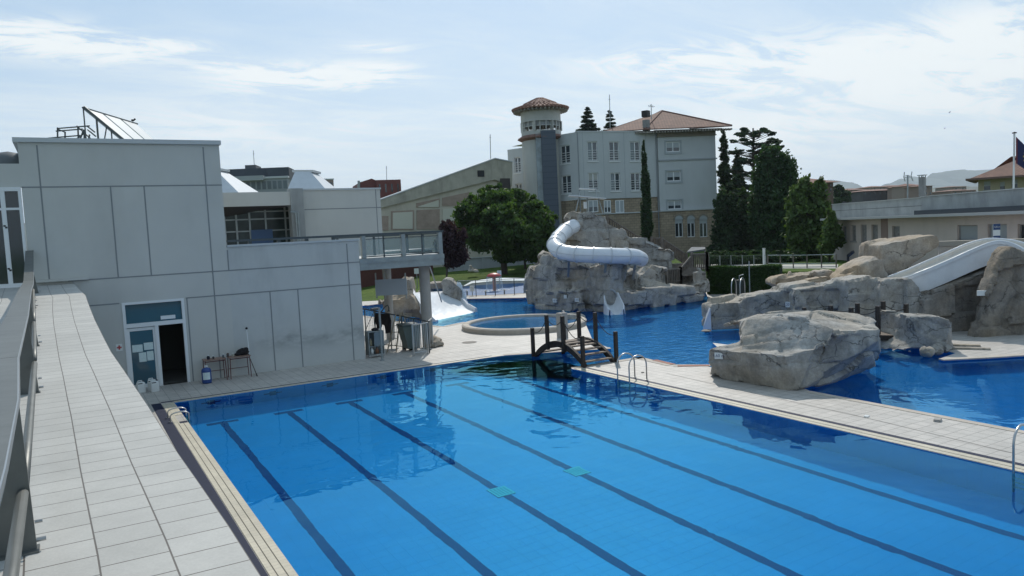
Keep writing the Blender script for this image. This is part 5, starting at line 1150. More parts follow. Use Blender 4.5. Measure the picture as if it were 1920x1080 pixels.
# =====================================================================
# ARCHED FOOTBRIDGE
# =====================================================================
br = thing('footbridge', G(1085, 675), 'small arched dark timber footbridge with posts and ropes over the pool channel', 'bridge')
def bridge():
    A = (G(1022, 668), G(1105, 687)); B = (G(1060, 658), G(1153, 679))
    xa0 = 14.45; xb0 = 15.62; y0 = 20.35; y1 = 23.45
    def arch(t): return .02+.62*math.sin(math.pi*t)**.8*1.0
    N = 22
    for x in (xa0, xb0):
        mb = MB()
        for i in range(N):
            t0, t1 = i/N, (i+1)/N; ya, yb = y0+(y1-y0)*t0, y0+(y1-y0)*t1; za, zb = arch(t0), arch(t1)
            mb.hexa([(x-.05, ya, za-.14), (x+.05, ya, za-.14), (x+.05, yb, zb-.14), (x-.05, yb, zb-.14), (x-.05, ya, za+.07), (x+.05, ya, za+.07), (x+.05, yb, zb+.07), (x-.05, yb, zb+.07)])
        mb.build('beam', DWOOD, br)
    for i in range(11):
        t = (i+.5)/11; y = y0+(y1-y0)*t; z = arch(t); MB().box(xa0+.055, xb0-.055, y-.10, y+.10, z-.02, z+.025).build('tread', TREAD, br)
    tops = {xa0-.1: [], xb0+.1: []}
    for x in (xa0-.1, xb0+.1):
        for k, t in enumerate((.0, .36, .68, 1.0)):
            y = y0+(y1-y0)*t; z = max(arch(t)-.2, -.3 if t in (0., 1.) else 0); h = arch(t)+1.02
            MB().box(x-.055, x+.055, y-.055, y+.055, z if 0 < t < 1 else 0, h).build('post', DWOOD, br); tops[x].append((y, h-.12))
        mb = MB()
        for (ya, za), (yb, zb) in zip(tops[x], tops[x][1:]):
            mb.tube([(x, ya+(yb-ya)*i/8, za+(zb-za)*i/8-.22*math.sin(math.pi*i/8)) for i in range(9)], .013, 6)
        mb.build('rope', mat('rope', (.05, .045, .04), .9), br)
bridge()
p = G(1055, 633); o = thing('boulder_post', p, 'small weathered stone drinking fountain block behind the footbridge', 'fountain')
MB().rbox(p, .34, .34, 1.05, .2).build('block', CONC, o); MB().tube([(p.x, p.y, 1.05), (p.x, p.y-.1, 1.15), (p.x, p.y-.2, 1.1)], .02, 6).build('spout', STEEL, o)
for (a, b, c, label) in ((1090, 620, .9, 'thin dark post standing behind the footbridge on the far bank'),):
    pass
# pool ladders (handrails)
def hoop(name, label, legs, h=.78, r=.021, axis=None, grp='pool ladders'):
    t = thing(name, legs[0][0], label, 'pool ladder', grp)
    for (a, b) in legs:
        a = Vector(a); b = Vector(b); P = [a]+[a+(b-a)*(.5-.5*math.cos(math.pi*k/10))+Vector((0, 0, h*.62+h*.38*math.sin(math.pi*k/10))) for k in range(11)]+[b, b-Vector((0, 0, 1.0))]
        MB().tube(P, r, 12).build('handrail', STEEL, t, smooth=True)
        MB().lathe(a, [(.05, .0), (.05, .02), (.022, .025)], 12).build('flange', STEEL, t)
    (a, b), (c, d) = legs; mb = MB()
    for z in (-.25, -.5, -.75): mb.bar(Vector(b)+Vector((0, 0, z)), Vector(d)+Vector((0, 0, z)), .07, .03)
    mb.build('tread', STEEL, t); return t
hoop('pool_ladder', 'steel pool ladder with two hooped handrails right of the footbridge', [((14.5, 17.9, 0), (13.85, 17.9, 0)), ((14.5, 17.35, 0), (13.85, 17.35, 0))])
hoop('pool_ladder', 'steel pool ladder handrail cut off by the right edge of the photo', [((14.5, 6.98, 0), (13.84, 6.9, 0)), ((14.5, 6.35, 0), (13.84, 6.27, 0))])
hoop('pool_ladder', 'steel pool ladder with low hoops in the near left edge of the pool', [((2.02, 22.35, 0), (2.48, 22.35, 0)), ((2.02, 21.75, 0), (2.48, 21.75, 0))], h=.24, r=.018)
mb = MB().box(2.21, 2.40, 21.37, 21.62, -.1, .006).build('skimmer_recess', BAND); tag(mb, 'dark blue recess in the pale coping beside the left pool ladder', 'recess')
hoop('pool_ladder', 'distant steel pool ladder at the far bank in front of the hedge', [(tuple(G(1381, 558)), tuple(G(1372, 563))), (tuple(G(1397, 557)), tuple(G(1388, 562)))], h=1.2, r=.03)
for i, (px, py) in enumerate(((940, 925), (1082, 887))):
    x, y = refr(px, py); mb = MB(); mb.box(x-.20, x+.20, y-.24, y+.24, -DEP+.005, -DEP+.03); o = mb.build('floor_drain', mat('drain_pale', (.16, .52, .52), .5)); o.cycles.is_caustics_receiver = True
    tag(o, 'pale turquoise drain grate on the pool floor, %s' % ('the nearer left one' if i == 0 else 'the farther right one'), 'drain', 'drains on the pool floor')
    mb = MB()
    for k in range(5): mb.box(x-.14+.07*k-.012, x-.14+.07*k+.012, y-.19, y+.19, -DEP+.031, -DEP+.036)
    g_ = mb.build('grate', mat('drain_bars', (.05, .30, .36), .5), o); g_.cycles.is_caustics_receiver = True

# =====================================================================
# RIGHT: BOULDER, LONG ROCK WALL, BIG SLIDE
# =====================================================================
def g3(px, py, z): return G(px, py, z)
boulder = [
 # left lower block (sits on the deck)
 [g3(1326, 706, 0), g3(1328, 652, .95), g3(1384, 646, 1.0), g3(1498, 733, 0), g3(1475, 735, -.05), g3(1530, 660, 1.0), g3(1470, 666, 1.0), (18.5, 14.6, 0), g3(1348, 670, 0), g3(1350, 648, .95), (19.2, 15.5, 1.2), (19.5, 18.0, 0)],
 [g3(1460, 730, 0), g3(1498, 734, 0), g3(1475, 660, 1.05), g3(1535, 650, 1.15), (17.6, 14.3, .0), (18.6, 14.6, 1.1), (17.5, 15.5, 0)],
 # upper slab
 [g3(1384, 617, 1.45), g3(1390, 650, 1.05), g3(1397, 594, 1.78), g3(1436, 588, 1.85), g3(1505, 592, 1.85), g3(1569, 614, 1.6), g3(1556, 652, 1.12), g3(1478, 645, 1.1), (19.3, 18.2, 1.15), (19.2, 18.2, .8), (20, 16.5, 1.3), (20.2, 16.3, .9)],
 # right flank
 [g3(1569, 614, 1.55), g3(1655, 614, 1.45), g3(1650, 640, 1.1), g3(1656, 676, .35), g3(1628, 694, .0), g3(1500, 733, -.02), g3(1560, 720, -.1), (20.5, 17.2, 1.1), (20.5, 17.2, 0), (18.0, 16.5, 0), g3(1530, 640, 1.2), (17.8, 16.0, 1.2)],
 [g3(1432, 589, 1.83), g3(1540, 579, 1.80), g3(1578, 582, 1.70), g3(1570, 596, 1.58), g3(1500, 597, 1.72), (20.6, 18.8, 1.3), (20.6, 18.8, .8), (19.2, 19.0, 1.0)],
 [g3(1508, 594, 1.76), g3(1562, 612, 1.53), g3(1602, 616, 1.43), g3(1600, 593, 1.56), g3(1550, 588, 1.70), g3(1640, 608, 1.42), g3(1550, 650, .7), g3(1600, 650, .6), (19.6, 17.6, .6)],
 [g3(1505, 596, 1.70), g3(1569, 630, 1.38), g3(1653, 616, 1.40), g3(1640, 606, 1.42), g3(1560, 590, 1.66), g3(1569, 660, .8), g3(1640, 640, .8), (20.2, 17.5, .7)],
 [g3(1560, 592, 1.64), g3(1578, 581, 1.72), g3(1612, 585, 1.62), g3(1645, 600, 1.40), g3(1643, 610, 1.32), g3(1600, 608, 1.40), (21.4, 17.0, 1.15), (21.2, 17.2, .5), (19.6, 17.4, 1.5)],
]
# keep the trough on top: blocks overlap only partly
bo = px_rock('boulder', boulder, ROCK, 'big layered grey boulder on the paved strip between the two pools, with a depth sign', .055, .06, .95, 11, 'boulder', .014)
plaque(1347.5, 667, 15, 12, (lambda p: p.x*FWN[0]+p.y*FWN[1])(g3(1347, 667, .78)), '1,60 m', 'white depth sign reading 1,60 m on the left end of the big boulder', nudge=.12)
wallr = [
 hb([(1332, 620), (1330, 574), (1345, 566), (1404, 555), (1404, 622), (1350, 620)], 32.5, 1.6),
 hb([(1396, 622), (1396, 556), (1462, 545), (1500, 538), (1500, 640)], 31.6, 1.8),
 hb([(1490, 640), (1490, 540), (1592, 527), (1600, 650)], 30.6, 2.0),
 hb([(1590, 650), (1590, 527), (1620, 522), (1643, 517), (1652, 522), (1660, 650)], 29.6, 2.2),
 hb([(1650, 650), (1650, 524), (1670, 527), (1702, 521), (1705, 645)], 29.0, 2.2),
 hb([(1700, 640), (1700, 522), (1712, 524), (1735, 548), (1750, 580), (1745, 632)], 28.6, 2.0)]
px_rock('rock_wall', wallr, ROCK, 'long sloping grey rock wall descending to the lagoon behind the big boulder', .10, .10, 1.15, 13, 'rock wall', .025)
bigr = [
 hb([(1730, 634), (1733, 556), (1790, 530), (1880, 492), (1880, 636), (1806, 632)], 28.3, 3.0),
 hb([(1822, 640), (1850, 560), (1872, 505), (1884, 474), (1898, 464), (1910, 468), (1925, 478), (1990, 524), (2010, 640)], 26.9, .7),
 hb([(1880, 525), (1930, 520), (2020, 570), (2000, 640), (1880, 640)], 28, 1.5)]
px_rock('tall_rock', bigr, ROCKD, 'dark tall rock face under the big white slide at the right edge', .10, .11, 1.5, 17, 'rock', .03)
px_rock('rock_stub', [[g3(1707, 655, .02), g3(1706, 592, 1.15), g3(1760, 590, 1.2), g3(1790, 602, 1.0), g3(1792, 655, 0), g3(1770, 662, 0), (25.2, 17.3, 1.1), (25.2, 17.3, 0), (26.3, 15.8, .9), (26.3, 15.8, 0)], [g3(1660, 650, .0), g3(1662, 640, .2), g3(1710, 632, .35), g3(1712, 662, -.03), (24.5, 17.4, .2), (24, 17.6, -.3)]], ROCK, 'squarish stained rock at the far end of the short dark footbridge', .08, .07, .8, 19)
for i, (px, py, s, label) in enumerate(((1745, 667, .24, 'small rounded rock at the water edge, leftmost of the three'), (1762, 663, .26, 'small rounded rock at the water edge, middle of the three'), (1778, 661, .2, 'small rounded rock at the water edge, rightmost of the three'))):
    p = G(px, py); mb = MB().ico((p.x, p.y+.1, s*.5), s, 2, (1.15, 1, .85), .1, i); tag(rock('small_rock', mb, ROCK, .05, .03, .3, i, fine=.01), label, 'rock', 'small rocks at the water edge')
for i, (px, py, label) in enumerate(((1820, 655, 'longer of two flat stone steps beside the squarish rock'), (1812, 649, 'upper flat stone step beside the squarish rock'))):
    p = G(px, py); tag(MB().rbox((p.x, p.y, 0), 1.1-.3*i, .2, .06, -1.0).build('stone_step', ROCK), label, 'step', 'stone steps')
# upper rocks
px_rock('upper_rock', [hb([(1650, 515), (1652, 456), (1700, 446), (1755, 437), (1765, 446), (1768, 462), (1690, 508), (1684, 516)], 32.5, 2.2)], ROCK2, 'large flat-faced pale rock behind the top of the rock wall', .14, .08, 1.6, 21)
px_rock('upper_rock', [hb([(1576, 530), (1582, 518), (1610, 500), (1648, 482), (1658, 490), (1668, 515), (1665, 530)], 32.0, 1.6)], ROCK2, 'wedge shaped brown rock left of the large flat-faced rock', .12, .09, 1.2, 23)
px_rock('upper_rock', [hb([(1446, 532), (1452, 522), (1500, 512), (1540, 510), (1558, 508), (1576, 520), (1570, 540), (1470, 546)], 34.0, 1.4)], ROCK2, 'low layered rock ledge above the left part of the rock wall', .12, .12, .9, 25)
px_rock('upper_rock', [hb([(1500, 545), (1515, 520), (1560, 512), (1572, 528), (1570, 540)], 33.2, .8)], ROCK2, 'small rounded rock in front of the layered ledge', .1, .08, .9, 27)
o = thing('stone_coping_wall', D(1800, 455, 35), 'pale stone wall behind the top of the big white slide', 'wall'); fq = FD(1760, 35, 1925, 33.5); u0, z0 = fq.uz(1760, 462); u1, z1 = fq.uz(1880, 448)
MB().fbox(fq, u0, u0+5.5, 0.9, z1-.25, -.4, 0).build('wall', RIMST, o); MB().fbox(fq, u0-.1, u0+5.6, z1-.25, z1-.02, -.45, .05).build('coping', mat('coping_pale', (.36, .32, .26), .85, bump=.3), o)
# big slide
bs = thing('big_slide', D(1790, 500, 28.5), 'broad open white slide coming down over the rocks on the right', 'slide')
near = [(2000, 560, 26.9), (1955, 505, 27.2), (1925, 473, 27.5), (1903, 459, 27.9), (1880, 453, 28.2), (1858, 455, 28.4), (1825, 468, 28.6), (1785, 486, 28.8), (1748, 502, 28.9), (1722, 512, 29.1), (1705, 519, 29.3), (1690, 522, 29.9)]
far = [(2015, 535, 28.6), (1968, 488, 29), (1935, 463, 29.4), (1908, 453, 29.8), (1880, 449, 30.1), (1850, 448.5, 30.4), (1815, 457, 30.8), (1775, 474, 31.1), (1735, 491, 31.2), (1706, 504, 31.3), (1684, 512.5, 31.4), (1664, 520, 31.6)]
Nn = [D(*a) for a in near]; Ff = [D(*a) for a in far]
NR = 40; Nn = [cr(Nn, i/NR) for i in range(NR+1)]; Ff = [cr(Ff, i/NR) for i in range(NR+1)]
mb = MB(); cs = [(0, 0), (.02, .0), (.04, -.04), (.05, -.18), (.10, -.25), (.5, -.27), (.90, -.25), (.95, -.18), (.96, -.04), (.98, 0), (1, 0)]; m_ = len(cs); vs = []
for a, b in zip(Nn, Ff):
    for t, z in cs: vs.append(a+(b-a)*t+Vector((0, 0, z)))
fs = [(i*m_+j, (i+1)*m_+j, (i+1)*m_+j+1, i*m_+j+1) for i in range(NR) for j in range(m_-1)]
mb.add(vs, fs); mb.build('chute', mat('slide_floor', (.60, .56, .49), .4, var=.08, vscale=1.5, stain=.15), bs, smooth=False)
mb = MB(); hside = lambda i: .66 if i < 38 else .5
for a, a2 in zip(range(NR), range(1, NR+1)):
    e0 = (Nn[a]-Ff[a]).normalized()*.05; e1 = (Nn[a2]-Ff[a2]).normalized()*.05
    for z0, z1, k in ((.0, -.10, 1), (-.10, -.80, 0)):
        mb.quad(Nn[a]+e0*k*1.0+Vector((0, 0, z0)), Nn[a2]+e1*k+Vector((0, 0, z0)), Nn[a2]+e1*(k if z0 == 0 else 0)+Vector((0, 0, z1)), Nn[a]+e0*(k if z0 == 0 else 0)+Vector((0, 0, z1)))
    mb.quad(Nn[a]+Vector((0, 0, -.80)), Nn[a2]+Vector((0, 0, -.80)), Ff[a2]+Vector((0, 0, -.80)), Ff[a]+Vector((0, 0, -.80)))
mb.build('side_wall', SLIDE, bs)
mb = MB(); mb.tube([p+Vector((0, 0, .012)) for p in Nn], .035, 8); mb.tube([p+Vector((0, 0, .012)) for p in Ff], .035, 8); mb.build('rim', SLIDE, bs, smooth=True)
# lower white lip of the slide at the lagoon end of the wall
p = G(1322, 618); o = MB().hull([g3(1318, 616, 0), g3(1334, 618, 0), g3(1332, 578, .95), g3(1328, 588, .7), (p.x+.8, p.y+.9, 0), (p.x+.9, p.y+.7, .85)]).build('slide_lip', SLIDE); tag(o, 'pale slide end tucked behind the low tip of the rock wall', 'slide')
MB().hull([g3(1314, 621, .04), g3(1334, 621, .04), g3(1334, 618, .04), g3(1320, 617, .04), g3(1326, 624, -.1)]).build('base', ROCKD, o)
p = G(1388, 632); ft = MB(); rnd = random.Random(9)
for i in range(60): ft.ico((p.x-.5+rnd.gauss(0, .45), p.y+rnd.gauss(.2, .5), -.04), rnd.uniform(.01, .035), 0, (1.8, 1.5, .4))
# signs on rocks
plaque(1478.5, 571, 12, 10, 31.6, '1,20 m', 'white depth sign on the long rock wall above the big boulder', nudge=.22)
plaque(1843, 549.5, 19, 10, 28.4, None, 'pale weathered notice on the dark rock face under the slide', nudge=.3)
fq = FD(1860, 33, 1880, 33); u, z = fq.uz(1869, 434); o = thing('height_sign', fq.w(u, 3), 'tall narrow sign with blue and white bands behind the top of the slide', 'sign')
s = 33/FPX; MB().fbox(fq, u-6.5*s, u+6.5*s, z-16*s, z+14*s, -.03, 0).build('panel', WPLAST, o); mb = MB(); mb.fbox(fq, u-6.6*s, u+6.6*s, z+3*s, z+14.2*s, 0, .004); mb.fbox(fq, u-6.6*s, u+6.6*s, z-16.2*s, z-8*s, 0, .004); mb.build('blue_band', mat('sign_blue', (.02, .05, .14), .5), o)
text('1,25 m', 'lettering', WPLAST, fq, u, z+8.5*s, .008, 4.2*s, o); MB().bar(fq.w(u, 2.4, -.06), fq.w(u, z, -.06), .06).build('pole', GSTEEL, o)
# second footbridge (flat) with dark posts
b2 = thing('timber_footbridge', (22.6, 17.2, 0), 'short flat dark timber footbridge with rope rails behind the big boulder', 'bridge')
e0 = g3(1640, 630, .28); e1 = g3(1706, 627, .28)
mb = MB(); q0 = D(1636, 628, 25.9); q1 = D(1706, 629, 26.3); bkv = Vector((FWN[0], FWN[1], 0))*1.25
for i in range(9):
    a = q0+(q1-q0)*(i/9+.01); b = q0+(q1-q0)*((i+1)/9-.01); mb.hexa([a-Vector((0,0,.04)), b-Vector((0,0,.04)), b+bkv-Vector((0,0,.04)), a+bkv-Vector((0,0,.04)), a, b, b+bkv, a+bkv])
mb.build('tread', TREAD, b2); mb = MB(); mb.bar(q0-Vector((0,0,.10)), q1-Vector((0,0,.10)), .1, .16); mb.bar(q0+bkv-Vector((0,0,.10)), q1+bkv-Vector((0,0,.10)), .1, .16); mb.build('beam', DWOOD, b2)
tops = []
for px, yt, yb, dp_ in ((1699.5, 570, 632, 26.2), (1646.5, 574, 627, 26.1), (1656.5, 565, 620, 27.4), (1608, 569, 600, 27.6), (1596, 577, 600, 26.3), (1558, 573, 590, 27.8), (1508, 577, 590, 28)):
    a = D(px, yb, dp_); b = D(px, yt, dp_); MB().box(a.x-.06, a.x+.06, a.y-.06, a.y+.06, a.z, b.z).build('post', DWOOD, b2); tops.append(b)
mb = MB()
def rope(a, b, s=.14): mb.tube([a+(b-a)*(i/8)-Vector((0, 0, .12+s*math.sin(math.pi*i/8))) for i in range(9)], .015, 6)
rope(tops[0], tops[1]); rope(tops[2], tops[3]); rope(tops[1], tops[4]); rope(tops[3], tops[5]); rope(tops[2], D(1704, 572, 27.5)); mb.build('rope', mat('rope', (.05, .045, .04)), b2)
# things lying on the strip
for px, py, w_, nm, lab, m_ in ((1758, 789, .22, 'gutter_plate', 'small grey plate lying on the paved strip near the right pool', CONC), (1625, 781, .16, 'white_tile', 'small white marker tile set in the paved strip', WPLAST), (1205, 699, .10, 'strip_hole', 'tiny dark drain hole in the paved strip near the ladder', BLACK)):
    p = G(px, py); o = MB().rbox((p.x, p.y, 0), w_, w_*.6, .02 if w_ < .2 else .05, .4).build(nm, m_); tag(o, lab, nm.replace('_', ' '))
# =====================================================================
# BACKGROUND: hotel, hall, other buildings
# =====================================================================
S3 = 3.552
c3 = lambda x, y: (900+x/S3, 150+y/S3)
HF = FD(1078, 90, 1233, 93.8)
ht = thing('hotel', HF.w(5, .8), 'pale blue-grey hotel with round tower, tiled hip roof and brick ground floor', 'building')
def h(x, y): return HF.uz(*c3(x, y))
u0, zt = h(645, 345); u1, _ = h(1190, 343); zb = h(860, 790)[1]; zg = .4
fu = HF.u if HF.w(1, 0).x > HF.w(0, 0).x else -HF.u
wins = []
for cx, y0, y1, w_ in ((750, 410, 540, 66), (894, 410, 540, 66), (1033, 410, 540, 66), (756, 618, 740, 66), (902, 618, 740, 64), (1036, 618, 738, 62)):
    a = h(cx-w_/2, (y0+y1)/2)[0]; b = h(cx+w_/2, (y0+y1)/2)[0]; wins.append((a, b, h(cx, y1)[1], h(cx, y0)[1]))
low = []
for cx, y0, y1, w_ in ((758, 800, 880, 66), (853, 800, 884, 46), (935, 800, 884, 58)):
    a = h(cx-w_/2, y1)[0]; b = h(cx+w_/2, y1)[0]; low.append((a, b, h(cx, y1)[1], h(cx, y0)[1]))
mb = MB().use(HOTELW); mb.wall(HF, u0, u1, zb, zt, wins, .25); mb.quad(HF.w(u1, zb, 0), HF.w(u1, zb, -6), HF.w(u1, zt, -6), HF.w(u1, zt, 0)); mb.quad(HF.w(u0, zt-.02, 0), HF.w(u1, zt-.02, 0), HF.w(u1, zt-.02, -14), HF.w(u0-3, zt-.02, -14))
mb.quad(HF.w(u0-2, zb, .0), HF.w(u1, zb, .0), HF.w(u1, zb, -.5), HF.w(u0-2, zb, -.5))
# left chamfer
cA = HF.w(u0, 0); cdir = D(*c3(512, 365), 92.6); CF = Fr((cA.x, cA.y), (cdir.x, cdir.y)); cl = CF.len
cw = []
for cx, y0, y1, w_ in ((567, 435, 558, 36), (575, 635, 758, 36)):
    m_u, zz = CF.uz(*c3(cx, (y0+y1)/2)); z0 = CF.uz(*c3(cx, y1))[1]; z1 = CF.uz(*c3(cx, y0))[1]; cw.append((m_u-.75, m_u+.75, z0, z1))
mb.wall(CF, 0, cl, zb, zt, cw, .25)
mb.build('wall', None, ht)
mb = MB(); mb.wall(HF, u0, u1, zg, zb, low, .25, n=-.12); mb.wall(CF, 0, cl, zg, zb, (), .25, n=-.12); mb.build('ground_floor_wall', STONE, ht, uv=fu)
MB().fbox(HF, u0, u1, h(860, 890)[1]-.06, h(860, 890)[1]+.06, -.12, .02).build('string_course', HOTELW, ht)
MB().fbox(HF, u0-.1, u1+.05, zt-.02, zt+.10, -.3, .06).build('roof_edge', CAP, ht)
def window(fr_, a, b, c, d, kind, bars=True):
    mb = MB(); t = .09
    for q in ((a, a+t, c, d), (b-t, b, c, d), (a+t, b-t, c, c+t), (a+t, b-t, d-t, d), ((a+b)/2-.06, (a+b)/2+.06, c+t, d-t)): mb.fbox(fr_, *q, -.2, -.10)
    if bars:
        k = 5
        for i in range(k): z = c+.12+.28*i; mb.fbox(fr_, a, b, z, z+.045, -.04, .0)
        mb.fbox(fr_, a-.1, b+.1, c-.10, c, -.05, .08)
    o = mb.build('window', WHITE, ht)
    g = MB().fbox(fr_, a+t, b-t, c+t, d-t, -.18, -.16).build('pane', WINGL, o)
    if kind == 'shut': MB().fbox(fr_, a+t, b-t, c+(d-c)*.42, d-t, -.155, -.11).build('shutter', SHUT, o)
    if kind == 'blind': MB().fbox(fr_, a+t, b-t, c+(d-c)*.62, d-t, -.158, -.14).build('blind', mat('blind_cream', (.42, .42, .38), .9), o)
    if kind == 'curtain': MB().fbox(fr_, a+t, (a+b)/2-.1, c+t, d-t, -.158, -.14).build('curtain', mat('curtain', (.25, .28, .29), .9), o)
    if kind == 'full': MB().fbox(fr_, a+t, b-t, c+t, d-t, -.155, -.11).build('shutter', SHUT, o)
for i, q in enumerate(wins): window(HF, *q, ('curtain', 'plain', 'curtain', 'blind', 'curtain', 'plain')[i])
for i, q in enumerate(cw): window(CF, *q, 'plain')
for i, q in enumerate(low): window(HF, *q, ('shut', 'shut', 'full')[i], False)
mb = MB()
for px in (690, 826, 965, 1110): uu = h(px, 600)[0]; mb.fbox(HF, uu-.02, uu+.02, zb, zt, 0, .006)
mb.build('panel_joint', mat('hotel_joint', (.30, .33, .35), .9), ht)
# right section
RF = FD(1235, 93.6, 1343, 94.6); r = lambda x, y: RF.uz(*c3(x, y))
ra, rb = r(1190, 600)[0], r(1573, 600)[0]; rzt = r(1380, 375)[1]; rzb = r(1380, 865)[1]; rz1 = r(1380, 528)[1]
rw = []
for cx, y0, y1, w_ in ((1287, 412, 478, 92), (1292, 608, 673, 92), (1298, 803, 860, 92)):
    a = r(cx-w_/2, y1)[0]; b = r(cx+w_/2, y1)[0]; rw.append((a, b, r(cx, y1)[1], r(cx, y0)[1]))
lowr = []
for cx in (1320, 1400, 1482):
    a = r(cx-26, 1000)[0]; b = r(cx+26, 1000)[0]; lowr.append((a, b, r(cx, 1046)[1], r(cx, 930)[1]))
mb = MB().use(HOTELW); mb.wall(RF, ra, rb, rzb, rzt, rw, .2); mb.quad(RF.w(rb, rzb, 0), RF.w(rb, rzb, -14), RF.w(rb, rzt, -14), RF.w(rb, rzt, 0)); mb.quad(RF.w(ra, rzb, 0), RF.w(ra, rzb, -14), RF.w(ra, rzt, -14), RF.w(ra, rzt, 0)); mb.build('side_wing_wall', None, ht)
mb = MB().use(STONE); mb.wall(RF, ra-.1, rb+.35, zg-.3, rzb, lowr, .25, n=.35); mb.quad(RF.w(rb+.35, zg-.3, .35), RF.w(rb+.35, zg-.3, -14), RF.w(rb+.35, rzb, -14), RF.w(rb+.35, rzb, .35)); mb.quad(RF.w(ra-.1, zg, .35), RF.w(ra-.1, zg, -1), RF.w(ra-.1, rzb, -1), RF.w(ra-.1, rzb, .35))
mb.build('side_wing_base', None, ht, uv=fu)
MB().fbox(RF, ra-.12, rb+.5, rzb-.08, rzb+.10, -.02, .5).build('cornice', HOTELW, ht); MB().fbox(RF, ra, rb+.12, rz1-.1, rz1+.06, 0, .12).build('string_course', mat('string_grey', (.33, .35, .36), .85), ht)
for i, q in enumerate(rw):
    window(RF, *q, 'shut', False); a, b, c, d = q; mb = MB()
    for t in ((a-.22, b+.22, c-.3, c-.08), (a-.22, b+.22, d+.06, d+.2), (a-.22, a-.04, c-.08, d+.06), (b+.04, b+.22, c-.08, d+.06)): mb.fbox(RF, *t, 0, .06)
    mb.build('window_surround', mat('surround', (.36, .39, .40), .85), ht)
for q in lowr:
    a, b, c, d = q; mb = MB(); t = .08; m_ = (a+b)/2; R_ = (b-a)/2; n_ = .35
    arcp = [(m_+math.cos(math.pi*k/12)*(R_+.02), d+math.sin(math.pi*k/12)*(R_+.02)) for k in range(13)]
    o = MB().fprism(RF, arcp, n_-.02, n_+.012).build('arched_window', SHUT, ht)
    arco = [(m_+math.cos(math.pi*k/12)*(R_+.22), d+math.sin(math.pi*k/12)*(R_+.22)) for k in range(13)]; mm = MB()
    for k in range(12): mm.fprism(RF, [arcp[k], arco[k], arco[k+1], arcp[k+1]], n_, n_+.06)
    mm.build('arch_stone', mat('arch_stone', (.23, .20, .155), .9, var=.2), o)
    w2 = MB()
    for qq in ((a, a+t, c, d), (b-t, b, c, d), (m_-.05, m_+.05, c, d), (a, b, c, c+t)): w2.fbox(RF, *qq, n_-.2, n_-.12)
    w2.build('frame', WHITE, o); MB().fbox(RF, a, b, c, d, n_-.22, n_-.20).build('pane', DGLASS, o); MB().fbox(RF, a, b, d-(d-c)*.22, d, n_-.19, n_-.1).build('shutter', SHUT, o)
for px in (1184, 520):
    uu = h(px, 600)[0]-.15 if px == 1184 else h(645, 600)[0]+.2; MB().tube([HF.w(uu, zg, .1), HF.w(uu, zt-.1, .1)], .07, 6).build('downpipe', mat('downpipe_grey', (.25, .27, .28), .6), ht)
# hip roof
ez = r(1380, 322)[1]
def atz(px, py, z, lo=60, hi=200):
    p = G(px, py, z); return p
FRc = D(*c3(1678, 303), 93.2); ez = FRc.z; FLc = D(*c3(1100, 309), 92.6); FLc.z = ez
dirb = Vector((RF.n.x, RF.n.y, 0))*-1; fw = FRc-FLc; BL = D(*c3(822, 345), 92); BL = G(*c3(822, 345), ez); BL = FLc+(BL-FLc).normalized()*min((BL-FLc).length, 34); BL.z = ez
BR = FRc+(BL-FLc); ap = (FLc+FRc)/2+dirb*((BL-FLc).length*.42); apx = D(*c3(1212, 206), 1); d_ap = 101; ap1 = D(*c3(1212, 206), d_ap)
ridge_far = ap1+(BL-FLc)*.0
AP = ap1; AP2 = ap1+dirb*3
mb = MB(); mb.add([FLc, FRc, BR, BL, AP, AP2], [(0, 1, 4), (1, 2, 5, 4), (2, 3, 5), (3, 0, 4, 5), (0, 3, 2, 1)]); rf = mb.build('roof', ROOFT, ht)
mb = MB().use(mat('ridge_tile', (.17, .085, .06), .85, var=.2, vscale=3))
for a, b in ((FLc, AP), (FRc, AP), (AP, AP2), (AP2, BR), (AP2, BL)): mb.tube([a+Vector((0,0,.03)), b+Vector((0,0,.03))], .10, 6)
for a, b in ((FLc, FRc), (FLc, BL), (FRc, BR)): mb.bar(a-Vector((0,0,.06)), b-Vector((0,0,.06)), .14, .08)
mb.build('ridge', None, rf)
mb = MB(); nb_ = 30
for i in range(nb_+1): p = FLc+(FRc-FLc)*(i/nb_)+dirb*.1-Vector((0, 0, .38)); mb.bar(p, p+dirb*.8, .16, .2)
for i in range(12): p = FLc+(BL-FLc)*(i/12)+Vector((fu.x, fu.y, 0))*.1-Vector((0, 0, .38)); mb.bar(p, p+fu*.8, .16, .2)
mb.build('eaves_bracket', mat('bracket', (.30, .27, .23), .8), ht)
mb = MB(); mb.fbox(RF, ra-.05, rb+.05, rzt, ez-.15, -14, .06); mb.fbox(RF, ra-.1, rb+.1, rzt+.0, rzt+.12, .05, .2); mb.build('frieze', mat('frieze', (.24, .21, .16), .9, var=.15, vscale=1.5), ht)
MB().fbox(RF, ra-.6, rb+.6, ez-.22, ez-.14, -14, .7).build('soffit', mat('soffit', (.2, .18, .16), .9), ht)
cb = D(*c3(1107, 300), 93.5); ctop = D(*c3(1107, 205), 93.5); ch = MB().rbox((cb.x, cb.y, cb.z-1), .66, .66, ctop.z-cb.z-.1, .4).build('chimney', mat('chimney_render', (.25, .25, .24), .9, var=.2), rf)
MB().rbox((cb.x, cb.y, ctop.z-.75), .78, .78, .75, .4).build('chimney_top', BLACK, ch)
def antenna(name, pts, label, top=None, els=()):
    o = MB().tube(pts, .05, 6).build(name, GSTEEL); tag(o, label, 'antenna'); 
    if els:
        mb = MB()
        for a, b in els: mb.bar(a, b, .045)
        mb.build('element', GSTEEL, o)
    return o
a = D(*c3(1140, 208), 96); b = D(*c3(1140, 160), 96)
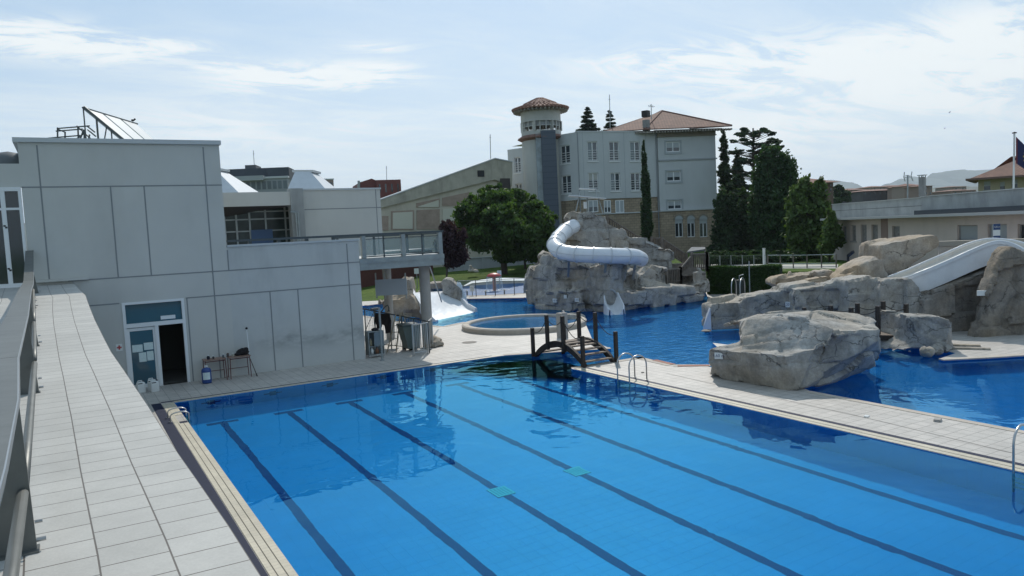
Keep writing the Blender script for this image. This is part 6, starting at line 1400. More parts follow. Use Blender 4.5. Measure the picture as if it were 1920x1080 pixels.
antenna('roof_antenna', [a-Vector((0,0,1)), b], 'television antenna on the tiled hotel roof beside the chimney', els=[(D(*c3(1120, 172), 96), D(*c3(1165, 178), 96)), (D(*c3(1124, 166), 96), D(*c3(1126, 182), 96)), (D(*c3(1136, 165), 96), D(*c3(1138, 182), 96)), (D(*c3(1150, 168), 96), D(*c3(1152, 184), 96))])
antenna('mast', [D(*c3(868, 345), 98), D(*c3(862, 98), 98)], 'tall thin lattice mast rising behind the flat hotel roof', els=[(D(*c3(855, 130), 98), D(*c3(869, 130), 98))])
# left part: tower, stair panel, wing
tc = D(*c3(406, 300), 94); tc = Vector((tc.x, tc.y, 0)); s = 94/FPX; Z = lambda y: D(*c3(406, y), 94-2.4).z
tr = 2.42; zr0 = D(*c3(406, 199), 94).z; MB().lathe((tc.x, tc.y, 0), [(tr, zg), (tr, Z(330))], 36).build('tower_wall', TOWERW, ht, smooth=True)
MB().lathe((tc.x, tc.y, 0), [(tr, Z(268)), (tr, zr0-.1)], 36).lathe((tc.x, tc.y, 0), [(tr+.03, Z(268)), (tr+.06, Z(262)), (tr, Z(262))], 36).build('tower_drum', TOWERW, ht, smooth=True)
for k in range(20):
    a = 2*math.pi*k/20; MB().bar((tc.x+math.cos(a)*(tr-.08), tc.y+math.sin(a)*(tr-.08), Z(331)), (tc.x+math.cos(a)*(tr-.08), tc.y+math.sin(a)*(tr-.08), Z(266)), .62 if k % 3 == 0 else .09, .12).build('tower_pier', TOWERW, ht)

mb = MB()
for k in range(1): mb.tube([(tc.x+math.cos(a*math.pi/12)*(tr-.1), tc.y+math.sin(a*math.pi/12)*(tr-.1), Z(330)+.55+k*.5) for a in range(25)], .03, 5, cap=False)
mb.build('tower_rail', WHITE, ht)
MB().lathe((tc.x, tc.y, 0), [(tr-.2, Z(296)), (tr-.2, Z(266))], 36).build('tower_blind', mat('tower_blind', (.3, .31, .31), .8), ht)
MB().lathe((tc.x, tc.y, 0), [(0, Z(331)), (tr-.2, Z(331))], 24).build('tower_floor', CONC, ht)
rr = 3.42; zr = D(*c3(406, 199), 94).z; NN = 40; tr_o = MB(); vs = []
prof_ = [(rr, zr), (rr*.64, zr+.42), (rr*.62, zr+.58), (rr*.40, zr+.98), (rr*.12, zr+1.32), (0.01, zr+1.5)]
tro = tr_o.lathe((tc.x, tc.y, 0), prof_, NN).lathe((tc.x, tc.y, 0), [(rr, zr), (rr, zr-.12), (tr, zr-.12)], NN).build('tower_roof', mat('tower_tile', (.20, .105, .078), .85, var=.25, vscale=3), ht)
mb = MB()
for k in range(NN):
    a = 2*math.pi*k/NN; c_, s_ = math.cos(a), math.sin(a); mb.tube([(tc.x+c_*rr*1.02, tc.y+s_*rr*1.02, zr+.04), (tc.x+c_*rr*.64, tc.y+s_*rr*.64, zr+.46)], .11, 5)
    if k % 2 == 0: mb.tube([(tc.x+c_*rr*.60, tc.y+s_*rr*.60, zr+.64), (tc.x+c_*rr*.12, tc.y+s_*rr*.12, zr+1.36)], .10, 5)
mb.build('tile_rib', mat('tile_rib', (.26, .14, .10), .85, var=.25, vscale=3), tro)
mb = MB()
for k in range(NN): a = 2*math.pi*(k+.5)/NN; c_, s_ = math.cos(a), math.sin(a); mb.bar((tc.x+c_*(tr+.05), tc.y+s_*(tr+.05), zr-.26), (tc.x+c_*(rr-.12), tc.y+s_*(rr-.12), zr-.22), .15, .24)
mb.build('roof_bracket', mat('bracket', (.30,)*3), tro)
zc_ = Z(385); MB().lathe((tc.x, tc.y, 0), [(tr, zc_-.15), (tr+.5, zc_+.1), (tr+.46, zc_+.22), (tr, zc_+.5)], 36).build('tower_collar', mat('tower_tile', (.26,)*3), ht)
SF = FD(*[c3(380, 0)[0], 91.0, c3(516, 0)[0], 91.2]); sq = lambda x, y: SF.uz(*c3(x, y))
a0, a1, a2 = sq(382, 600)[0], sq(418, 600)[0], sq(514, 600)[0]; zt_ = sq(440, 335)[1]
mb = MB(); mb.fbox(SF, a1, a2, zg, zt_, -3, 0); mb.build('stair_tower', NAVY, ht)
mb = MB()
for k in range(24): z = zg+(zt_-zg)*(k+.5)/24; mb.fbox(SF, a1, a2, z, z+.03, 0, .012)
mb.build('cladding_joint', mat('navy_line', (.02, .03, .045), .6), ht)
MB().fbox(SF, a0, a1, zg, sq(400, 360)[1], -2.9, -.3).build('stair_glazing', mat('stair_glass', (.22, .27, .29), .25, var=.5, vscale=.5, spec=.8), ht)
WF = FD(953, 96, 980, 94.5); wq = lambda x, y: WF.uz(*c3(x, y)); wa, wb = wq(189, 600)[0], wq(300, 600)[0]; wz = wq(240, 457)[1]
ww = []
for cx, y0, y1 in ((247, 515, 620), (255, 690, 790)): m_u = wq(cx, y0)[0]; ww.append((m_u-.5, m_u+.5, wq(cx, y1)[1], wq(cx, y0)[1]))
MB().wall(WF, wa, wb, zg, wz, ww, .25).build('left_wing_wall', HOTELW, ht)
MB().quad(WF.w(wa, wz, 0), WF.w(wb, wz, 0), WF.w(wb, wz, -8), WF.w(wa, wz, -8)).build('left_wing_roof', CAP, ht)
for q in ww: window(WF, *q, 'plain')

# ---- hall with long sloping roof ----
AF = FD(712, 84, 955, 92); av = AF.uz
hl = thing('sports_hall', AF.w(5, .5), 'old beige hall with a long sloping parapet and framed wall bays', 'building')
P_ = [av(705, 376), av(925, 298), av(958, 304), av(958, 345), av(712, 391)]; base = [av(958, 345)[0], av(705, 391)[0]]
mb = MB(); mb.fprism(AF, [av(700, 379), av(925, 298), av(925, 337), av(700, 393)], -.4, .35); mb.fprism(AF, [av(925, 298), av(958, 304.5), av(958, 350), av(925, 337)], -.4, .35); mb.build('parapet', HALLF, hl)
mb = MB(); mb.fprism(AF, [(av(700, 379)[0], .2), (av(958, 350)[0], .2), av(958, 345), av(925, 330), av(700, 388)], -12, 0); mb.build('wall', HALLW, hl)
mb = MB(); mb.bar(AF.w(*av(700, 378.5), 0), AF.w(*av(925, 297.5), 0), .9, .12); mb.bar(AF.w(*av(925, 297.5), 0), AF.w(*av(958, 304), 0), .9, .12); mb.build('roof_edge', CAP, hl)
def bay(px0, py0, px1, py1, py0b, m, nm, recess=.05):
    a = av(px0, py1); b = av(px1, py1); c = av(px1, py0b); d = av(px0, py0); MB().fprism(AF, [a, b, c, d], 0, .03+recess).build(nm, m, hl)
bay(733, 396, 776, 431, 394, HALLB, 'bay_frame'); bay(736, 399, 773, 429, 397, mat('bay_panel', (.55, .53, .42), .85), 'bay_panel', .08)
bay(716, 405, 728, 432, 405, HALLB, 'brick_panel'); bay(781, 394, 824, 430, 392, HALLB, 'brick_panel'); bay(830, 392, 870, 430, 389, mat('bay_panel', (.36,)*3), 'bay_panel')
bay(780, 381, 824, 389, 372, HALLB, 'bay_frame'); bay(784, 387, 822, 388.5, 375, mat('bay_panel', (.36,)*3), 'bay_panel', .08); bay(829, 371, 880, 386, 360, HALLB, 'brick_panel')
a = av(893, 332); b = av(905, 320); MB().fbox(AF, a[0], b[0], a[1], b[1], .35, .39).build('vent_opening', BLACK, hl)
MB().fbox(AF, *[av(936, 360)[0], av(954, 360)[0]], av(945, 375)[1], av(945, 335)[1], .36, .45).build('dark_recess', mat('recess_brown', (.06, .05, .045), .9), hl)
antenna('thin_mast', [D(920, 300, 92), D(919, 252, 92)], 'very thin mast above the peak of the beige hall roof', els=[(D(917.5, 258, 92), D(920.5, 258, 92))])
# pale low wall below tree and long dark red building behind the lawn
WFr = FD(838, 80, 1012, 86); a, b = WFr.uz(838, 480)[0], WFr.uz(1012, 480)[0]; wz1 = WFr.uz(930, 482)[1]
o = thing('garden_wall', WFr.w((a+b)/2, 0), 'pale rendered garden wall in the shade behind the big round tree', 'wall'); MB().fbox(WFr, a, b, -.1, wz1, -.3, 0).build('wall', mat('garden_wall', (.48, .50, .52), .85, var=.08, vscale=.5, stain=.15), o); MB().fbox(WFr, a-.1, b+.1, wz1, wz1+.12, -.38, .08).build('coping', CAP, o)
mb = MB()
for px in (870, 905, 940, 975): u = WFr.uz(px, 480)[0]; mb.fbox(WFr, u-.15, u+.15, 0, wz1, 0, .08)
mb.build('pier', mat('garden_wall', (.34,)*3), o)
BF = FD(660, 66, 812, 80); a, b = BF.uz(660, 500)[0], BF.uz(812, 500)[0]
o = thing('low_red_building', BF.w((a+b)/2, 0), 'long low dark red building seen beneath the balcony', 'building'); MB().fbox(BF, a, b, -.1, 3.0, -6, 0).build('wall', BRICKRED, o); MB().fbox(BF, a-.2, b+.3, 3.0, 3.2, -6.2, .3).build('roof', CAP, o)

# ---- distant blocks on the left ----
def block(name, px0, px1, dep, py_top, label, m, depth=14, roofcap=True, rows=(), winm=None, zb_=0, cat='building', extra=None, d2=None):
    f = FD(px0, dep, px1, d2 or dep*1.01); u0, u1 = f.uz(px0, 350)[0], f.uz(px1, 350)[0]; z = f.uz((px0+px1)/2, py_top)[1]
    o = thing(name, f.w((u0+u1)/2, zb_), label, cat); mb = MB().fbox(f, u0, u1, zb_, z, -depth, 0); mb.build('wall', m, o, uv=True)
    if roofcap: MB().fbox(f, u0-.15, u1+.15, z, z+.3, -depth-.1, .15).build('roof', CAP, o)
    for (pya, pyb, n, frac) in rows:
        za, zb2 = f.uz((px0+px1)/2, pyb)[1], f.uz((px0+px1)/2, pya)[1]
        for i in range(n):
            w_ = (u1-u0)/n; c = u0+w_*(i+.5); MB().fbox(f, c-w_*frac/2, c+w_*frac/2, za, zb2, -.05, .03).build('window', winm or WINGL, o)
    return o, f
slate = mat('slate_cladding', (.055, .065, .08), .7, var=.1, vscale=.3)
o, f = block('office_block', 400, 540, 120, 336, 'distant grey office block with dark slate upper storey', mat('office_grey', (.28, .30, .31), .8), rows=((341, 356, 14, .7),), winm=mat('office_glass', (.11, .135, .15), .3, var=.4, vscale=.2))
def fb(f, o, px0, px1, py0, py1, n0, n1, nm, m): a = f.uz(px0, (py0+py1)/2)[0]; b = f.uz(px1, (py0+py1)/2)[0]; return MB().fbox(f, a, b, f.uz((px0+px1)/2, py1)[1], f.uz((px0+px1)/2, py0)[1], n0, n1).build(nm, m, o)
fb(f, o, 400, 497, 315, 332, -14, -1.5, 'upper_storey', slate); fb(f, o, 499, 540, 313, 334, -14, -.8, 'upper_storey', slate); fb(f, o, 448, 469, 305, 316, -8, -4, 'plant_room', mat('plant_grey', (.12, .125, .13), .8)); fb(f, o, 400, 495, 331, 340, -2, .6, 'balcony_band', mat('band_grey', (.36, .38, .39), .8))
antenna('office_mast', [D(477, 314, 126), D(475, 282, 126)], 'thin mast on the roof of the distant office block', els=[(D(474, 288, 126), D(477.5, 288, 126))])
block('pink_tower_block', 597, 626, 210, 337, 'small distant pinkish block with rounded corner behind the roof light', mat('pink_brick', (.30, .22, .19), .9), rows=((342, 350, 3, .5),), depth=10)
redm = mat('red_cladding', (.16, .045, .04), .75, var=.08, vscale=.3)
o, f = block('red_block', 706, 752, 135, 337, 'dark red block with a stepped gable behind the grey wall', redm, roofcap=False, depth=12, rows=((345, 360, 4, .25),))
MB().fprism(f, [f.uz(675, 365), f.uz(706, 365), f.uz(706, 337), f.uz(698, 334), f.uz(676, 341)], -12, -1).build('gable', redm, o)
MB().bar(f.w(*f.uz(674, 338), -1), f.w(*f.uz(674, 352), -1), .4).build('downpipe', GSTEEL, o)
antenna('red_block_mast', [D(725, 338, 138), D(724.5, 311, 138)], 'thin mast on the roof of the dark red block', els=[(D(723, 315, 138), D(726.5, 315, 138))])
# curved roof piece at far left
# ---- right low building ----
QF = FD(1566, 62, 1728, 50); QF2 = FD(1728, 50, 1935, 39.5)
rbd = thing('low_pink_building', QF.w(QF.len/2, RZ), 'long low pinkish building with weathered concrete parapet and shuttered windows', 'building')
def qwall(f, px0, px1, ze, holes):
    u0, u1 = f.uz(px0, 430)[0], f.uz(px1, 430)[0]; u0, u1 = min(u0, u1), max(u0, u1); MB().wall(f, u0, u1, .5, ze, holes, .25).build('wall', PINK, rbd); return u0, u1
ze = QF.uz(1728, 407)[1]
def wins_q(f, L):
    R = []
    for px0, px1, py0, py1 in L: a = f.uz(px0, (py0+py1)/2)[0]; b = f.uz(px1, (py0+py1)/2)[0]; R.append((min(a, b), max(a, b), f.uz((px0+px1)/2, py1)[1], f.uz((px0+px1)/2, py0)[1]))
    return R
wq1 = wins_q(QF, [(1580, 1587, 424, 452), (1596, 1605, 422, 452), (1614, 1625, 421, 454), (1634, 1646, 421, 457), (1673, 1687, 424, 447)]); wq2 = wins_q(QF2, [(1795, 1833, 422, 450), (1852, 1888, 420, 449), (1908, 1925, 420, 449)])
qwall(QF, 1562, 1728, ze, wq1); qwall(QF2, 1728, 1945, ze, wq2)
a, b = QF.uz(1652, 430)[0], QF.uz(1665, 430)[0]; MB().fbox(QF, min(a, b), max(a, b), .6, ze, 0, .02).build('brown_stripe', mat('brown_stripe', (.24, .17, .14), .85), rbd)
for f, ql in ((QF, wq1), (QF2, wq2)):
    for k, (a, b, c, d) in enumerate(ql):
        w2 = MB(); t = .06
        for qq in ((a, a+t, c, d), (b-t, b, c, d), (a, b, d-t, d), (a-.08, b+.08, c-.1, c)): w2.fbox(f, *qq, -.2, .06 if qq[3] == c else -.1)
        w_ = w2.build('window', mat('win_frame', (.3, .28, .26), .7), rbd)
        if f is QF2 and k == 2: MB().fbox(f, a, b, c, d, -.2, -.18).build('pane', DGLASS, w_)
        else: MB().fbox(f, a+t, b-t, c, d-t, -.2, -.16).build('shutter', mat('shutter_grey', (.30, .32, .32), .8) if f is QF2 else mat('shutter_bars', (.2, .19, .18), .8, var=.3, vscale=6), w_)
def pslab(f, n0, n1, z0, z1, ext0=.0, ext1=.0):
    return MB().fbox(f, -ext0, f.len+ext1, z0, z1, n0, n1)
z_e0, z_e1 = ze, ze+.16; zp = QF.uz(1728, 371)[1]
pslab(QF, -9, .9, z_e0, z_e1, .8).build('eaves', mat('eaves_pale', (.42, .42, .40), .8), rbd); pslab(QF2, -9, .902, z_e0+.002, z_e1+.003, 0, 1).build('eaves', mat('eaves_pale', (.42,)*3), rbd)
pslab(QF, -.3, .0, z_e1, zp, .5).build('parapet', PARAP, rbd); pslab(QF2, -.3, .0, z_e1+.03, zp+.06, 0.03, 1).build('parapet', PARAP, rbd)
pslab(QF, -.36, .06, zp, zp+.05, .5).build('parapet_cap', mat('cap_pale', (.5, .5, .47), .7), rbd); pslab(QF2, -.36, .06, zp+.06, zp+.11, .03, 1).build('parapet_cap', mat('cap_pale', (.5,)*3), rbd)
pslab(QF2, 0, .5, z_e1+.004, z_e1+.28, 0, 1).build('roof_flashing', mat('roof_bitumen', (.05, .06, .07), .8), rbd)
pslab(QF, 0, .004, z_e1+(zp-z_e1)*.52, z_e1+(zp-z_e1)*.55, .4).build('parapet_joint', mat('par_joint', (.12, .12, .12), .9), rbd)
o = thing('roof_chimney', D(1730, 370, 54), 'square grey chimney with a flat cap on the low pink building', 'chimney'); p = D(1729.5, 372, 54); q = D(1729.5, 332, 54); MB().rbox((p.x, p.y, p.z-.8), .36, .36, q.z-p.z+.8, .2).build('stack', mat('chimney_render', (.25,)*3), o); MB().rbox((p.x, p.y, q.z+.1), .5, .5, .06, .2).build('cap', CAP, o)
mb = MB()
for sx, sy in ((-.14, -.14), (.14, -.14), (.14, .14), (-.14, .14)): mb.bar((p.x+sx, p.y+sy, q.z), (p.x+sx, p.y+sy, q.z+.1), .04)
mb.build('bracket', DSTEEL, o)
ae = lambda x, y: D(1440+x/4, 200+y/4, 54)
antenna('branched_antenna', [ae(1047, 690), ae(1048, 512)], 'dark antenna with four curled arms on the low pink building roof', els=[(ae(1030, 530), ae(1066, 527)), (ae(1024, 490), ae(1019, 528)), (ae(1020, 530), ae(1028, 560)), (ae(1080, 487), ae(1072, 528)), (ae(1076, 528), ae(1086, 556)), (ae(1030, 515), ae(1066, 520)), (ae(1016, 528), ae(1080, 526))])
# beige house behind with flag
f1 = FD(1832, 78, 1990, 74); hb_ = thing('beige_house', f1.w(4, 1), 'beige house with tiled hip roof behind the low building at the right edge', 'house'); z1 = f1.uz(1880, 333)[1]
wl = wins_q(f1, [(1845, 1857, 340, 356), (1875, 1884, 341, 356), (1897, 1908, 337, 352)])
u0, u1 = f1.uz(1834, 345)[0], f1.uz(1985, 345)[0]; mb = MB().wall(f1, u0, u1, 1, z1, wl, .2); mb.quad(f1.w(u0, 1, 0), f1.w(u0, 1, -9), f1.w(u0, z1, -9), f1.w(u0, z1, 0)); mb.build('wall', mat('beige_render', (.38, .33, .22), .85, var=.05), hb_)
for q in wl: a, b, c, d = q; w_ = MB().fbox(f1, a, b, c, d, -.2, -.17).build('window', WINGL, hb_); MB().fbox(f1, a, b, c+(d-c)*.45, d, -.165, -.12).build('shutter', SHUT, w_); MB().fbox(f1, a-.1, b+.1, c-.1, c, -.05, .08).build('sill', CONC, w_)
e = [f1.w(u0-.9, z1, 1), f1.w(u1+1, z1, 1), f1.w(u1+1, z1, -11), f1.w(u0-.9, z1, -11)]; rg = [f1.w(u0+4.2, z1+2.3, -5), f1.w(u1-4, z1+2.3, -5)]
MB().add(e+rg, [(0, 1, 5, 4), (1, 2, 5), (2, 3, 4, 5), (3, 0, 4), (3, 2, 1, 0)]).build('roof', ROOFT, hb_)
mb = MB(); mb.bar(e[0], e[1], .25, .2); mb.bar(e[0], e[3], .25, .2); mb.build('eaves', mat('eaves_brown', (.16, .10, .08), .8), hb_)
# flag
fp = thing('flagpole', D(1902, 360, 47), 'white flagpole with a round black finial standing on the low building roof', 'flagpole'); p0 = D(1900, 362, 47); p1 = D(1902, 250, 47); MB().tube([p0-Vector((0,0,.6)), p1], .055, 10).build('pole', WPLAST, fp); MB().lathe((p1.x, p1.y, p1.z), [(.13, 0), (.13, .05), (0, .1)], 12).build('finial', BLACK, fp)
def flag():
    f = FD(1895, 47, 1925, 46.6); mb = MB(); nu, nv = 14, 12; W_, Hh = 1.75, 1.55; tpx = f.uz(1904, 256); s0 = 47/FPX; vs = []; ms = []
    def P(a, b, off=0):   # a along fly, b down hoist; the flag hangs diagonally
        u = tpx[0]+a*1.35*(1-.15*b)+.02; z = tpx[1]-b*1.62-a*1.75*(1-.45*b); n = .16*math.sin(a*7+b*2.2)*(.3+a)+off; return f.w(u, z, n)
    for j in range(nv+1):
        for i in range(nu+1): vs.append(P(i/nu, j/nv))
    blue = mat('flag_blue', (.012, .02, .075), .8); redf = mat('flag_red', (.12, .02, .03), .8)
    mb.use(blue); mb.use(redf); mb.v = vs
    for j in range(nv):
        for i in range(nu): mb.f.append((j*(nu+1)+i, j*(nu+1)+i+1, (j+1)*(nu+1)+i+1, (j+1)*(nu+1)+i)); mb.m.append(1 if i == 0 else 0)
    o = mb.build('flag', None, smooth=True); tag(o, 'dark blue flag with a ring of yellow stars hanging from the pole', 'flag'); st_ = MB()
    for k in range(12):
        a0 = 2*math.pi*k/12; ca, cb = .56+.24*math.cos(a0), .5+.30*math.sin(a0); pts = []
        for q in range(10):
            rr_ = .052 if q % 2 == 0 else .022; an = math.pi/2+q*math.pi/5; pts.append((ca+rr_*math.cos(an)*.8, cb-rr_*math.sin(an)))
        for off in (.012, -.012): 
            P0 = [P(x, y, off) for x, y in pts]; c0 = P(ca, cb, off); st_.add(P0+[c0], [(i, (i+1) % 10, 10) for i in range(10)])
    st_.build('star', mat('star_yellow', (.6, .5, .05), .7), o)
flag()
# far town roofs
def house(px0, px1, dep, py_eave, rise, label, wm, grp='houses of the far town', rows=1):
    f = FD(px0, dep, px1, dep*1.01); u0, u1 = sorted((f.uz(px0, py_eave)[0], f.uz(px1, py_eave)[0])); z = f.uz((px0+px1)/2, py_eave)[1]; o = thing('town_house', f.w((u0+u1)/2, 1), label, 'house', grp); dp = (u1-u0)*.6+4
    MB().fbox(f, u0, u1, 1, z, -dp, 0).build('wall', wm, o)
    e = [f.w(u0-.8, z, .8), f.w(u1+.8, z, .8), f.w(u1+.8, z, -dp-.8), f.w(u0-.8, z, -dp-.8)]; k = min((u1-u0)*.35, dp*.5); rz = z+rise*dep/FPX; rg = [f.w(u0+k, rz, -dp/2), f.w(u1-k, rz, -dp/2)]
    MB().add(e+rg, [(0, 1, 5, 4), (1, 2, 5), (2, 3, 4, 5), (3, 0, 4), (3, 2, 1, 0)]).build('roof', mat('far_roof', (.22, .115, .085), .9, var=.15, vscale=.2), o)
    n = max(2, int((px1-px0)/9)); s = dep/FPX
    for rr_ in range(rows):
        for i in range(n):
            c = u0+(u1-u0)*(i+.5)/n; MB().fbox(f, c-1.5*s, c+1.5*s, z-(7+rr_*9)*s, z-(2.5+rr_*9)*s, 0, .05).build('window', WINGL, o)
fb_ = mat('far_brick', (.26, .185, .155), .9, var=.12, vscale=.1); fp_ = mat('far_pink', (.30, .235, .20), .9, var=.1, vscale=.1); fd_ = mat('far_dark', (.05, .05, .055), .9, var=.4, vscale=.2)
house(1505, 1562, 110, 343, 12, 'nearest brown brick house with hip roof, just right of the trees', mat('near_brick', (.15, .10, .08), .9, var=.15), rows=2)
house(1596, 1622, 330, 356, 4, 'small pinkish town house left of the long dark apartment row', fb_); house(1618, 1700, 300, 357, 4, 'long row of dark fronted apartments in the far town', fd_, rows=1)
house(1634, 1668, 380, 350.5, 3, 'pale far house with low roof above the dark apartment row, left one', fp_); house(1664, 1704, 390, 349, 3, 'pale far house above the dark apartment row, right one', fp_)
house(1698, 1716, 290, 350, 4, 'narrow pink town house just left of the antenna', fb_, rows=2); house(1708, 1727, 270, 348, 5, 'taller pink house with hip roof directly behind the antenna', fp_, rows=2); house(1733, 1748, 260, 348.5, 2, 'flat topped pink house just right of the square chimney', fb_, rows=2)
house(1764, 1800, 360, 363, 3, 'low far house right of the gap in the town', fp_); house(1786, 1830, 340, 357, 3, 'wide far house left of the beige house', fb_); house(1786, 1812, 420, 350, 2, 'farthest small house above the wide one', fp_)
house(1560, 1600, 320, 362, 3, 'low town house half hidden by the small dark tree', fb_)
# far hills
def hill(name, pts, dep, m, thick=900):
    mb = MB(); vs = []; rnd = random.Random(3); P = []
    for (a, b) in zip(pts, pts[1:]):
        n = 8
        for i in range(n): t = i/n; t2 = t*t*(3-2*t); P.append((a[0]+(b[0]-a[0])*t, a[1]+(b[1]-a[1])*t2+rnd.uniform(-.35, .35)))
    P.append(pts[-1]); K = 10
    for px, py in P:
        top = D(px, py, dep)
        for k in range(K+1):
            t = k/K; q = Vector((FWN[0], FWN[1], 0)); n_ = noise.fractal(Vector((px*.03, t*4, 0)), 1, 2, 4)
            vs.append(Vector((top.x, top.y, max(0, top.z*(1-t**1.3)+n_*top.z*.08*(t > 0)*(t < 1))))-q*thick*t)
    fs = [(i*(K+1)+j, (i+1)*(K+1)+j, (i+1)*(K+1)+j+1, i*(K+1)+j+1) for i in range(len(P)-1) for j in range(K)]
    mb.add(vs, fs); struct(mb, name, m, smooth=True)
hm = mat('hill_far', (.16, .19, .17), 1, var=.2, vscale=.004, spec=.1); hm2 = mat('hill_near', (.15, .16, .12), 1, var=.2, vscale=.01, spec=.1)
hill('hill', [(1400, 372), (1500, 350), (1560, 337), (1575, 340), (1600, 351), (1640, 353), (1665, 344), (1690, 335), (1712, 331), (1735, 333), (1750, 324), (1790, 319.5), (1830, 319), (1900, 315), (2000, 310), (2150, 325)], 5200, hm)
hill('hill', [(1500, 372), (1640, 368), (1740, 352), (1800, 350), (1860, 349), (1950, 346), (2100, 350)], 2600, hm2, 500)
hill('hill', [(-500, 430), (-200, 415), (200, 420), (420, 425), (700, 420), (1000, 412), (1400, 390)], 3000, hm2, 500)

# =====================================================================
# TREES, HEDGE, GARDEN
# =====================================================================
def tree(name, label, base_px, dep, crowns, n, size, m, trunk=(.35, .2), limbs=6, seed=1, cat='tree', grp=None, zb_=None, **kw):
    """crowns: (px, py, half width px, half height px, depth offset)"""
    b = D(base_px[0], base_px[1], dep); z0 = gz(b.x, b.y) if zb_ is None else zb_; o = thing(name, (b.x, b.y, z0), label, cat, grp); s = dep/FPX; C = []
    for c in crowns:
        px, py, rx, ry = c[:4]; do = c[4] if len(c) > 4 else 0; p = D(px, py, dep+do); C.append((tuple(p), (rx*s, rx*s*.9, ry*s)))
    leaves(o, C, n, size, m, seed=seed, **kw)
    mb = MB(); zt = max(c[0][2] for c in C); top = Vector(C[0][0]); top.z = min(top.z, zt); B = Vector((b.x, b.y, z0-.1)); rnd = random.Random(seed)
    mb.tube([B, B+(top-B)*.35+Vector((rnd.uniform(-.1,.1), 0, 0)), B+(top-B)*.7, top], trunk[0], 8, r1=trunk[0]*.3)
    for i in range(min(limbs, len(C)*3)):
        c = C[i % len(C)]; st_ = B+(top-B)*rnd.uniform(.35, .7); e = Vector(c[0])+Vector((rnd.uniform(-.6, .6)*c[1][0], rnd.uniform(-.6, .6)*c[1][1], rnd.uniform(-.2, .5)*c[1][2])); mb.tube([st_, (st_+e)/2+Vector((0, 0, .2)), e], trunk[1]*.8, 6, r1=.03)
    mb.build('trunk', BARK, o); return o
tree('round_tree', 'big round leafy green tree on the lawn in front of the beige hall', (945, 505), 74, [(945, 415, 46, 38), (898, 418, 36, 26, -2), (992, 422, 38, 30, -2), (928, 376, 34, 18, -2), (975, 385, 34, 18, 1), (878, 396, 26, 16, -3), (1018, 410, 22, 20), (922, 448, 46, 22, -3), (985, 455, 44, 24, -2), (866, 424, 20, 16, -1), (912, 358, 18, 9), (888, 378, 18, 11, -2), (958, 362, 26, 10), (1000, 392, 22, 14, -2), (1026, 430, 16, 22, -1), (1005, 475, 30, 16), (955, 478, 40, 12), (935, 400, 30, 16, -5), (965, 430, 34, 16, -5), (900, 440, 26, 12, -5), (862, 405, 10, 8), (1036, 402, 9, 10), (930, 349, 10, 5), (992, 372, 12, 7)], 44000, .19, LEAF_G, (.35, .16), 12, 3)
tree('trunk_grove_tree', 'slim dark tree under the right side of the big round tree', (985, 500), 79, [(985, 455, 30, 24), (1010, 465, 24, 22), (965, 462, 22, 20), (1020, 445, 18, 22)], 8000, .17, LEAF_D, (.14, .08), 4, 31)
tree('trunk_grove_tree', 'second slim dark tree farther right beside the rock mound', (1018, 500), 81, [(1015, 440, 26, 30), (1035, 455, 20, 28), (1000, 470, 20, 20)], 7000, .17, LEAF_D, (.14, .08), 4, 33)
tree('purple_tree', 'dark purple-leaved tree standing just right of the balcony', (833, 512), 62, [(842, 455, 22, 32), (838, 428, 14, 16), (856, 470, 20, 26), (830, 470, 14, 22), (848, 490, 20, 12), (862, 445, 14, 18)], 12000, .12, LEAF_P, (.10, .05), 8, 5, droop=-.2)
def conifer(name, label, px, py0, py1, dep, wpx, n, size, m, layers=9, seed=1, grp=None, zb_=None, gap=.45, shape=1.0):
    b = D(px, py1, dep); z0 = gz(b.x, b.y) if zb_ is None else zb_; top = D(px, py0, dep); s = dep/FPX; o = thing(name, (b.x, b.y, z0), label, 'tree', grp); rnd = random.Random(seed); C = []; mb = MB()
    mb.tube([(b.x, b.y, z0-.1), (top.x, top.y, top.z)], max(.12, wpx*s*.03), 7, r1=.03)
    for i in range(layers):
        t = (i+.6)/layers; z = top.z-(top.z-b.z)*t; R_ = wpx*s*(t**.8)*shape; k = 5+int(4*t)
        for j in range(k):
            a = 2*math.pi*(j+rnd.random()*.7)/k; r_ = R_*rnd.uniform(.75, 1.1); e = Vector((top.x+math.cos(a)*r_, top.y+math.sin(a)*r_, z-r_*.10+rnd.uniform(-.1, .2)*r_))
            c = Vector((top.x+math.cos(a)*r_*.6, top.y+math.sin(a)*r_*.6, z)); C.append(((c.x, c.y, c.z+rnd.uniform(-.3, .3)*gap), (r_*.42*rnd.uniform(.7, 1.3)+.12, r_*.42+.12, (top.z-b.z)/layers*gap*rnd.uniform(.6, 1.2)))); mb.tube([(top.x, top.y, z+.1), e], .06, 5, r1=.02)
    leaves(o, C, n, size, m, seed=seed, flat=.45, lump=.8, shell=.2); mb.build('trunk', BARK, o); return o
conifer('fir_tree', 'larger dark fir rising behind the flat hotel roof', 1101, 199, 262, 125, 24, 11000, .24, LEAF_C, 8, 1, 'firs behind the hotel', gap=.4)
conifer('fir_tree', 'smaller dark fir with the mast behind the flat hotel roof', 1143, 206, 262, 130, 19, 8000, .22, LEAF_C, 8, 2, 'firs behind the hotel', gap=.35)
o = tree('cypress', 'narrow dark cypress standing in front of the hotel', (1213, 470), 76, [(1207, 290, 3.5, 24), (1209, 320, 6, 36), (1211, 355, 8.5, 40), (1212, 395, 10, 45), (1213, 430, 11, 40), (1207, 272, 1.6, 10)], 22000, .085, LEAF_D, (.12, .04), 2, 7, shell=.45, lump=.35, elong=1.5)
conifer('dark_conifer', 'tall dark conifer at the right corner of the hotel', 1356, 244, 500, 98, 34, 30000, .22, LEAF_D, 17, 11, gap=1.1, shape=.9, zb_=.9)
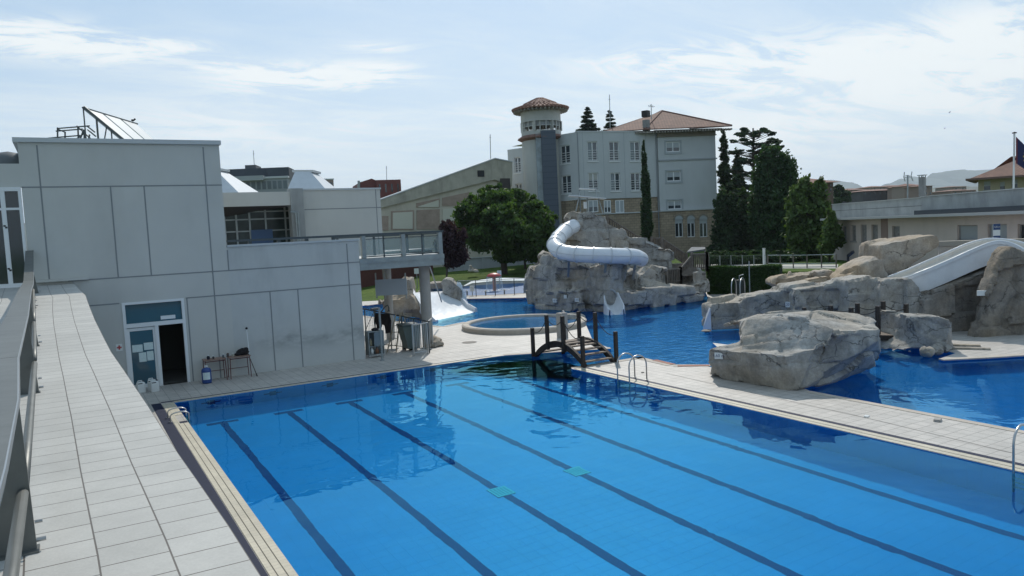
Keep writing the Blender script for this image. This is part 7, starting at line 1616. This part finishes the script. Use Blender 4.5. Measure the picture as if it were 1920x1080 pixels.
conifer('dark_conifer', 'second dark conifer filling behind the cedar', 1382, 285, 500, 102, 42, 30000, .25, LEAF_D, 14, 12, gap=1.1, zb_=.9)
def cedar():
    dep = 92; b = D(1415, 500, dep); o = thing('cedar', (b.x, b.y, .9), 'tall spreading cedar with flat layered branches against the sky', 'tree'); s = dep/FPX; C = []; mb = MB(); rnd = random.Random(5); top = D(1412, 240, dep); mb.tube([(b.x, b.y, .8), (b.x+.2, b.y, 8), top], .35, 8, r1=.08)
    for px, py, rx, sg in ((1410, 243, 28, 0), (1432, 248, 20, 0), (1398, 252, 26, 0), (1385, 262, 18, 0), (1445, 262, 22, 0), (1420, 268, 30, 0), (1392, 284, 24, 0), (1440, 282, 26, 0), (1385, 300, 20, 0), (1412, 302, 30, 0), (1378, 318, 18, 0), (1400, 325, 26, 0), (1390, 345, 26, 0), (1382, 365, 26, 0), (1405, 350, 26, 0), (1462, 272, 12, 0)):
        for q in range(9):
            do = rnd.uniform(-3, 3); fx = rnd.uniform(-.85, .85); p = D(px+fx*rx, py+rnd.uniform(-4, 4)+abs(fx)*4, dep+do); C.append((tuple(p), (rx*s*rnd.uniform(.18, .32), rx*s*.25, .16))); mb.tube([(top.x, top.y, p.z-.6), p], .05, 5, r1=.02)
    leaves(o, C, 30000, .15, LEAF_C, seed=6, flat=.3, lump=.9, shell=.2); mb.build('trunk', BARK, o)
cedar()
tree('poplar_tree', 'dense dark green upright tree in front of the cedar', (1452, 500), 80, [(1450, 300, 26, 26), (1440, 330, 30, 36), (1470, 325, 26, 34), (1455, 370, 40, 44), (1450, 420, 40, 44), (1455, 460, 38, 30), (1432, 300, 16, 22), (1478, 355, 20, 40), (1425, 380, 20, 60), (1482, 400, 16, 50)], 34000, .16, LEAF_PO, (.25, .1), 8, 13, zb_=.9)
tree('light_green_tree', 'light green leafy tree left of the low pink building', (1512, 495), 66, [(1508, 350, 18, 18), (1496, 372, 20, 26), (1526, 372, 22, 26), (1514, 405, 36, 30), (1520, 440, 38, 32), (1508, 465, 38, 24), (1544, 415, 18, 30), (1492, 425, 16, 40), (1536, 352, 12, 16)], 19000, .21, LEAF_L, (.14, .07), 8, 15, zb_=.9)
tree('light_green_tree', 'smaller olive green tree touching the corner of the low pink building', (1555, 480), 60, [(1556, 425, 12, 20), (1562, 445, 16, 22), (1550, 460, 16, 18), (1574, 450, 8, 16), (1557, 402, 7, 10)], 7000, .16, LEAF_L, (.10, .05), 5, 17, zb_=.9)
tree('dark_shrub_tree', 'dark mass of shrubs beneath the conifers beside the hotel', (1380, 500), 84, [(1370, 440, 30, 36), (1400, 450, 32, 40), (1370, 475, 40, 20), (1345, 470, 18, 20), (1425, 470, 26, 22), (1350, 440, 14, 30), (1390, 400, 30, 40), (1360, 400, 20, 40), (1415, 420, 24, 40), (1345, 490, 30, 10), (1400, 492, 40, 9), (1440, 492, 20, 9)], 30000, .2, LEAF_D, (.12, .08), 6, 19, zb_=.9)
tree('town_tree', 'small dark tree in front of the far town houses', (1580, 380), 170, [(1572, 360, 10, 10), (1580, 368, 14, 10), (1568, 352, 5, 5), (1590, 372, 10, 6)], 2500, .35, LEAF_D, (.15, .1), 3, 21)
tree('town_tree', 'low dark shrubbery before the dark apartment row', (1540, 385), 150, [(1545, 378, 14, 8), (1565, 380, 12, 7)], 1500, .35, LEAF_D, (.12, .1), 2, 22)
tree('bush', 'dark round bush beside the light green tree by the path', (1490, 500), 63, [(1490, 490, 14, 12), (1475, 488, 12, 12), (1505, 488, 12, 14)], 4000, .12, LEAF_G, (.05, .03), 3, 24, 'bush', zb_=.95)
tree('bush', 'bright green bush at the foot of the trees by the path', (1541, 495), 60, [(1541, 492, 8, 7), (1550, 494, 6, 4)], 1500, .11, LEAF_L, (.04, .02), 3, 26, 'bush', zb_=.95)
tree('shade_bushes', 'added row of dark bushes standing in for tree shade on the grass behind the fenced path', (1400, 497), 62, [(x, 487, 16, 9) for x in range(1332, 1500, 12)]+[(x, 478, 14, 8, 3) for x in range(1336, 1490, 16)], 26000, .11, LEAF_D, (.05, .03), 6, 41, 'bush', zb_=.95)  # dark bushes added to cover lit grass in place of the trees' shadow
# hedge
ha = Vector((*XY(1326, 552), 0)); hb2 = Vector((*XY(1462, 552), 0)); hd_ = thing('hedge', ha, 'long clipped green hedge behind the far bank of the lagoon', 'hedge'); e = (hb2-ha).normalized(); nn = Vector((-e.y, e.x, 0)); nn = nn if nn.dot(Vector((FWN[0], FWN[1], 0))) > 0 else -nn
C = []; L_ = (hb2-ha).length
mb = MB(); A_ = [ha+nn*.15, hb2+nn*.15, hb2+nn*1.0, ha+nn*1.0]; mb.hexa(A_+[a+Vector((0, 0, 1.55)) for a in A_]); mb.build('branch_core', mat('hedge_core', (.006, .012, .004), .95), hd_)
def hedge_leaves():
    rnd = np.random.RandomState(7); k = 26000; u = rnd.rand(k)*L_; f = rnd.rand(k); n = np.where(f < .62, rnd.rand(k)*.12, rnd.rand(k)*1.05); z = np.where(f < .62, rnd.rand(k)*1.68, 1.55+rnd.rand(k)*.16+.04*np.sin(u*2.1))
    C = [((ha+e*float(a)+nn*float(b)+Vector((0, 0, float(c)))), (.06, .06, .06)) for a, b, c in zip(u[:1], n[:1], z[:1])]
    P = np.array(ha)[None]+np.outer(u, np.array(e))+np.outer(n, np.array(nn))+np.outer(z, [0, 0, 1]); a = rnd.normal(size=(k, 3)); a /= np.linalg.norm(a, axis=1)[:, None]; b = rnd.normal(size=(k, 3)); b -= a*(a*b).sum(1)[:, None]; b /= np.linalg.norm(b, axis=1)[:, None]; s = .05
    V = np.stack([P-a*s, P+b*s*.6, P+a*s, P-b*s*.6], 1).reshape(-1, 3)-np.array(OFF[hd_.name]); me = bpy.data.meshes.new('foliage'); me.vertices.add(len(V)); me.vertices.foreach_set('co', V.ravel()); me.loops.add(4*k); me.loops.foreach_set('vertex_index', np.arange(4*k, dtype=np.int32)); me.polygons.add(k); me.polygons.foreach_set('loop_start', np.arange(0, 4*k, 4, dtype=np.int32)); me.materials.append(LEAF_H); me.update(calc_edges=True); o = bpy.data.objects.new('foliage', me); COL.objects.link(o); o.parent = hd_
hedge_leaves()
# fences on the raised ground
def RP3(px, py, z=RZ): return G(px, py, z)
pfence('garden_fence', [RP3(1330, 500), RP3(1436, 500)], 0, .85, 6, 26, mat('fence_green', (.05, .07, .05), .6), 'thin fence along the raised path, left stretch behind the hedge', rb=.012, rp=.03, mp=GSTEEL)
pfence('garden_fence', [RP3(1440, 502), RP3(1500, 503), RP3(1568, 502)], 0, .92, 6, 0, GSTEEL, 'two-rail timber fence along the raised path, right stretch', rb=.02, rp=.045, mp=GWOOD, rails=(1.0, .35))
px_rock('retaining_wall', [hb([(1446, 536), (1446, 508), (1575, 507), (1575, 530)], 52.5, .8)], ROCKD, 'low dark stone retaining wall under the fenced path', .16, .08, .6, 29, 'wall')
p = RP3(1433, 500); o = MB().rbox((p.x, p.y, .8), .14, .14, 1.5).build('white_post', WPLAST); tag(o, 'short thick white post at the joint of the two garden fences', 'post'); MB().rbox((p.x, p.y, 2.3), .18, .18, .05).build('cap', CAP, o)
q = G(1406, 556); o = MB().tube([q, q+Vector((0, 0, 2.1))], .035, 8).build('shower_post', GSTEEL); tag(o, 'thin tall pale post standing in front of the hedge', 'post'); MB().lathe(q, [(.09, 0), (.09, .02), (.04, .03)], 10).build('base_plate', GSTEEL, o)
q = G(1387, 556); o = thing('pump_cabinet', q, 'dark narrow cabinet with a small lamp arm in front of the hedge', 'cabinet'); MB().rbox(q, .5, .3, 1.0, -.4).build('body', mat('cabinet_green', (.015, .022, .018), .6), o); MB().tube([q+Vector((0, 0, 1.0)), q+Vector((0, 0, 1.25)), q+Vector((.25, -.1, 1.3))], .03, 6).build('lamp_arm', GSTEEL, o)
f = FD(1408, 47.5, 1450, 46.5); o = thing('white_screen', f.w(1, 0), 'pair of white panels standing on the bank in front of the hedge', 'panel')
for a, b in ((1411, 1428.5), (1430.5, 1451)):
    ua, ub = sorted((f.uz(a, 545)[0], f.uz(b, 545)[0])); MB().fbox(f, ua, ub, .15, f.uz(1428, 532)[1], -.03, .03).build('panel', WPLAST, o)
u = f.uz(1429.5, 545)[0]; MB().fbox(f, u-.04, u+.04, 0, f.uz(1428, 532)[1]+.02, -.04, .04).build('post', DSTEEL, o)
for i, (px, py) in enumerate(((1590, 486), (1612, 486))):
    q = D(px, py+8, 38); o = thing('spotlight', q, 'dark tilted spotlight post behind the rocks, %s of the two' % ('left', 'right')[i], 'lamp', 'spotlight posts behind the rocks'); MB().bar(q, D(px, 479 if i == 0 else 483, 38), .09).build('post', BLACK, o); MB().bar(D(px, 480 if i == 0 else 484, 38), D(px+10, 472 if i == 0 else 477, 37.6), .12, .12).build('lamp_head', BLACK, o)
# parasol-like tables on the lawn by the hotel
for i, (px, py) in enumerate(((1392, 440), (1365, 452))):
    q = D(px, py, 86); o = thing('parasol', (q.x, q.y, .9), 'small pale terrace parasol under the trees, %s one' % ('right', 'left')[i], 'parasol', 'terrace parasols'); mb = MB(); mb.lathe((q.x, q.y, q.z), [(1.2, -.15), (.6, .1), (0.02, .3)], 8); mb.build('canopy', mat('parasol_cloth', (.3, .3, .28), .9), o); MB().tube([(q.x, q.y, .9), (q.x, q.y, q.z+.25)], .03, 6).build('pole', GSTEEL, o)
p = RP3(1316, 497, 1.0); o = thing('roofed_shelter', D(1335, 470, 56), 'small dark sloped shelter roof behind the stair railing', 'shelter')
a, b, c, d = D(1288, 475, 55), D(1322, 470, 55), D(1322, 466, 60), D(1297, 466, 60); up = Vector((0, 0, .12)); MB().hexa([a, b, c, d, a+up, b+up, c+up, d+up]).build('roof', mat('slate_roof', (.10, .11, .12), .8, var=.3), o)
for t in (a, b): MB().tube([(t.x, t.y, .9), t], .05, 6).build('post', GWOOD, o)
for i, (px, label) in enumerate(((1000, 'thin young tree stake beside the round tree, left'),)): pass

# =====================================================================
# AIR
# =====================================================================
def haze():
    m = bpy.data.materials.new('haze_air'); m.use_nodes = True; nt = m.node_tree; nt.nodes.clear(); v = nt.nodes.new('ShaderNodeVolumePrincipled'); o = nt.nodes.new('ShaderNodeOutputMaterial'); nt.links.new(v.outputs[0], o.inputs['Volume'])
    v.inputs['Color'].default_value = (.80, .90, 1.0, 1); v.inputs['Density'].default_value = HAZE_D; v.inputs['Anisotropy'].default_value = .35
    mb = MB().box(-12000, 12000, -12000, 12000, -4, 420); h_ = mb.build('haze', m); tag(h_, kind='stuff')
HAZE_D = 1.1e-4
haze()
